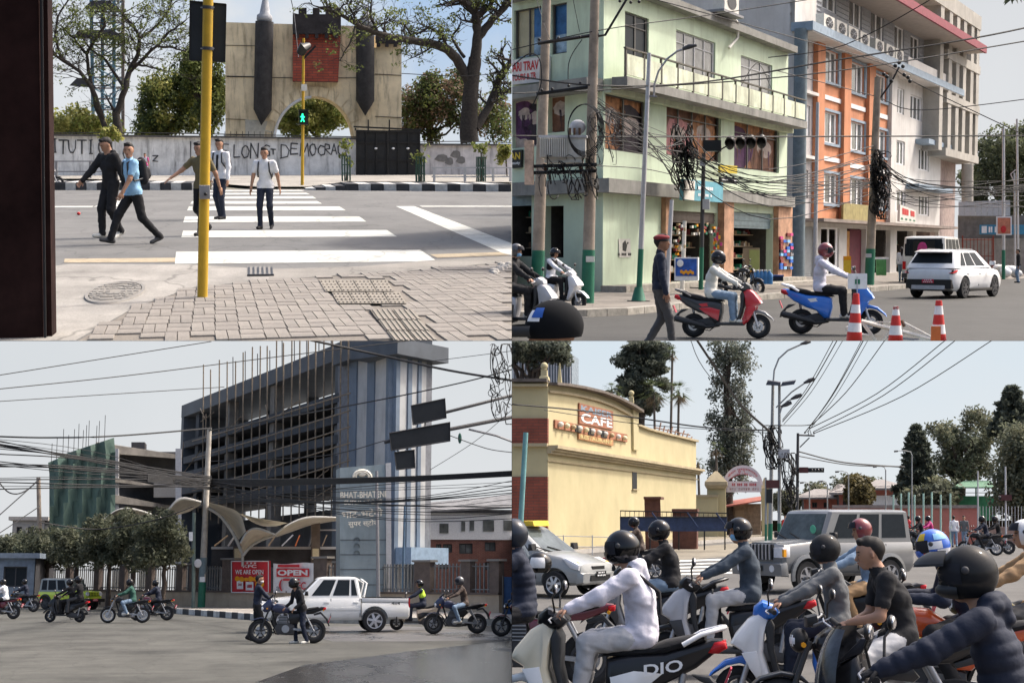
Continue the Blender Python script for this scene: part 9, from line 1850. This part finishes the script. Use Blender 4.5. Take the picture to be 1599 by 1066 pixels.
rt,inf=person('rider in pale lilac hooded top and grey trousers with black helmet',M=M_,**riding(SCOOT,lean=4,bend=16,pelvis=(-.34,0,.87)),head=(-4,-3),top='cloth_lav',bottom='cloth_ltgrey',shoes='dkgrey',gear='full',hood=True,cell=.011,loose=1.2,hem=-.1)
part('sling_strap',MB().tube([inf['S'][0]+inf['fw']*.02+Vx((0,-.06,.09)),inf['C']-inf['fw']*.17+inf['L']*.08,inf['P']-inf['fw']*.16+inf['L']*.12+Vx((0,0,.1))],.016,6),c_('cloth_black'),rt,60)
M_=at(CUR.gd(1132,15.9),R(183),1.0);scooter('white scooter with black bag under the rider in blue grey jacket',M_,'black','dkgrey','silver',tail='black',graphic='white')
person('rider in blue grey jacket and pale trousers with face mask',M=M_,**riding(SCOOT,lean=2,bend=12,pelvis=(-.3,0,.9)),head=(0,-6),top='jacket',bottom='cloth_ltgrey',shoes='black',gear='open',mask='skyblue',cell=.013,loose=1.1,hem=-.1)
bg=thing('backpack','black bag standing on the floor of the white scooter','bag',M=M_);p_,q_,_=blend_mesh([((.12,0,.72),(.12,0,.42),.15,.17,0,((1,0,0),1.6),None),((.2,0,.5),(.2,0,.42),.1,.1,0,None,None)],.025);m=MB();m.v=[tuple(v)for v in p_];m.f=q_.tolist();part('bag',m,c_('cloth_black'),bg,180);part('handle',MB().tube([(.12,.06,.86),(.12,.03,.93),(.12,-.03,.93),(.12,-.06,.86)],.012,6),c_('black'),bg,60)
M_=at(CUR.gd(1018,18.6),R(184),1.0);scooter('dark scooter half hidden behind the foreground white one',M_,'black','dkgrey','grey',tail='black');person('rider in black leather jacket and jeans behind the lilac hood',M=M_,**riding(SCOOT,lean=4,bend=16),head=(0,-6),top='cloth_black',bottom='denim',gear='full',cell=.014,loose=1.12)
M_=at(CUR.gd(1262,12.8),R(180),.93);scooter('blue and white scooter in the front row',M_,'blue','white','white',tail='blue',mud='blue',graphic='blue');person('rider in grey sweatshirt and navy trousers on the blue and white scooter',M=M_,**riding(SCOOT,lean=3,bend=8,pelvis=(-.3,0,.88)),head=(-2,-4),top='cloth_grey',bottom='navy',skin='skin',gear='full',hcol='matte',cell=.012,loose=1.12,hem=-.06)
M_=at(CUR.gd(1330,18.5),R(184),1.0);motorcycle('motorcycle behind the bare headed young man',M_,'black','black');person('rider in denim jacket and khaki trousers with maroon helmet',M=M_,**riding(MOTO,lean=4),head=(0,-8),top='cloth_blue' if False else 'denim',bottom='camel',gear='open',hcol='maroon',cell=.014,loose=1.1)
M_=at(CUR.gd(1362,10.8),R(186),.95);motorcycle('dark motorcycle under the bare headed young man',M_,'black','black');person('bare headed young man in black shirt and pale jeans with hands on his knee',M=M_,**riding(MOTO,lean=10,bend=20,pelvis=(-.26,0,.92),hands=(Vx((.16,.1,1.02)),Vx((.14,-.05,1.0))),curl=(.6,.6),palm=((0,-.4,-1),(0,.4,-1))),head=(-4,-10),top='cloth_black',bottom='cloth_ltgrey',skin='skin',sleeve=.62,cell=.01,loose=1.1,hem=-.12)
M_=at(CUR.gd(1480,12.4),R(176),1.0);motorcycle('orange motorcycle behind the rider in the matte helmet',M_,'orange','orange',fairing=False);person('rider bent forward in navy jacket with bright blue helmet on the orange motorcycle',M=M_,**riding(MOTO,lean=24,bend=14),head=(0,-8),top='navy',bottom='cloth_black',gear='full',hcol='bluer',peak=False,cell=.013,loose=1.12,gloves=True)
M_=at(CUR.gd(1490,7.2),R(166),.96);motorcycle('black motorcycle with clear windscreen nearest the camera',M_,'black','black',fairing=True);wsn=thing('windscreen','scratched dark windscreen standing on the nearest motorcycle','windscreen',M=M_);m=MB();smooth_shell(m,Vx((.42,0,.9)),Vx((1,0,0)),Vx((0,1,0)),Vx((0,0,1)),(.24,.3,.42),-70,70,-35,55,12,8);part('shield',m,mat('shield_smoke',(.035,.04,.05),rough=.12,var=.6,vs=9),wsn,180)
person('rider in navy puffer jacket and matte black peaked helmet in the near foreground',M=M_,**riding(MOTO,lean=10,bend=8,pelvis=(-.3,0,.86)),head=(8,-4),top='navy',bottom='cloth_black',gear='full',hcol='matte',peak=True,cell=.01,loose=1.16,gloves=True,hood=True,quilt=True)
M_=at(CUR.gd(1588,14.5),R(178),1.0);motorcycle('yellow and black motorcycle at the right edge',M_,'yellow','black');person('rider in camel jacket at the right edge',M=M_,**riding(MOTO,lean=6),top='camel',bottom='dkgrey',gear='open',hcol='white',cell=.014,loose=1.15)
M_=at(CUR.gd(800,13.8),R(182),1.0);motorcycle('black motorcycle with red tail lamp at the left edge',at(CUR.gd(836,13),R(8),.98)if False else at(CUR.gd(826,14.5),R(184),.95),'black','maroon');person('rider in dark padded jacket cut by the left edge',M=at(CUR.gd(774,13),R(186),1.0),**riding(MOTO,lean=4),top='navy',bottom='cloth_black',gear='full',hcol='dark2',cell=.013,loose=1.12,quilt=True);person('rider in faded blue jacket at the left edge with dark helmet',M=at(CUR.gd(785,16.5),R(186),1.0),**riding(MOTO,lean=6),top='jacket',bottom='denim',gear='full',cell=.015,loose=1.15)
hm=thing('helmet','spare black and white helmet resting on the motorcycle tail by the taxi','helmet',CUR.p(842,879,14.2));m=MB();smooth_shell(m,Vx((0,0,0)),Vx((1,0,0)),Vx((0,1,0)),Vx((0,0,1)),(.13,.12,.12),-180,180,-50,89.9,24,12);part('helmet_shell',m,paint('helmet_helmet',(.012,.012,.014),.14),hm,180);m=MB();smooth_shell(m,Vx((0,0,0)),Vx((1,0,0)),Vx((0,1,0)),Vx((0,0,1)),(.13,.12,.12),-125,-55,-20,30,10,6,.003);part('helmet_panel',m,c_('white'),hm,180)
M_=at(CUR.gd(985,37),R(184),1.0);motorcycle('red motorcycle before the blue steel barrier',M_,'red' if 'red' in SC else 'maroon','black');person('rider in brown jacket on the red motorcycle by the barrier',M=M_,**riding(MOTO),top='brownj',bottom='cloth_black',gear='full',cell=.02)
for x,D,yaw,nm,tp,bt,lh in((1055,84,250,'woman in pink top walking in front of the blue barrier','pink','cloth_black',1),(1227,100,260,'girl in red top standing by the gate posts','red','cloth_white',1),(1237,101,100,'person in dark clothes beside the girl in red','cloth_black','cloth_black',0),(1491,80,90,'person in white shirt by the far red wall','cloth_white','denim',0),(1507,81,250,'person in grey shirt by the far red wall','cloth_grey','denim',0),(1420,84,90,'person in red jacket near the far bikes','red','cloth_black',0)):person(nm,CUR.gd(x,D),R(yaw),.98,top=tp,bottom=bt,longhair=bool(lh),female=bool(lh),cell=.03,feet=(Vx((.12,.09,0)),Vx((-.12,-.09,0))))
for x,D,yaw,tk,nm,tp in((1432,70,185,'black','far black motorcycle left of the white shirt','cloth_black'),(1448,74,190,'maroon','far dark red motorcycle by the red wall','pink'),(1532,64,180,'black','far retro motorcycle with two wheels clear at the right','navy'),(1552,66,184,'black','second far motorcycle at the right','cloth_black')):
 M_=at(CUR.gd(x,D),R(yaw),1.0);motorcycle(nm,M_,tk,'black',retro='retro' in nm);person('rider on the '+nm,M=M_,**riding(MOTO),top=tp,bottom='cloth_black',gear='full',cell=.028)
 # things that run past the edge of their plot are cut there
def trim_all():
 bpy.context.view_layer.update()
 todo=[]
 for o in list(COL.objects):
  if o.type!='MESH' or '_p' not in o:continue
  pl=PLOTS[o['_p']];me=o.data;n=len(me.vertices)
  if n==0:continue
  co=np.empty(n*3,np.float32);me.vertices.foreach_get('co',co);co=co.reshape(-1,3)
  Mw=np.array(o.matrix_world);w=co@Mw[:3,:3].T+Mw[:3,3]
  x0,x1,y0,y1=pl.box;cuts=[]
  for lim,ax,sg in((x0,0,-1),(x1,0,1),(y0,2,1),(y1,2,-1)):
   if abs(lim)>1e5:continue
   t=(lim-799.5)/FPX if ax==0 else-(lim-533)/FPX
   nrm=np.zeros(3);nrm[ax]=sg;nrm[1]=-t*sg
   d=w@nrm
   if(d>1e-6).any():cuts.append((nrm,(d>-1e-6).all()))
  if cuts:todo.append((o,cuts,Mw))
 for o,cuts,Mw in todo:
  if any(a for _,a in cuts):
   if not o.children:bpy.data.objects.remove(o);continue
   o.data=bpy.data.meshes.new(o.name);continue
  if o.data.users>1:o.data=o.data.copy()
  bm=bmesh.new();bm.from_mesh(o.data)
  for nrm,_ in cuts:
   ln=Vector((Mw.T@np.append(nrm,0))[:3]);lp=o.matrix_world.inverted()@Vector((0,0,0))
   if not bm.faces:break
   r=bmesh.ops.bisect_plane(bm,geom=bm.verts[:]+bm.edges[:]+bm.faces[:],dist=1e-6,plane_co=lp,plane_no=ln.normalized(),clear_outer=True)
   if len(bm.faces)<4000:
    es=[e for e in r['geom_cut']if isinstance(e,bmesh.types.BMEdge)and e.is_boundary]
    if len(es)>2 and 'leaf' not in o.name and 'crown' not in o.name and o.get('kind')is None:
     try:bmesh.ops.holes_fill(bm,edges=es,sides=0)
     except Exception:pass
  bm.to_mesh(o.data);bm.free()
 for _ in range(3):
  for o in list(COL.objects):
   if o.type=='EMPTY' and not o.children or(o.type=='MESH' and len(o.data.polygons)==0 and not o.children):bpy.data.objects.remove(o)
trim_all()
for o in COL.objects:
 for k in('_p','hx'):
  if k in o:del o[k]
